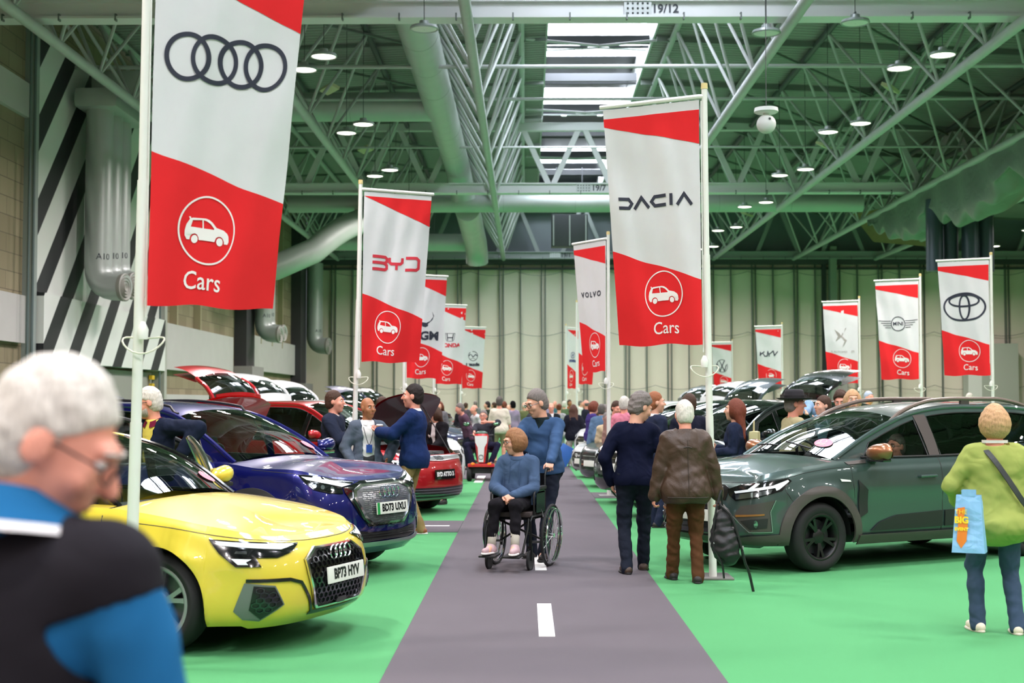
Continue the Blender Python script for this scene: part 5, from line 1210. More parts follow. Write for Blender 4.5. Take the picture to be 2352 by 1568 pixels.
# ================================================================ people
def smin(a, b, k):
    h = np.clip(.5+.5*(b-a)/k, 0, 1); return b*(1-h)+a*h-k*h*(1-h)
class SDF:
    def __init__(s, lo, hi, h):
        s.h = h; s.lo = np.array(lo, float); s.n = (np.ceil((np.array(hi)-s.lo)/h).astype(int)+1); s.f = np.full(s.n, .5, np.float32)
    def sub(s, lo, hi):
        a = np.clip(np.floor((np.array(lo)-s.lo)/s.h).astype(int), 0, s.n); b = np.clip(np.ceil((np.array(hi)-s.lo)/s.h).astype(int)+1, 0, s.n)
        sl = tuple(slice(i, j) for i, j in zip(a, b))
        g = np.meshgrid(*[s.lo[i]+s.h*np.arange(a[i], b[i]) for i in range(3)], indexing='ij', sparse=True)
        return sl, g
    def put(s, sl, d, k, op='u'):
        if d.size == 0: return
        c = s.f[sl]
        s.f[sl] = smin(c, d, k) if op == 'u' else -smin(-c, d, k)
    def cone(s, a, b, r0, r1, k=.03, op='u'):
        a = np.array(a, float); b = np.array(b, float); m = max(r0, r1)+k+.03
        sl, (X, Y, Z) = s.sub(np.minimum(a, b)-m, np.maximum(a, b)+m)
        d = b-a; L = max(1e-9, d@d); t = np.clip(((X-a[0])*d[0]+(Y-a[1])*d[1]+(Z-a[2])*d[2])/L, 0, 1)
        q = np.sqrt((X-a[0]-t*d[0])**2+(Y-a[1]-t*d[1])**2+(Z-a[2]-t*d[2])**2)-(r0+(r1-r0)*t)
        s.put(sl, q, k, op)
    def ell(s, c, r, Rm=None, k=.03, op='u'):
        c = np.array(c, float); r = np.array(r, float); m = r.max()+k+.03
        sl, (X, Y, Z) = s.sub(c-m, c+m); P = [X-c[0], Y-c[1], Z-c[2]]
        if Rm is not None: Q = np.array(Rm); P = [Q[0][i]*P[0]+Q[1][i]*P[1]+Q[2][i]*P[2] for i in range(3)]
        k0 = np.sqrt(sum((P[i]/r[i])**2 for i in range(3))); k1 = np.sqrt(sum((P[i]/r[i]**2)**2 for i in range(3)))+1e-9
        s.put(sl, k0*(k0-1)/k1, k, op)
    def fields(s): return np.meshgrid(*[s.lo[i]+s.h*np.arange(s.n[i]) for i in range(3)], indexing='ij', sparse=True)
    def cut(s, fn):   # keep where fn <= 0
        s.f = np.maximum(s.f, fn(*s.fields()).astype(np.float32))
    def wrinkle(s, amp, sc, seed=0, fn=None):
        X, Y, Z = s.fields(); r = random.Random(seed); d = 0
        for i in range(4):
            a = [r.uniform(-1, 1) for _ in range(3)]; a[2] *= 1.6; w = sc*(1+.7*i); p = r.uniform(0, 6)
            d = d+np.sin(w*(a[0]*X+a[1]*Y+a[2]*Z)+p+1.6*np.sin(w*.5*(a[1]*X-a[2]*Y+a[0]*Z)+i))/(1+i*.6)
        d = d*amp*.5
        if fn: d = d*fn(X, Y, Z)
        s.f = s.f+d.astype(np.float32)
    def mesh(s, name, mat, parent):
        f = s.f; h = s.h; n = s.n
        f[0], f[-1], f[:, 0], f[:, -1], f[:, :, 0], f[:, :, -1] = .5, .5, .5, .5, .5, .5
        I = f < 0; cx = sum(I[i:n[0]-1+i, j:n[1]-1+j, k:n[2]-1+k].astype(np.int8) for i in (0, 1) for j in (0, 1) for k in (0, 1))
        act = (cx > 0) & (cx < 8); idx = np.argwhere(act); m = len(idx)
        if m == 0: return None
        ids = np.full(act.shape, -1, np.int32); ids[act] = np.arange(m)
        cv = {}
        for i in (0, 1):
            for j in (0, 1):
                for k in (0, 1): cv[i, j, k] = f[idx[:, 0]+i, idx[:, 1]+j, idx[:, 2]+k]
        S_ = np.zeros((m, 3)); C = np.zeros(m)
        for a in cv:
            for ax in range(3):
                if a[ax] == 0:
                    b = list(a); b[ax] = 1; b = tuple(b); fa, fb = cv[a], cv[b]; cr = (fa < 0) != (fb < 0)
                    t = np.where(cr, fa/(fa-fb+1e-12), 0); p = np.zeros((m, 3)); p += a; p[:, ax] += t; S_[cr] += p[cr]; C += cr
        V = s.lo+h*(idx+S_/np.maximum(C, 1)[:, None]); Q = []
        for ax in range(3):
            u, v = (ax+1) % 3, (ax+2) % 3
            a = [slice(1, n[i]-1) for i in range(3)]; b = list(a); b[ax] = slice(2, n[ax]); a0 = I[tuple(a)]; b0 = I[tuple(b)]
            E = np.argwhere(a0 != b0)+1
            if len(E) == 0: continue
            E = E[E[:, ax] < n[ax]-1]; flip = I[E[:, 0], E[:, 1], E[:, 2]]
            def cell(du, dv):
                c = E.copy(); c[:, u] -= du; c[:, v] -= dv; return ids[c[:, 0], c[:, 1], c[:, 2]]
            q = np.stack([cell(0, 0), cell(1, 0), cell(1, 1), cell(0, 1)], 1); q[~flip] = q[~flip][:, ::-1]; Q.append(q[(q >= 0).all(1)])
        Q = np.concatenate(Q).astype(np.int32)
        me = bpy.data.meshes.new(name); me.vertices.add(m); me.vertices.foreach_set('co', V.astype(np.float32).ravel())
        me.loops.add(len(Q)*4); me.loops.foreach_set('vertex_index', Q.ravel()); me.polygons.add(len(Q)); me.polygons.foreach_set('loop_start', np.arange(0, len(Q)*4, 4, dtype=np.int32)); me.polygons.foreach_set('loop_total', np.full(len(Q), 4, np.int32))
        me.polygons.foreach_set('use_smooth', np.ones(len(Q), bool)); me.update(calc_edges=True); me.materials.append(mat)
        o = bpy.data.objects.new(name, me); col.objects.link(o); o.parent = parent
        return o
def ik(a, b, l1, l2, pole):
    a = Vector(a); b = Vector(b); d = b-a; L = d.length; mx = (l1+l2)*.999
    if L > mx: b = a+d*(mx/L); d = b-a; L = mx
    x = (l1*l1-l2*l2+L*L)/(2*L); y = math.sqrt(max(0, l1*l1-x*x)); dn = d/L; p = Vector(pole); p = (p-dn*p.dot(dn)).normalized()
    return a+dn*x+p*y, b
def person(loc, face, label, H=1.72, h=.012, top=None, legs=None, skin=None, hairm=None, hair='short', build=1.0, belly=0, lean=0, side=0, hyaw=0, hpitch=0, hroll=0,
           hands=None, poles=None, feet=None, pelvis=None, sleeve=1.0, jacket=False, hem=None, shoes=None, glasses=False, group=None, fingers=False, curl=.5, beard=None, shortleg=None, twist=0,
           shoulder=1.0, collar=None, hat=None, knees=None, female=False, seat=False, folds=1.0, shirt=None, open_f=False, seed=1, palm=None, cut_z=None, vest=None, bulk=0, hair_len=0, hemw=0, sock=None, lower=True, skirt=False):
    """loc: ground point; face: heading in degrees of where the chest looks (0 = +X). Local frame: forward +Y, right +X."""
    root = empty('person', loc, R(face-90), label, 'person', group)
    k = H/1.75; w = build
    skin = skin or skinm('skin_fair', (224, 168, 142)); shoes = shoes or M('shoe_dark', (38, 34, 34), .6); hairm = hairm or hairmat('hair_brown', (70, 48, 36))
    pv = Vector(pelvis) if pelvis else Vector((0, 0, .925*k))
    sp = Vector((math.sin(R(side)), math.sin(R(lean)), 1)); sp.z = math.sqrt(max(.05, 1-sp.x**2-sp.y**2)); sp.normalize()
    rt = Vector((math.cos(R(twist)), math.sin(R(twist)), 0)); rt = (rt-sp*rt.dot(sp)).normalized(); fw = sp.cross(rt)*1.0
    def tz(u, v, z): return pv+sp*z*k+rt*u*k*w+fw*v*k
    chest = tz(0, 0, .33); neck = tz(0, -.005, .50); shz = .425
    sw = .168*shoulder
    SH = {1: pv+sp*shz*k+rt*sw*k, -1: pv+sp*shz*k-rt*sw*k}
    HR = Matrix.Rotation(R(hyaw), 3, 'Z') @ Matrix.Rotation(R(hpitch), 3, 'X') @ Matrix.Rotation(R(hroll), 3, 'Y')
    hs = k*1.06
    hc = neck+sp*.055*k+HR @ Vector((0, .025, .10))*hs
    def hp(x, y, z): return hc+HR @ Vector((x, y, z))*hs
    hands = hands or {}; poles = poles or {}; feet = feet or {}
    la, lf = .29*k, .255*k; lt, ls = .43*k, .425*k
    AR = {}
    for sg in (1, -1):
        tgt = hands.get(sg, (sg*(.26*w), .02, .80))
        tgt = Vector(tgt)*k if not isinstance(tgt, Vector) else tgt
        el, wr = ik(SH[sg], tgt, la, lf, poles.get(sg, (sg*.6, -1, -.3))); AR[sg] = (SH[sg], el, wr)
    LG = {}
    for sg in (1, -1):
        f0 = feet.get(sg, (sg*.10, 0, .075)); f0 = Vector(f0)*k
        hip = pv+Vector((sg*.085*k*w, 0, -.03*k)) if not seat else pv+Vector((sg*.09*k, .02, -.0))
        kn, an = ik(hip, f0, lt, ls, (knees or {}).get(sg, (sg*.06, 1, .1))); LG[sg] = (hip, kn, an)
    pts = [hp(0, 0, .16), hp(0, .16, -.12), hp(0, -.16, 0), pv]+[p for a in list(AR.values())+list(LG.values()) for p in a]
    lo = Vector([min(p[i] for p in pts)-.24 for i in range(3)]); hi = Vector([max(p[i] for p in pts)+.24 for i in range(3)]); hi.z += .06; lo.z = max(-.02, lo.z)
    if cut_z: lo.z = max(lo.z, cut_z-.1)
    # ---- body (skin), one surface
    S_ = SDF(lo, hi, h)
    Rt = np.array([[rt[i], fw[i], sp[i]] for i in range(3)])
    e = -.022
    def torso(S_, e, kk=.05):
        S_.ell(tz(0, .0, .33), ((.165+bulk)*k*w+e, (.115+bulk*.6)*k+e, .17*k+e), Rt, kk)
        S_.ell(tz(0, .01+belly*.5, .13), ((.150+bulk)*k*w+belly*.4+e, (.115+bulk*.5)*k+belly+e, .17*k+e), Rt, kk)
        S_.ell(tz(0, -.01, .0), ((.172+bulk*.6)*k*w+e, .125*k+belly*.6+e, .14*k+e), Rt, kk)
        S_.cone(SH[1]-rt*.03*k, SH[-1]+rt*.03*k, .060*k+e, .060*k+e, kk)
        for sg in (1, -1): S_.cone(neck-sp*.045*k, SH[sg]+sp*.012*k-rt*sg*.03*k, .055*k+e*.5, .050*k+e, .03)
        S_.cone(tz(0, -.01, .42), neck, .085*k+e, .058*k+e*.5, .04)
        if female and e > 0:
            for sg in (1, -1): S_.ell(tz(sg*.075, .085, .30), (.068*k, .058*k, .07*k), Rt, .03)
    def arms(S_, e, frac=1.0, rr=(.052, .042, .032)):
        for sg in (1, -1):
            a, b, c = AR[sg]; S_.cone(a, b, rr[0]*k*w**.5+e, rr[1]*k+e, .03)
            if frac >= 1: S_.cone(b, c, rr[1]*k+e, rr[2]*k+e, .02)
            elif frac > .5: S_.cone(b, b+(c-b)*(frac-.5)*2, rr[1]*k+e, rr[1]*.9*k+e, .02)
    if not (top and legs) or True:
        torso(S_, e); arms(S_, -.003, 1, (.044, .037, .026))
        for sg in (1, -1):
            a, b, c = LG[sg]; cov = .80 if (legs and (shortleg is None or shortleg >= .85)) else 1; S_.cone(a, b, .075*k*w*cov, .052*k*cov, .02); S_.cone(b, c, .054*k*cov, .036*k, .02)
            if cov == 1: S_.ell(b+(c-b)*.3-Vector((0, .018*k, 0)), (.048*k, .05*k, .11*k), None, .03)
            S_.cone(c, c+Vector((0, .10*k, -.045*k)), .034*k, .028*k, .02)
    HRn = np.array(HR)
    S_.cone(neck-sp*.03, hp(0, -.025, -.05), .058*k*w**.5, .056*k, .02)
    S_.ell(hp(0, -.018, .03), np.array((.076, .096, .102))*hs, HRn, .01); S_.ell(hp(0, .028, -.03), np.array((.060, .072, .088))*hs, HRn, .025)
    S_.cone(hp(0, .062, -.098), hp(0, .058, -.09), .026*hs, .028*hs, .025)
    S_.cone(hp(0, .092, .02), hp(0, .116, -.022), .009*hs, .014*hs, .012)
    S_.cone(hp(-.036, .082, .034), hp(.036, .082, .034), .013*hs, .013*hs, .018)
    S_.cone(hp(-.020, .088, -.060), hp(.020, .088, -.060), .010*hs, .010*hs, .010)
    for sg in (1, -1):
        S_.ell(hp(sg*.032, .108, .012), np.array((.016, .016, .011))*hs, HRn, .012, 's'); S_.ell(hp(sg*.042, .066, -.022), np.array((.024, .022, .024))*hs, HRn, .02)
        S_.ell(hp(sg*.078, -.008, -.002), np.array((.010, .024, .034))*hs, HRn, .008)
    # hands
    if h < .016:
        for sg in (1, -1):
            a, b, c = AR[sg]; d = (c-b).normalized(); pn = Vector((palm or {}).get(sg, (-sg, .1, 0))); pn = (pn-d*pn.dot(d)).normalized(); sd = d.cross(pn)*1.0
            # sd: towards the thumb
            tdir = Vector((0, 1, .3)); sd = sd if sd.dot(tdir) > 0 else -sd
            pc = c+d*.045*k
            Rm = np.array([[sd[i], d[i], pn[i]] for i in range(3)])
            S_.ell(pc, (.040*k, .052*k, .017*k), Rm, .012)
            if fingers:
                for i, (o_, L) in enumerate(((.030, .070), (.010, .078), (-.011, .073), (-.031, .058))):
                    cu = curl*(1+.12*i); p0 = c+d*.082*k+sd*o_*k; d1 = d*math.cos(cu*.8)+pn*math.sin(cu*.8); p1 = p0+d1*L*.52*k; d2 = d*math.cos(cu*1.9)+pn*math.sin(cu*1.9); p2 = p1+d2*L*.48*k
                    S_.cone(p0-d*.02, p0, .009*k, .0088*k, .004); S_.cone(p0, p1, .0088*k, .0082*k, .003); S_.cone(p1, p2, .0082*k, .0074*k, .003)
                t0 = c+d*.025*k+sd*.030*k; t1 = t0+(d*.75+sd*.6+pn*.25).normalized()*.04*k; S_.cone(t0, t1, .013*k, .0105*k, .006); S_.cone(t1, t1+(d*.95+sd*.12+pn*.35).normalized()*.032*k, .0102*k, .0085*k, .003)
            else:
                q = pc+d*.04*k; S_.cone(q, q+(d*math.cos(curl)+pn*math.sin(curl))*.065*k, .021*k, .013*k, .012); S_.cone(c+d*.02*k+sd*.028*k, c+d*.06*k+sd*.05*k, .011*k, .009*k, .01)
    body = S_.mesh('body', skin, root)
    # ---- clothes
    hz = pv.z-.10*k if hem is None else hem
    hemc = pv+sp*((-.13*k) if hem is None else hem)
    if legs:
        S_ = SDF(lo, hi, h); S_.ell(tz(0, -.01, .0), (.178*k*w+bulk*.4, .135*k+belly*.6, .13*k), Rt, .05)
        S_.ell(tz(0, .015+belly*.6, .05), (.150*k*w+belly*.3, .11*k+belly*.4, .07*k), Rt, .05)
        fl = 1 if shortleg is None else shortleg
        for sg in (1, -1):
            a, b, c = LG[sg]; S_.cone(a, b, .092*k*w, .066*k*(1.12 if fl < 1 else 1), .05)
            if not seat: S_.ell(a+Vector((0, -.035, .0))*k, (.085*k*w, .075*k, .10*k), None, .04)
            if fl >= 1: S_.cone(b, c+(c-b).normalized()*(.035*k), .064*k, (.058 if not female else .050)*k, .03)
            elif fl > .5: S_.cone(b, b+(c-b)*(fl-.5)*2, .066*k, .05*k, .03)
        S_.wrinkle(.007*folds, 22, seed+3)
        lg = S_.mesh('trousers' if fl >= 1 else 'shorts', legs, root)
    if top:
        S_ = SDF(lo, hi, h); ex = .012+(.010 if jacket else 0); torso(S_, ex, .06)
        if hem is None or True:
            zz = 0 if hem is None else hem/k
            S_.ell(tz(0, .0, -.03+zz*.3), (.182*k*w+ex+bulk*.5+hemw, .140*k+ex+belly*.7+hemw, .16*k), Rt, .05)
        S_.cone(tz(0, .0, .36), tz(0, -.012, .485), .11*k+ex, .068*k+ex*.6, .05)
        arms(S_, ex, sleeve, (.058, .050, .040))
        n_ = sp; c0 = hemc
        def cutf(X, Y, Z):
            a = -((X-c0.x)*n_.x+(Y-c0.y)*n_.y+(Z-c0.z)*n_.z)
            for sg in (1, -1):   # spare the sleeves
                p, q, r_ = AR[sg]
                for (u, v) in ((p, q), (q, r_)):
                    d = v-u; L = d.dot(d); t = np.clip(((X-u.x)*d.x+(Y-u.y)*d.y+(Z-u.z)*d.z)/L, 0, 1)
                    a = np.minimum(a, np.sqrt((X-u.x-t*d.x)**2+(Y-u.y-t*d.y)**2+(Z-u.z-t*d.z)**2)-.085*k)
            return a
        S_.cut(cutf)
        nk = neck+sp*.005
        def ncut(X, Y, Z, nr=.088):
            dx, dy, dz = X-nk.x, Y-nk.y, Z-nk.z; pl = dx*n_.x+dy*n_.y+dz*n_.z; rad = np.sqrt(np.maximum(1e-9, dx*dx+dy*dy+dz*dz-pl*pl))
            return np.minimum(pl+.012, nr*k*(w**.5)-rad)
        S_.cut(ncut)
        if open_f: # v neck or open jacket front: cut a wedge of cloth in front
            f0 = tz(0, .10, .28); 
            def vcut(X, Y, Z):
                u = (X-f0.x)*rt.x+(Y-f0.y)*rt.y+(Z-f0.z)*rt.z; v = (X-pv.x)*fw.x+(Y-pv.y)*fw.y+(Z-pv.z)*fw.z; zz = (X-pv.x)*sp.x+(Y-pv.y)*sp.y+(Z-pv.z)*sp.z
                wd = np.interp(zz/k, *open_f); return np.minimum(wd*k-np.abs(u), v-.02)
            S_.cut(vcut)
        S_.wrinkle(.008*folds, 17, seed, None)
        tp = S_.mesh('jacket' if jacket else ('top' if not female else 'top'), top, root)
        if shirt:
            S_ = SDF(lo, hi, h); torso(S_, -.006 if not jacket else .004, .05); S_.cone(tz(0, .0, .40), tz(0, .0, .50), .08*k, .066*k, .03); S_.cut(lambda X, Y, Z: ncut(X, Y, Z-.02))
            z0 = pv.z-.02; S_.cut(lambda X, Y, Z: z0-Z+0*X+0*Y); S_.mesh('shirt', shirt, root)
        if collar:
            mb = MB(); c1 = neck+sp*.0+fw*.012
            for j in range(1): mb.grid(lambda a, t: c1+rt*(.073-.006*t)*k*math.cos(a)+fw*(.078-.004*t)*k*math.sin(a)+sp*(-.025+.05*t-.03*(math.sin(a)*.5+.5)**3)*k, lins(PI/2+.25, 2.5*PI-.25, 24), [0, .35, .7, 1]); mb.grid(lambda a, t: c1+rt*(.067+.03*t)*k*math.cos(a)+fw*(.074+.03*t)*k*math.sin(a)+sp*(.025-.05*t-.03*(math.sin(a)*.5+.5)**3)*k, lins(PI/2+.25, 2.5*PI-.25, 24), [0, .5, 1])
            mb.build('collar', collar, root, True)
    if vest:
        S_ = SDF(lo, hi, h); torso(S_, .024, .06)
        for sg in (1, -1): a, b, c = AR[sg]; S_.cone(a, a.lerp(b, .3), .080*k, .076*k, .03)
        S_.cut(ncut); c0 = hemc; S_.cut(lambda X, Y, Z: c0.z-Z+0*X+0*Y); S_.wrinkle(.004, 14, seed+5)
        for sg in (1, -1):
            a, b, c = AR[sg]; q = a.lerp(b, .16); d = (b-a).normalized(); S_.cut(lambda X, Y, Z: np.minimum((X-q.x)*d.x+(Y-q.y)*d.y+(Z-q.z)*d.z, .13-np.sqrt((X-q.x)**2+(Y-q.y)**2+(Z-q.z)**2)))
        S_.mesh('vest_panel', vest, root)
    # shoes
    if lower:
        for sg in (1, -1):
            a, b, c = LG[sg]; yaw = (-sg*.14); dv = Vector((math.sin(-yaw), math.cos(yaw), 0)); pit = 0
            lift = c.z-.075*k
            if knees and ('p%d' % sg) in knees: pit = knees['p%d' % sg]; dv = Vector((dv.x, dv.y*math.cos(pit), math.sin(pit)))
            up = Vector((0, 0, 1)); up = (up-dv*up.dot(dv)).normalized(); base = c-up*.042*k
            S2 = SDF(c-Vector((.24, .24, .24)), c+Vector((.24, .24, .2)), min(h, .012)); 
            S2.cone(base-dv*.045*k, base+dv*.02*k, .040*k, .042*k, .02); S2.cone(base+dv*.03*k, base+dv*.15*k, .042*k, .032*k, .03); S2.cone(base+up*.0, c+up*.01*k, .042*k, .044*k, .03)
            pb = base-up*.034*k; S2.cut(lambda X, Y, Z: -((X-pb.x)*up.x+(Y-pb.y)*up.y+(Z-pb.z)*up.z)); o = S2.mesh('shoe', shoes, root)
            if h < .013:
                pts = []; sd = dv.cross(up)
                for t in lins(0, 2*PI, 22)[:-1]:
                    pts.append(pb+dv*(.05+.135*math.cos(t))*k+sd*(.042*math.sin(t)*(1+.15*math.cos(t)))*k+up*.008)
                MB().tube(pts, .012*k, 6, closed=True).add(pts, [tuple(range(len(pts)))]).build('sole', sock or M('sole_dark', (26, 26, 26), .7), o, True)
    # ---- hair
    if hair and hair != 'bald':
        S_ = SDF(hp(0, 0, 0)-Vector((.26, .26, .26+hair_len)), hp(0, 0, 0)+Vector((.26, .26, .24)), min(h, .011)); t_ = .006 if hair != 'thin' else .004
        S_.ell(hp(0, -.022, .034), np.array((.078+t_, .098+t_, .104+t_))*hs, HRn, .01)
        if hair in ('short', 'thin', 'full'): S_.ell(hp(0, -.05, -.02), np.array((.070+t_, .066+t_, .085))*hs, HRn, .02)
        if hair == 'full': S_.ell(hp(0, -.015, .05), np.array((.088, .107, .106))*hs, HRn, .02)
        if hair in ('bob', 'long'): S_.ell(hp(0, -.03, -.005), np.array((.113, .116, .122))*hs, HRn, .02)
        if hair == 'bun': S_.ell(hp(0, -.10, .075), np.array((.045, .045, .045))*hs, HRn, .015)
        C_ = hc; ax, ay, az = HR @ Vector((1, 0, 0)), HR @ Vector((0, 1, 0)), HR @ Vector((0, 0, 1))
        def loc_(X, Y, Z):
            dx, dy, dz = X-C_.x, Y-C_.y, Z-C_.z
            return [(dx*a.x+dy*a.y+dz*a.z)/hs for a in (ax, ay, az)]
        if hair in ('short', 'thin', 'full', 'bun'):
            def hcut(X, Y, Z):
                x, y, z = loc_(X, Y, Z); face_ = np.where(z > .022, y-.074+np.where(z < .078, (.078-z)*1.05, 0), y-.010-(z+.02)*.3)
                a = np.maximum(face_, -.085-z); return a*hs
            S_.cut(hcut)
            for sg in (1, -1): S_.ell(hp(sg*.085, .0, -.01), np.array((.02, .026, .036))*hs, HRn, .004, 's')
        elif hair in ('bob', 'long'):
            S_.cut(lambda X, Y, Z: (lambda x, y, z: np.maximum(np.where(z < .062, y-.052+np.abs(x)*.0, y-.094), -.125-z)*hs)(*loc_(X, Y, Z)))
        if hair == 'long':
            b0 = hp(0, -.055, -.03)
            for u in (-.075, -.035, 0, .035, .075):
                p = hp(u, -.045-.03*(1-abs(u)/.08), -.04); q = neck+rt*u*1.25*k-fw*(.105)*k-sp*(.10+hair_len-abs(u))*k
                S_.cone(p, q, .048*hs, .024*hs, .03)
        S_.wrinkle(.003 if hair != 'full' else .007, 95 if hair != 'full' else 75, seed+9)
        S_.mesh('hair', hairm, root)
    elif hair == 'bald':
        S_ = SDF(hp(0, 0, 0)-Vector((.2, .2, .2)), hp(0, 0, 0)+Vector((.2, .2, .2)), min(h, .011)); S_.ell(hp(0, -.022, .02), np.array((.084, .102, .09))*hs, HRn, .01)
        ax, ay, az = HR @ Vector((1, 0, 0)), HR @ Vector((0, 1, 0)), HR @ Vector((0, 0, 1)); C_ = hc
        def hc2(X, Y, Z):
            dx, dy, dz = X-C_.x, Y-C_.y, Z-C_.z; y = (dx*ay.x+dy*ay.y+dz*ay.z)/hs; z = (dx*az.x+dy*az.y+dz*az.z)/hs; return np.maximum(np.maximum(z-.045, -.06-z), y+.005)*hs
        S_.cut(hc2); S_.wrinkle(.003, 90, seed); S_.mesh('hair', hairm, root)
    if h < .016:
        ew = M('eye_white', (226, 220, 214), .3); ed = M('eye_dark', (40, 34, 34), .3)
        for sg in (1, -1):
            o = MB().ball(hp(sg*.032, .0825, .012), .0115*hs, 10, 8).build('eye', ew, root, True); MB().ball(hp(sg*.032, .0895, .012), .0060*hs, 8, 6).build('iris', ed, o, True)
            MB().tube([hp(sg*.014, .099, .034), hp(sg*.034, .099, .040), hp(sg*.052, .084, .034)], .0030*hs, 5).build('eyebrow', hairm, root)
        MB().tube([hp(-.021, .0965, -.061), hp(0, .1, -.059), hp(.021, .0965, -.061)], .0035*hs, 5).build('mouth', M('lip', (150, 80, 74), .5), root)
    if glasses:
        g = MB(); gm = M('glasses_frame', (40, 38, 42), .3)
        for sg in (1, -1):
            g.tube([hp(sg*.034+.024*math.cos(t), .108-.012*abs(math.cos(t))*(1 if math.cos(t)*sg > 0 else 0), .008+.019*math.sin(t)) for t in lins(0, 2*PI, 17)[:-1]], .0022*hs, 5, closed=True)
            g.tube([hp(sg*.058, .098, .012), hp(sg*.078, .02, .014), hp(sg*.08, -.02, .004)], .0024*hs, 5)
        g.tube([hp(-.011, .112, .012), hp(.011, .112, .012)], .002*hs, 5); g.build('glasses', gm, root)
    if beard:
        S_ = SDF(hp(0, 0, 0)-Vector((.2, .2, .2)), hp(0, 0, 0)+Vector((.2, .2, .2)), min(h, .010)); S_.ell(hp(0, .03, -.055), np.array((.064, .072, .066))*hs, HRn, .01); S_.ell(hp(0, .09, -.055), np.array((.013, .02, .009))*hs, HRn, .004, 's')
        ay, az = HR @ Vector((0, 1, 0)), HR @ Vector((0, 0, 1)); C_ = hc
        S_.cut(lambda X, Y, Z: (lambda y, z: np.maximum(z+.036, .02-y)*hs)(((X-C_.x)*ay.x+(Y-C_.y)*ay.y+(Z-C_.z)*ay.z)/hs, ((X-C_.x)*az.x+(Y-C_.y)*az.y+(Z-C_.z)*az.z)/hs)); S_.mesh('beard', beard, root)
    if hat:
        X = Matrix.Translation(hp(0, -.01, .075)) @ HR.to_4x4()
        MB().lathe([(.001, .09), (.055, .094), (.085, .085), (.094, .06), (.098, .0), (.102, -.012), (.15, -.018), (.175, -.004), (.172, -.010), (.14, -.026), (.09, -.022)], 32, X @ Matrix.Diagonal((hs*.98, hs*1.15, hs, 1))).build('hat', hat, root, True)
        MB().lathe([(.1005, .024), (.1015, .0)], 32, X @ Matrix.Diagonal((hs*.985, hs*1.155, hs, 1))).build('hat_band', M('hat_band', (18, 18, 22), .5), root, True)
    person.J = dict(AR=AR, LG=LG, hp=hp, neck=neck, pv=pv, SH=SH, tz=tz, root=root, fw=fw, rt=rt, sp=sp)
    return root
greyh = hairmat('hair_grey', (120, 112, 108)); whiteh = hairmat('hair_white', (214, 208, 198)); darkh = hairmat('hair_dark', (36, 28, 26))
brownh = hairmat('hair_brown', (70, 48, 36)); redh = hairmat('hair_auburn', (112, 56, 38)); blondeh = hairmat('hair_blonde', (196, 154, 114)); gingh = hairmat('hair_ginger', (150, 92, 60)); tanh_ = hairmat('hair_light_brown', (150, 104, 66))
fair = skinm('skin_fair', (224, 168, 142)); pink = skinm('skin_pink', (232, 160, 138)); tan = skinm('skin_tan', (168, 112, 78)); brown_s = skinm('skin_brown', (120, 80, 58))
jeans = cloth('dark_jeans', (30, 35, 48)); black = cloth('black_cloth', (15, 15, 18)); greyt = cloth('grey_trousers', (66, 68, 72)); beige = cloth('beige_cloth', (214, 196, 176)); whitesh = cloth('white_shirt', (232, 230, 230), folds=.5); navyc = cloth('navy_knit', (13, 18, 42)); khaki = cloth('khaki_cloth', (146, 122, 82))
# navy jumper man seen from behind
person(gnd(1461, 1316), 93, 'grey haired man in navy jumper and dark jeans walking away, hands in front pockets', H=1.755, h=.009, top=navyc, legs=jeans, hair='full', hairm=greyh, hyaw=-62, hpitch=-22, fingers=True, build=1.08, skin=fair, belly=.01,
       hands={1: (.20, .10, .87), -1: (-.23, .08, .86)}, poles={1: (1, -.6, 0), -1: (-1, -.6, 0)}, feet={-1: (-.10, -.10, .085), 1: (.10, .22, .075)}, shoes=M('shoe_brown', (70, 54, 44), .6), hem=-.10, lean=3, seed=2, glasses=False)
# brown leather jacket man
leather = M('brown_leather', (62, 43, 29), .5, bump=.35, bscale=90, folds=.9, fscale=5, var=.18, vscale=5)
pj = person(gnd(1577, 1337), 92, 'white haired man in brown leather jacket walking away with a backpack', H=1.67, h=.009, top=leather, legs=cloth('brown_cord', (86, 56, 36)), hair='short', hairm=whiteh, hpitch=-14, fingers=True, build=1.12, skin=pink, belly=.02, bulk=.012,
       hands={1: (.33, .03, .72), -1: (-.32, .04, .70)}, poles={1: (1, -.8, -.2), -1: (-1, -.8, -.2)}, feet={-1: (-.10, .24, .075), 1: (.10, -.04, .075)}, hem=-.17, jacket=True, collar=leather, lean=4, seed=4, curl=.9, hemw=.012)
J = person.J
def cling(root, nm, pts, dirv, r, mat, name='seam'):
    """a thin raised line laid on one of a person's garments, found by casting from outside"""
    bpy.context.view_layer.update(); g = [c for c in root.children if c.name.split('.')[0] == nm][0]; out = []
    for p in pts:
        d = Vector(dirv); ok, q, n, i = g.ray_cast(Vector(p)-d*.6, d)
        if ok: out.append(q+n*.002)
    if len(out) > 2: MB().tube(out, r, 5).build(name, mat, root)
seamm = M('jacket_seam', (50, 38, 30), .6)
cling(pj, 'jacket', [J['tz'](.0, 0, z) for z in lins(.42, -.10, 30)], (0, 1, 0), .0035, seamm)
cling(pj, 'jacket', [J['tz'](x, 0, -.115) for x in lins(-.17, .17, 24)], (0, 1, 0), .004, seamm)
cling(pj, 'jacket', [J['tz'](x, 0, .36-.25*abs(x)) for x in lins(-.035, .035, 6)], (0, 1, 0), .005, seamm, 'hanger_loop')
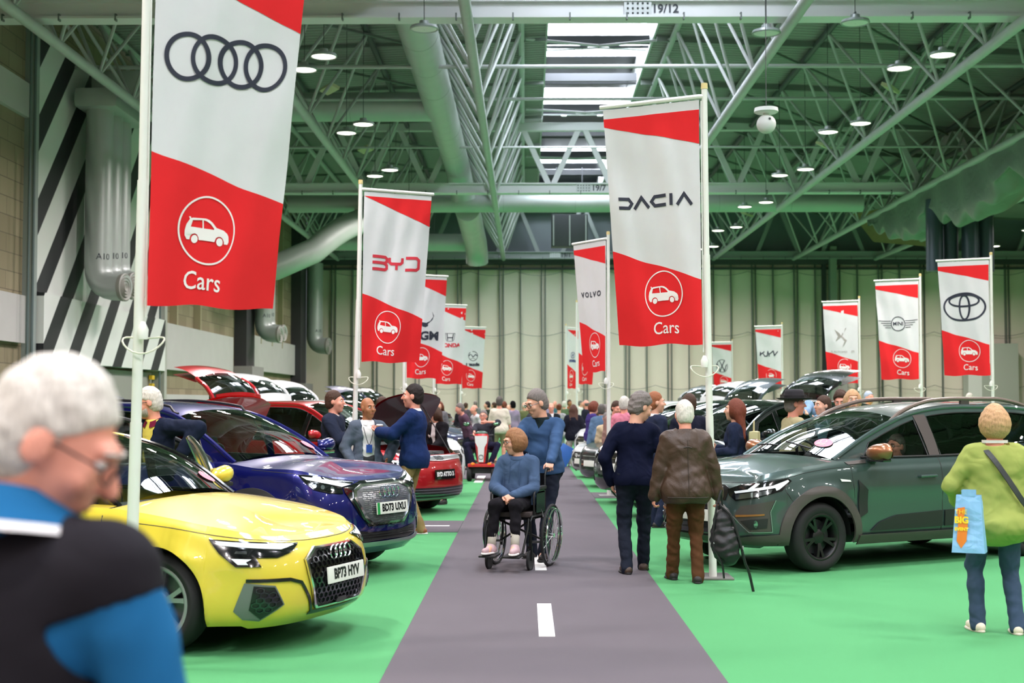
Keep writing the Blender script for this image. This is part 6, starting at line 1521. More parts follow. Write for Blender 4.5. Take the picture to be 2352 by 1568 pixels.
# backpack
hw = J['AR'][1][2]; hwp = J['root'].matrix_world @ hw if False else None
bp = empty('backpack', at(1664, 1200, 12.35), R(10), 'black backpack hanging by its strap from the hand of the man in brown leather', 'backpack'); bp.location.z = .40
S_ = SDF((-.3, -.25, -.4), (.3, .25, .5), .012)
S_.ell((-.01, 0, .06), (.115, .085, .235), None, .03); S_.ell((.02, -.05, -.02), (.10, .08, .16), None, .04); S_.ell((-.02, .02, .24), (.06, .05, .10), None, .04); S_.wrinkle(.012, 26, 3)
bkm = M('backpack_nylon', (22, 23, 26), .5, bump=.3, bscale=60); S_.mesh('pack_bag', bkm, bp)
MB().tube(curve_pts([(-.03, -.02, .47), (-.06, -.03, .36), (.03, -.07, .26), (.10, -.09, .05), (.16, -.08, -.16), (.19, -.07, -.22), (.235, -.06, -.40)], 20), .012, 6).build('shoulder_strap', bkm, bp)
MB().tube(curve_pts([(-.03, 0, .47), (-.085, -.03, .3), (-.11, -.04, .0), (-.05, -.08, -.15), (-.03, -.07, -.28)], 16), .009, 6).build('shoulder_strap', bkm, bp)
MB().tube(curve_pts([(-.05, 0, .30), (-.035, -.01, .47), (-.015, 0, .30)], 10), .008, 6).build('carry_loop', bkm, bp)
MB().box((-.105, -.045, .02), (.02, .012, .015)).box((.13, -.09, -.02), (.02, .012, .03)).build('buckle', M('buckle_grey', (150, 150, 150), .4), bp)
# woman in green seen from behind, with a blue carrier bag
lime = cloth('lime_jersey', (154, 164, 88), .06, .7, 6)
pg = person(gnd(2291, 1452), 88, 'blonde woman in lime green top and blue trousers seen from behind at the right edge', H=1.63, h=.009, top=lime, legs=cloth('blue_grey_trousers', (62, 78, 102)), hair='bob', hairm=blondeh, fingers=True, female=False, build=1.2, bulk=.035, belly=.05, skin=pink,
       hands={-1: (-.24, .18, .98), 1: (.33, .10, .82)}, poles={-1: (-1, -.9, -.2), 1: (1, -.5, 0)}, feet={-1: (-.13, .06, .075), 1: (.13, -.06, .075)}, hem=-.25, shoes=M('shoe_cream', (226, 214, 196), .6), sock=M('sole_cream', (214, 206, 190), .6), seed=8, hemw=.05)
J = person.J
MB().tube(curve_pts([J['tz'](-.07, .13, .42), J['tz'](-.085, 0, .475), J['tz'](-.03, -.155, .36), J['tz'](.08, -.19, .18), J['tz'](.17, -.13, .03), J['tz'](.22, .02, -.06)], 24), .0, 4) if False else None
mb = MB(); P_ = curve_pts([J['tz'](-.085, .10, .44), J['tz'](-.095, 0, .492), J['tz'](-.05, -.145, .40), J['tz'](.03, -.185, .25), J['tz'](.11, -.19, .10), J['tz'](.19, -.13, -.02), J['tz'](.22, 0, -.08)], 30)
for i in range(29): mb.bar(P_[i], Vector(P_[i+1])+(Vector(P_[i+1])-Vector(P_[i]))*.1, .036, .012, (0, -1, .2))
mb.build('bag_strap', M('strap_dark', (52, 54, 56), .6), J['root'])
mb = MB(); mb.grid(lambda a, t: J['tz'](0, 0, 0)+Vector((.078*math.cos(a)*1.15, .075*math.sin(a), .475+.02*t)), lins(0, 2*PI, 24), [0, 1]); mb.build('undershirt_neck', whitesh, J['root'], True)
cb = empty('carrier_bag', at(2226, 1190, 9.83), R(-24), 'light blue paper carrier bag with an orange and yellow motif hanging from a forearm', 'bag'); cb.location.z = .80
bagm = M('bag_blue', (138, 188, 232), .45, folds=.4, fscale=8)
def bg(s_): 
    def f(a, t):
        w_, d_ = (.085+.03*t, .05+.05*t); x = w_*a; y = s_*d_*(1-.15*abs(a))
        return (x+.012*math.sin(t*7+a*3), y+.008*math.sin(t*11), .16-.40*t)
    return f
V = []; F = []
for i, t in enumerate(lins(0, 1, 10)):
    w_, d_ = .080+.028*t, .028+.055*t; z = .19-.39*t; cr = .008*math.sin(t*9)
    V += [Vector((-w_, -d_, z)), Vector((0, -d_-cr, z-.0)), Vector((w_, -d_, z)), Vector((w_+cr, 0, z)), Vector((w_, d_, z)), Vector((0, d_, z)), Vector((-w_, d_, z)), Vector((-w_+abs(cr)*2, 0, z))]
for i in range(9):
    for j in range(8): F.append((i*8+j, (i+1)*8+j, (i+1)*8+(j+1) % 8, i*8+(j+1) % 8))
F.append(tuple(range(72, 80))); mesh_obj('paper_bag', V, F, bagm, cb)
for s_ in (-1, 1): MB().bar((0, s_*.03, .18), (0, s_*.028, .225), .09, .004, (0, 1, 0)).build('bag_handle', bagm, cb)
F2 = lambda a, b, d: (a, -.055-.1*(.05-b)*.9-d-.006, b)
lay(fill2d([[(-.07, .10), (-.02, .11), (-.025, .02), (.0, .0), (-.01, -.12), (-.045, -.17), (-.075, -.12), (-.065, -.02)]]), F2, .04, 0, 'bag_motif', M('motif_orange', (236, 130, 40), .5), cb, dz=.004)
lay(merge2d(text2d('THE', .045, -.045, .075), text2d('BIG', .06, -.042, .02, .003), text2d('EVENT', .03, -.042, -.04, .002)), F2, .04, 0, 'bag_lettering', M('motif_yellow', (250, 214, 40), .5), cb, dz=.008)
# foreground man
tealc = cloth('teal_blue_shirt', (30, 98, 146), .05, .5, 4); char = cloth('charcoal_shirt', (34, 32, 37), .05, .5, 4)
X0 = at(-34, 925, 2.30)
person((X0.x, 2.36, 0), 72, 'blurred white haired man with glasses in black and blue polo shirt at lower left', H=1.74, h=.008, top=tealc, vest=char, legs=black, hair='short', hairm=whiteh, glasses=True, hyaw=-66, hpitch=-30, build=1.12, bulk=.0, belly=.02, skin=pink, sleeve=.6, shoulder=1.26,
       hands={1: (.36, .10, .80), -1: (-.32, .1, .80)}, feet={1: (.1, .15, .075), -1: (-.1, -.1, .075)}, seed=11, folds=.6, lean=3)
J = person.J; nk = J['neck']
mb = MB()
def col_(r0, z0, r1, z1, m, nm):
    MB().grid(lambda a, t: nk+J['rt']*(r0+(r1-r0)*t)*math.cos(a)+J['fw']*((r0+(r1-r0)*t)*1.02*math.sin(a)+.0)+J['sp']*(z0+(z1-z0)*t-.02*math.sin(a)), lins(-PI*1.35, PI*.35, 30), lins(0, 1, 4)).build(nm, m, J['root'], True)
col_(.086, .055, .112, .035, tealc, 'collar'); col_(.112, .035, .150, -.004, tealc, 'collar_fold'); col_(.150, -.003, .162, -.017, whitesh, 'collar_stripe')
# wheelchair, its user and the man pushing it
WC = (-.026, 14.28); FA = -108
wc = empty('wheelchair', (WC[0], WC[1], 0), R(FA-90), 'black folding wheelchair with spoked rear wheels and foot plates on the walkway', 'wheelchair')
fb = M('chair_frame', (22, 24, 24), .35, metal=.4)
for sg in (1, -1):
    e = bpy.data.objects.new('rear_wheel', None); col.objects.link(e); e.parent = wc; e.location = (sg*.29, 0, .31); e.rotation_euler = (0, sg*.04, 0)
    M4 = Matrix.Rotation(PI/2, 4, 'Y'); c_ = lambda r, x: [(x, r*math.cos(t), r*math.sin(t)) for t in lins(0, 2*PI, 49)[:-1]]
    MB().tube(c_(.295, 0), .016, 8, closed=True).build('tyre', rubber, e); MB().tube(c_(.275, 0), .010, 6, closed=True).build('rim', chrome, e); MB().tube(c_(.262, sg*.035), .008, 6, closed=True).build('push_ring', chrome, e)
    sp_ = MB()
    for i in range(28): a = 2*PI*i/28; sp_.tube([((i % 2*2-1)*.025, .02*math.cos(a+.5), .02*math.sin(a+.5)), (0, .27*math.cos(a), .27*math.sin(a))], .0016, 4, caps=False)
    sp_.lathe([(.001, -.035), (.022, -.035), (.022, .035), (.001, .035)], 12, M4); sp_.build('spokes', chrome, e)
    f = bpy.data.objects.new('caster', None); col.objects.link(f); f.parent = wc; f.location = (sg*.21, .42, .10)
    MB().lathe([(.085, -.012), (.098, -.01), (.1, 0), (.098, .01), (.085, .012)], 24, M4).build('caster_tyre', rubber, f); MB().lathe([(.001, -.008), (.086, -.01), (.086, .01), (.001, .008)], 20, M4).build('caster_hub', trimb, f)
    MB().bar((-.018, 0, 0), (-.018, 0, .12), .03, .006, (1, 0, 0)).bar((.018, 0, 0), (.018, 0, .12), .03, .006, (1, 0, 0)).box((0, 0, .125), (.045, .035, .02)).tube([(0, 0, .13), (0, -.01, .24)], .014, 8).build('caster_fork', fb, f)
    MB().tube([(sg*.22, -.08, .96), (sg*.22, -.03, .90), (sg*.22, -.02, .36), (sg*.22, .02, .20)], .012, 8).tube([(sg*.22, -.02, .52), (sg*.22, .40, .52), (sg*.22, .44, .48), (sg*.22, .42, .22)], .012, 8).tube([(sg*.22, .0, .24), (sg*.22, .42, .28)], .012, 8).build('side_frame', fb, wc)
    MB().tube([(sg*.22, -.01, .74), (sg*.22, .02, .76), (sg*.22, .30, .76), (sg*.22, .33, .72), (sg*.22, .33, .52)], .011, 8).build('arm_frame', fb, wc); MB().box((sg*.22, .14, .785), (.055, .30, .035), bev=.012).build('armrest', trimb, wc)
    MB().box((sg*.225, .13, .64), (.008, .26, .19)).build('side_guard', M('guard_green', (20, 40, 32), .4), wc)
    MB().tube([(sg*.22, -.08, .96), (sg*.22, -.17, .96)], .017, 8).build('push_handle', rubber, wc)
    MB().tube([(sg*.20, .44, .50), (sg*.21, .50, .40), (sg*.19, .60, .18)], .011, 8).build('leg_rest', fb, wc); MB().box((sg*.12, .66, .165), (.17, .17, .018), Matrix.Rotation(-.12, 3, 'X'), bev=.006).build('foot_plate', trimb, wc)
    MB().box((sg*.24, .10, .50), (.03, .04, .03)).tube([(sg*.25, .12, .5), (sg*.26, .2, .58)], .006, 6).build('brake_lever', chrome, wc)
MB().tube([(-.21, .0, .26), (.21, .30, .50)], .011, 8).tube([(.21, .0, .26), (-.21, .30, .50)], .011, 8).build('cross_brace_bar', fb, wc)
MB().box((0, .19, .50), (.42, .42, .03), bev=.01).build('seat_sling', black, wc); MB().box((0, .20, .535), (.42, .42, .05), bev=.02).build('cushion', M('cushion', (66, 56, 54), .8), wc)
MB().grid(lambda u, v: (u*.22, -.03+.04*(1-u*u)*-1, .52+.40*v), lins(-1, 1, 9), lins(0, 1, 5)).build('back_sling', black, wc, True)
blueh = cloth('hoodie_blue', (70, 90, 120), .10, .8, 6)
fw_ = Vector((math.cos(R(FA)), math.sin(R(FA)), 0)); base = Vector((WC[0], WC[1], 0))
person(base, FA, 'elderly woman in blue hoodie and black trousers seated in the wheelchair, looking aside', H=1.60, h=.0075, top=blueh, legs=cloth('black_trousers', (24, 22, 27), folds=.5), hair='bob', hairm=hairmat('hair_tawny', (150, 106, 72)), glasses=True, hyaw=-52, hpitch=-12, skin=fair, fingers=True, seat=True, build=.98,
       pelvis=(0, .13, .64), hands={1: (.055, .45, .80), -1: (-.055, .46, .79)}, poles={1: (1, -.3, -.8), -1: (-1, -.3, -.8)}, palm={1: (-.3, -.2, -1), -1: (.3, -.2, -1)}, feet={1: (.135, .66, .27), -1: (-.135, .68, .27)}, knees={1: (.0, 1, 1.2), -1: (0, 1, 1.2)},
       hem=-.02, shoes=M('shoe_lilac', (196, 164, 170), .6), sock=M('sole_white', (236, 232, 228), .6), seed=6, curl=.7, lean=3, hemw=.03, shortleg=.87, belly=.02, bulk=.012)
J = person.J
for sg in (1, -1):
    a, b, c = J['LG'][sg]; d = (b-c).normalized(); MB().tube([c-d*.02, c+d*.05, c+d*.15], [.043, .041, .046], 14).build('sock', M('sock_grey', (176, 170, 158), .8), J['root'], True)
    p0 = J['tz'](sg*.055, .105, .455); MB().tube(curve_pts([p0, J['tz'](sg*.055, .135, .38), J['tz'](sg*.06, .15, .26), J['tz'](sg*.062, .145, .16)], 10), .004, 5).build('drawstring', blueh, J['root'])
    w0 = J['AR'][sg][1].lerp(J['AR'][sg][2], .55); MB().ball(w0+Vector((0, .0, .035)), (.028, .034, .012), 10, 6).build('sleeve_patch', whitesh, J['root'])
MB().grid(lambda a, t: J['neck']+J['rt']*(.095+.02*math.sin(t*PI))*math.cos(a)+J['fw']*(-.01+(.085+.03*math.sin(t*PI))*math.sin(a))+J['sp']*(-.055+.075*t-.02*math.sin(a)), lins(0, 2*PI, 28), lins(0, 1, 6)).build('hood', blueh, J['root'], True)
person(base-fw_*.68, FA, 'tall grey haired man in blue v neck jumper pushing the wheelchair', H=1.80, h=.009, top=cloth('jumper_blue', (56, 82, 118), .08, .6, 5), legs=jeans, hair='short', hairm=greyh, glasses=True, hyaw=-42, hpitch=-20, skin=fair, fingers=True, build=1.12, bulk=.01, belly=.03,
       hands={1: (.225, .50, .965), -1: (-.225, .50, .965)}, poles={1: (1, -.6, -.4), -1: (-1, -.6, -.4)}, palm={1: (0, .2, -1), -1: (0, .2, -1)}, feet={1: (.12, .0, .075), -1: (-.10, .30, .075)}, curl=1.2, lean=6, seed=14, hem=-.06, open_f=([0, .36, .50, .6], [-.05, -.02, .055, .055]), shirt=cloth('dark_green_tee', (26, 38, 40)))
# man leaning at the blue car door
person(at(352, 925, 13.55)*Vector((1, 1, 0)) if False else (at(366, 925, 13.25).x, 13.25, 0), -115, 'bearded older man in navy jacket over a yellow shirt leaning beside the dark blue car', H=1.80, h=.010, top=cloth('navy_jacket', (26, 34, 54)), legs=greyt, hair='short', hairm=whiteh, beard=hairmat('beard_grey', (176, 168, 158)), glasses=True, hyaw=-50, hpitch=-14, skin=pink,
       jacket=True, open_f=([-.3, .3, .5], [.05, .05, .07]), shirt=cloth('yellow_shirt', (232, 214, 100)), collar=cloth('burgundy', (112, 30, 56)), hands={1: (.22, .18, .85), -1: (-.36, .12, 1.14)}, poles={-1: (-1, -.2, .2), 1: (1, -.5, 0)}, fingers=True, belly=.03, seed=21, lean=8)
# three men talking
def hold_cup(p, label):
    c = empty('paper_cup', p, 0, label, 'cup'); MB().lathe([(.001, -.055), (.028, -.055), (.040, .045)], 20).build('sleeve', M('cup_kraft', (190, 150, 110), .7), c); MB().lathe([(.043, .045), (.043, .055), (.038, .062), (.001, .062)], 20).build('lid', whitep, c)
x_ = at(766, 925, 18.2).x
person((x_, 18.2, 0), -12, 'man in dark navy suit holding a coffee cup beside the banner pole', H=1.80, h=.011, top=cloth('suit_navy', (36, 42, 60), folds=.5), legs=cloth('suit_navy', (36, 42, 60)), hair='short', hairm=brownh, skin=pink, jacket=True, collar=whitesh, hands={1: (.10, .36, 1.22), -1: (-.2, .05, .85)}, palm={1: (-.9, .2, 0)}, curl=.8, fingers=True, build=1.1, belly=.03, hyaw=5, seed=31)
J = person.J; bpy.context.view_layer.update(); hold_cup(J['root'].matrix_world @ (J['AR'][1][2]+Vector((-.03, .09, .03))), 'paper coffee cup with white lid held by the dark suited man')
x_ = at(843, 925, 17.9).x
person((x_, 17.9, 0), -72, 'bald man in grey blazer and white shirt with a blue badge on a lanyard', H=1.71, h=.010, top=cloth('blazer_grey', (84, 94, 108), folds=.6), legs=greyt, hair=None, skin=tan, hyaw=22, jacket=True, open_f=([-.3, .28, .5], [.07, .075, .085]), shirt=whitesh, collar=whitesh, fingers=True, build=1.05,
       hands={1: (.22, .16, .90), -1: (-.24, .16, .95)}, poles={1: (.7, -.8, 0), -1: (-1, -.5, .1)}, seed=33)
J = person.J; mb = MB(); mb.tube(curve_pts([J['tz'](-.06, .02, .50), J['tz'](-.055, .12, .38), J['tz'](0, .145, .20), J['tz'](.055, .12, .38), J['tz'](.06, .02, .50)], 24), .004, 5).build('lanyard', trimb, J['root']); MB().box(J['tz'](0, .152, .15), (.075, .006, .10)).build('badge', M('badge_blue', (44, 84, 176), .4), J['root'])
x_ = at(952, 925, 17.6).x
person((x_, 17.6, 0), 172, 'tall dark haired man in blue blazer and khaki trousers gesturing with a cup', H=1.875, h=.009, top=cloth('blazer_blue', (26, 44, 88), folds=.6), legs=khaki, hair='short', hairm=darkh, skin=pink, jacket=True, collar=whitesh, fingers=True, build=1.08, belly=.015, bulk=.008, hem=-.17,
       hands={1: (.14, .36, 1.16), -1: (-.06, .40, 1.18)}, poles={1: (1, -.6, -.6), -1: (-1, -.6, -.6)}, palm={1: (-1, .2, 0), -1: (.3, 0, 1)}, curl=.7, shoes=M('shoe_tan', (140, 76, 44), .5), sock=M('sole_white', (236, 232, 228), .6), feet={1: (.10, -.05, .075), -1: (-.1, .08, .075)}, seed=35, hyaw=4)
J = person.J; bpy.context.view_layer.update(); hold_cup(J['root'].matrix_world @ (J['AR'][1][2]+Vector((-.05, .08, .05))), 'brown paper coffee cup with white lid held by the man in the blue blazer')
# woman by the red car
x_ = at(1010, 925, 22.9).x
person((x_, 22.9, 0), -125, 'smiling woman with long brown hair in black jacket leaning over the red car engine', H=1.60, h=.012, female=True, top=cloth('jacket_black', (26, 24, 28)), legs=black, hair='long', hair_len=.12, hairm=brownh, skin=fair, jacket=True, open_f=([-.1, .3, .5], [.03, .04, .06]), shirt=whitesh, hyaw=-25, hpitch=-15, lean=10, hands={1: (.12, .38, .95), -1: (-.1, .4, .95)}, seed=41)
# scooter and rider
sc_ = empty('mobility_scooter', (at(1106, 925, 29.6).x, 29.6, 0), R(-92-90), 'red and white mobility scooter facing the camera on the grey aisle', 'mobility scooter')
sred = paint('scooter_red', (200, 24, 34)); M4 = Matrix.Rotation(PI/2, 4, 'Y')
for sg in (1, -1):
    for y in (.0, -.95):
        e = bpy.data.objects.new('wheel', None); col.objects.link(e); e.parent = sc_; e.location = (sg*.25, y, .15)
        MB().lathe([(.09, -.045), (.13, -.05), (.15, -.03), (.15, .03), (.13, .05), (.09, .045)], 24, M4).build('tyre', rubber, e); MB().lathe([(.001, -.03), (.09, -.035), (.09, .035), (.001, .03)], 16, M4).build('hub', alum, e)
    m = MB(); m.tube([(sg*.14, -.02, .98), (sg*.26, .0, 1.14)], .007, 6); m.build('mirror_stalk', trimb, sc_); MB().ball((sg*.31, 0, 1.18), (.085, .025, .05), 14, 8).build('mirror', M('mirror_back', (30, 32, 34), .3), sc_); MB().ball((sg*.31, .008, 1.18), (.07, .022, .038), 14, 8).build('mirror_glass', M('mirror_green', (120, 160, 130), .1, metal=.9), sc_)
    MB().tube([(sg*.05, -.05, .93), (sg*.24, -.08, .95)], .02, 8).build('tiller_grip', trimb, sc_); MB().ball((sg*.17, .14, .36), (.045, .03, .03), 10, 8).build('indicator', M('amber', (250, 140, 30), .3), sc_)
MB().box((0, -.02, .33), (.56, .34, .07), bev=.03).build('front_deck', sred, sc_); MB().box((0, -.1, .22), (.5, .2, .12), bev=.02).build('bumper', trimb, sc_); MB().box((0, -.6, .26), (.5, .8, .08), bev=.02).build('floor_deck', sred, sc_)
S_ = SDF((-.3, -.3, .25), (.3, .35, 1.15), .012); S_.cone((0, .05, .42), (0, -.02, .9), .085, .15, .03); S_.cut(lambda X, Y, Z: np.maximum(Z-.98, .38-Z)+0*X+0*Y); S_.cut(lambda X, Y, Z: Y-.12+0*X+0*Z); S_.mesh('tiller_cowl', sred, sc_)
lay(fill2d([[(-.05, .40), (.05, .40), (.07, .70), (.12, .80), (.13, .94), (-.13, .94), (-.12, .80), (-.07, .70)]]), lambda a, b, d: (a, .125+d, b), .05, .012, 'white_panel', paint('scooter_white', (232, 232, 230)), sc_); lay(fill2d(ring(0, .50, .045, .01, 24)), lambda a, b, d: (a, .14+d, b), 1, .006, 'front_badge', trimb, sc_)
MB().ball((0, -.0, .99), (.13, .08, .05), 16, 10).build('console', M('console_green', (70, 100, 84), .3), sc_); MB().box((0, -.75, .45), (.2, .25, .3)).build('seat_post', trimb, sc_); MB().box((0, -.72, .62), (.46, .44, .1), bev=.04).box((0, -.95, .9), (.44, .1, .5), bev=.04).build('seat', seatm, sc_)
person((sc_.location.x, 29.6, 0), -92, 'older man in dark polo shirt riding the mobility scooter, hand at chin', H=1.68, h=.014, top=cloth('polo_dark', (52, 52, 60)), legs=cloth('navy_trousers', (30, 30, 52)), hair='thin', hairm=greyh, skin=pink, glasses=True, seat=True, sleeve=.55, pelvis=(0, -.66, .70), feet={1: (.2, -.15, .40), -1: (-.2, -.15, .40)}, knees={1: (.9, .6, .8), -1: (-.9, .6, .8)}, hands={1: (.18, -.12, 1.0), -1: (-.10, -.36, 1.27)}, build=1.1, belly=.04, seed=51, hyaw=-5)
# ---- visitors further back
def crowd(px, ytop, d, face, label, top, legs=None, hair='short', hm=None, **kw):
    X = at(px, 925, d).x; z = HC+(925-ytop)*d/FP; H = kw.pop('H', None) or max(1.45, min(1.92, z+.03))
    hgap = .012 if d < 22 else (.016 if d < 32 else .022)
    return person((X, d, 0), face, label, H=H, h=hgap, top=top, legs=legs or jeans, hair=hair, hairm=hm or brownh, **kw)
C_ = cloth
crowd(1147, 911, 37.2, 88, 'man in cream t shirt and beige shorts seen from behind near the scooter', C_('cream_tee', (228, 218, 200)), C_('shorts_khaki', (150, 142, 108)), hm=hairmat('hair_steel', (90, 84, 80)), shortleg=.55, sleeve=.5, build=1.2, shoes=M('sandal', (80, 54, 40), .6), belly=.03, skin=pink, hands={1: (.30, .1, .8), -1: (-.30, .1, .8)}, seed=61)
crowd(1078, 922, 34.5, 200, 'older man in plum shirt bending over a white car', C_('plum_shirt', (92, 68, 84)), hm=greyh, skin=pink, lean=22, hpitch=-15, seed=62, hair='thin')
crowd(1103, 928, 39, 210, 'bald man in pale grey shirt bending behind the scooter rider', C_('pale_grey_shirt', (204, 202, 204)), hair='bald', hm=greyh, skin=pink, lean=20, belly=.05, seed=63)
crowd(1120, 922, 50, 180, 'man in dark green jacket in the distant crowd', C_('dark_green_jacket', (44, 52, 42)), hm=darkh, seed=64)
crowd(1135, 924, 56, 150, 'distant man with dark hair beyond the cream t shirt', C_('grey_top', (120, 116, 118)), seed=65)
crowd(1168, 930, 52, -60, 'distant person in pale top partly hidden by the tall man', C_('sand_top', (200, 180, 160)), hair='bald', hm=greyh, seed=66)
crowd(1178, 921, 44, 120, 'person in a black cap beyond the cream t shirt', C_('mauve_top', (150, 136, 160)), hm=black, seed=67)
crowd(1238, 911, 25.5, 60, 'dark skinned man in charcoal jacket behind the tall man pushing the wheelchair', C_('charcoal_jacket', (52, 54, 62)), hm=darkh, skin=brown_s, jacket=True, seed=68, hyaw=-25, build=1.1)
crowd(1254, 913, 44, -80, 'bald man in lilac shirt standing in the distance', C_('lilac_shirt', (150, 144, 170)), hair='bald', hm=greyh, skin=pink, seed=69)
crowd(1266, 926, 36.4, -92, 'bald man with glasses in black jacket and white shirt carrying a blue folder', C_('black_jacket', (30, 32, 36)), C_('sage_trousers', (92, 100, 92)), hair='bald', hm=greyh, skin=pink, glasses=True, jacket=True, open_f=([-.3, .2, .5], [.02, .02, .07]), shirt=whitesh, seed=70, hands={1: (.2, .2, .95), -1: (-.27, .1, .78)}, shoes=M('shoe_tan', (140, 76, 44), .5))
crowd(1284, 928, 42, 85, 'woman in black and white floral dress with hair in a bun', M('floral_dress', (150, 150, 154), .8, var=.9, vscale=22), M('floral_dress', (150, 150, 154), .8), hair='bun', hm=redh, female=True, hem=-.5, hemw=.06, seed=71)
crowd(1296, 921, 54, 90, 'white haired distant person in green top', C_('olive_top', (92, 110, 80)), hm=whiteh, seed=72)
crowd(1317, 929, 36.2, 92, 'woman with long brown hair in black cardigan and cream trousers seen from behind', C_('black_cardigan', (26, 27, 38)), C_('cream_trousers', (226, 208, 190)), hair='long', hair_len=.10, hm=hairmat('hair_chestnut', (84, 56, 46)), female=True, build=1.12, bulk=.02, hem=-.18, jacket=True, shoes=M('shoe_white', (232, 230, 226), .5), seed=73, hands={1: (.2, .2, 1.0), -1: (-.2, .2, 1.0)}, H=1.60)
crowd(1357, 921, 31.5, 10, 'woman with auburn hair in purple top standing by the white car', C_('purple_top', (60, 48, 110)), C_('dark_trousers', (36, 36, 46)), hair='bob', hm=redh, female=True, build=1.15, bulk=.02, seed=74, hpitch=-15, lean=4)
crowd(1346, 919, 46, 150, 'bald man in dark suit in the distant crowd', C_('dark_suit', (36, 38, 50)), hair='bald', hm=greyh, skin=pink, seed=75)
crowd(1379, 925, 30.5, 80, 'man in blue denim jacket bending over a car', C_('denim_jacket', (84, 108, 136)), hm=hairmat('hair_steel', (90, 84, 80)), lean=22, jacket=True, seed=76)
crowd(1397, 929, 33, 140, 'grey haired person behind the narrow banner pole', C_('slate_top', (96, 104, 112)), hm=greyh, lean=10, seed=77)
crowd(1393, 950, 28, 100, 'grey haired man seated low in the dark grey car', C_('beige_top', (190, 170, 140)), hair='thin', hm=greyh, skin=pink, seed=78, H=1.45)
crowd(1412, 920, 27, -60, 'man with brown hair looking down behind the narrow banner pole', C_('pink_brown_top', (140, 108, 100)), hm=brownh, skin=pink, hpitch=-20, seed=79)
crowd(1434, 911, 25, 60, 'white haired person in pink top beside the grey haired man in navy', C_('pink_top', (216, 130, 150)), hm=whiteh, skin=pink, seed=80)
crowd(1503, 901, 20.3-1.6, 25, 'man with ginger hair in navy suit between the two men walking away', C_('suit_blue', (38, 44, 66), folds=.5), C_('suit_blue', (38, 44, 66)), hm=gingh, skin=fair, jacket=True, collar=whitesh, seed=81, hyaw=-15, build=1.05)
crowd(1583, 905, 18.3, 95, 'dark haired man in midnight suit seen from behind beside the tall banner pole', C_('suit_midnight', (26, 28, 44), folds=.5), C_('suit_midnight', (26, 28, 44)), hm=brownh, skin=fair, jacket=True, collar=whitesh, seed=82, hyaw=15)
crowd(1690, 917, 17.3, 165, 'woman with long auburn hair in navy dress holding leaflets', C_('navy_dress', (30, 38, 60)), C_('navy_dress', (30, 38, 60)), hair='long', hair_len=.16, hm=redh, female=True, build=1.12, bulk=.01, hem=-.45, hemw=.03, hands={1: (.08, .24, 1.10), -1: (-.10, .24, 1.06)}, seed=83, fingers=True)
J = person.J; bpy.context.view_layer.update(); W_ = J['root'].matrix_world
lf = empty('leaflets', W_ @ (J['AR'][1][2]+Vector((-.02, .12, .02))), 0, 'pale printed leaflets held up by the woman with auburn hair', 'leaflet')
MB().box((0, 0, 0), (.15, .01, .21), Matrix.Rotation(.15, 3, 'Y')).build('leaflet_sheet', M('leaflet', (214, 222, 190), .5), lf); MB().box((.0, -.01, .04), (.15, .004, .09), Matrix.Rotation(.15, 3, 'Y')).build('leaflet_picture', M('leaflet_pic', (120, 150, 170), .5), lf)
hb = empty('handbag', W_ @ Vector((.02, -.22, 1.12)), R(75), 'cream handbag hanging behind the woman with auburn hair', 'handbag'); MB().box((0, 0, 0), (.26, .12, .32), bev=.04).build('bag_body', M('bag_cream', (196, 188, 140), .5), hb); MB().tube([(-.08, 0, .14), (-.06, 0, .28), (.06, 0, .28), (.08, 0, .14)], .01, 6).build('bag_handle', M('bag_cream', (196, 188, 140), .5), hb)
crowd(1822, 897, 17.0, 12, 'man in black fedora hat and olive t shirt looking across the cars', C_('olive_tee', (168, 158, 122)), C_('grey_trousers', (66, 68, 72)), hair='thin', hm=greyh, skin=pink, hat=M('felt_black', (30, 28, 34), .8), sleeve=.5, build=1.15, bulk=.02, belly=.04, H=1.77, seed=84, hyaw=-12)
crowd(1864, 922, 24, 150, 'curly blonde haired person in yellow behind the hatted man', C_('yellow_top', (228, 200, 80)), hair='long', hm=blondeh, hair_len=.05, skin=fair, seed=85)
crowd(1877, 926, 30, -40, 'distant person with dark glasses beside the moss green car', C_('denim_top', (50, 64, 92)), hair='bun', hm=blondeh, glasses=True, seed=86)
crowd(1892, 915, 44, 30, 'distant man by the service door of the end wall', C_('grey_top', (120, 116, 118)), hair='thin', seed=87)
crowd(1909, 908, 19.6, 200, 'person with dark hair holding up a phone beyond the green estate', C_('light_blue_shirt', (130, 160, 190)), hm=brownh, lean=12, hands={1: (.1, .32, 1.50), -1: (-.1, .3, 1.4)}, seed=88)
crowd(1932, 896, 20.5, -110, 'grey brown haired man bending beyond the green estate', C_('slate_top', (96, 104, 112)), hair='full', hm=brownh, skin=pink, hpitch=-20, seed=89)
crowd(1958, 896, 19.0, -95, 'blonde woman looking over the roof rail of the green estate', C_('navy_cardigan', (30, 40, 70)), hair='bob', hm=blondeh, skin=fair, seed=90)
crowd(1995, 897, 34, -60, 'distant person in pale grey beanie wearing a yellow vest', C_('vest_yellow', (214, 226, 60)), hm=M('beanie', (170, 180, 200), .8), skin=pink, seed=91)
crowd(2227, 897, 40, 100, 'pale haired distant person beyond the estate roof', C_('beige_top', (190, 170, 140)), hm=whiteh, seed=92)
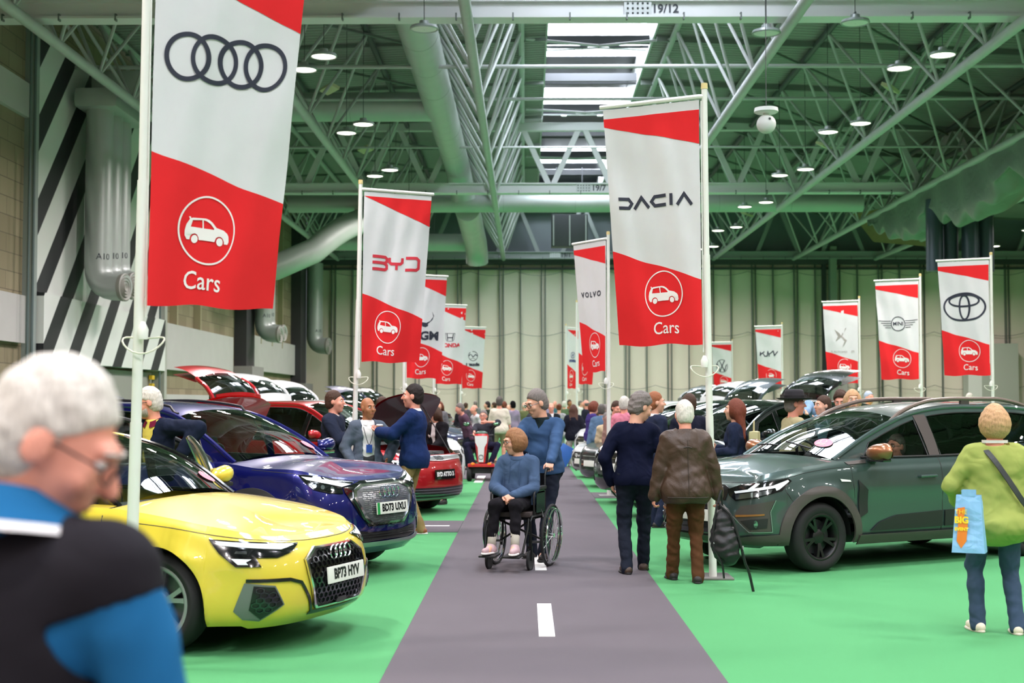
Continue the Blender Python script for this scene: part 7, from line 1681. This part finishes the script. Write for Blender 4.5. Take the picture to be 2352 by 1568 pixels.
for i, (px, yt, d, lab, c) in enumerate(((1070, 925, 58, 'far off person left of the scooter rider', (90, 80, 90)), (1092, 921, 62, 'far off person in grey beyond the plum shirt', (130, 130, 134)), (1158, 922, 60, 'far off person in navy beyond the cream t shirt', (40, 44, 70)), (1222, 919, 62, 'far off person in tan behind the tall man', (170, 150, 120)),
   (1275, 921, 60, 'far off person in teal left of the distant banner poles', (60, 110, 120)), (1308, 918, 58, 'far off person in rust beyond the long haired woman', (150, 90, 60)), (1333, 920, 64, 'far off person in white near the distant banner poles', (220, 218, 214)), (1368, 922, 55, 'far off person in brown by the silver car', (90, 70, 60)),
   (1060, 930, 45, 'man in dark coat beside the white car with black pillars', (40, 40, 46)), (1205, 924, 48, 'person in olive behind the tall man', (100, 104, 70)), (1245, 925, 56, 'far off person in mustard behind the bald man in lilac', (180, 150, 60)), (1422, 924, 44, 'far off man by the silver car tailgate', (80, 84, 100)),
   (1010, 922, 40, 'person in grey beyond the raised maroon bonnet', (110, 108, 112)), (955, 924, 42, 'person in maroon behind the raised bonnet', (110, 50, 56)), (722, 922, 30, 'man with cropped hair beyond the red roof', (60, 62, 70)), (878, 912, 24, 'man with cropped brown hair behind the bald man in grey blazer', (74, 60, 58)), (628, 922, 27.5, 'pink faced man between the raised red and white panels', (150, 120, 120)))):
    crowd(px, yt, d, 60+i*47 % 360, lab, C_('crowd_cloth_%s' % ['a', 'b', 'c', 'd', 'e', 'f', 'g', 'h', 'i', 'j', 'k', 'l', 'm', 'n', 'o', 'p', 'q'][i], c), [jeans, black, greyt, khaki][i % 4], hair=['short', 'thin', 'long', 'full', 'bald'][i % 5], hm=[brownh, greyh, redh, darkh, whiteh][i % 5], skin=[fair, pink, tan][i % 3], seed=100+i)
# passenger seated in the green estate
pp = JG.root.matrix_world if False else Matrix.Translation(ja.location) @ Matrix.Rotation(ja.rotation_euler.z, 4, 'Z')
q = pp @ Vector((-1.52, .37, 0))
person((q.x, q.y, 0), -150, 'grey haired passenger with glasses seated in the green estate', H=1.62, h=.012, top=black, legs=black, hair='short', hairm=greyh, glasses=True, skin=pink, seat=True, pelvis=(0, .05, .55), feet={1: (.12, .70, .34), -1: (-.12, .70, .34)}, knees={1: (.1, .2, 1), -1: (-.1, .2, 1)}, hands={1: (.12, .38, .70), -1: (-.12, .38, .70)}, hyaw=8, seed=95)
# blue folder and floor sign
p = at(1296, 1050, 36.0); f = MB().box((0, 0, 0), (.36, .08, .52), Matrix.Rotation(.5, 3, 'Y'), bev=.02).build('blue_folder_bag', M('bag_royal', (58, 112, 196), .5)); f.location = (p.x, 36.0, .30); tag(f, 'bright blue bag standing beside the man in black jacket', 'bag')
b = empty('white_sign_board', (at(1880, 925, 22).x, 22, 0), 0, 'white sign board with dark blue lettering behind the man in the hat', 'sign'); MB().box((0, 0, 1.36), (.42, .03, .24)).build('board', whitep, b); MB().tube([(0, .02, 0), (0, .02, 1.26)], .02, 8).build('post', steeld, b); lay(text2d('Pu', .15, -.08, 1.38, .002), lambda a, c, d: (a, -.017-d, c), 9, 0, 'sign_lettering', M('banner_ink_blue', (20, 50, 120), .6), b, False, dz=.003)
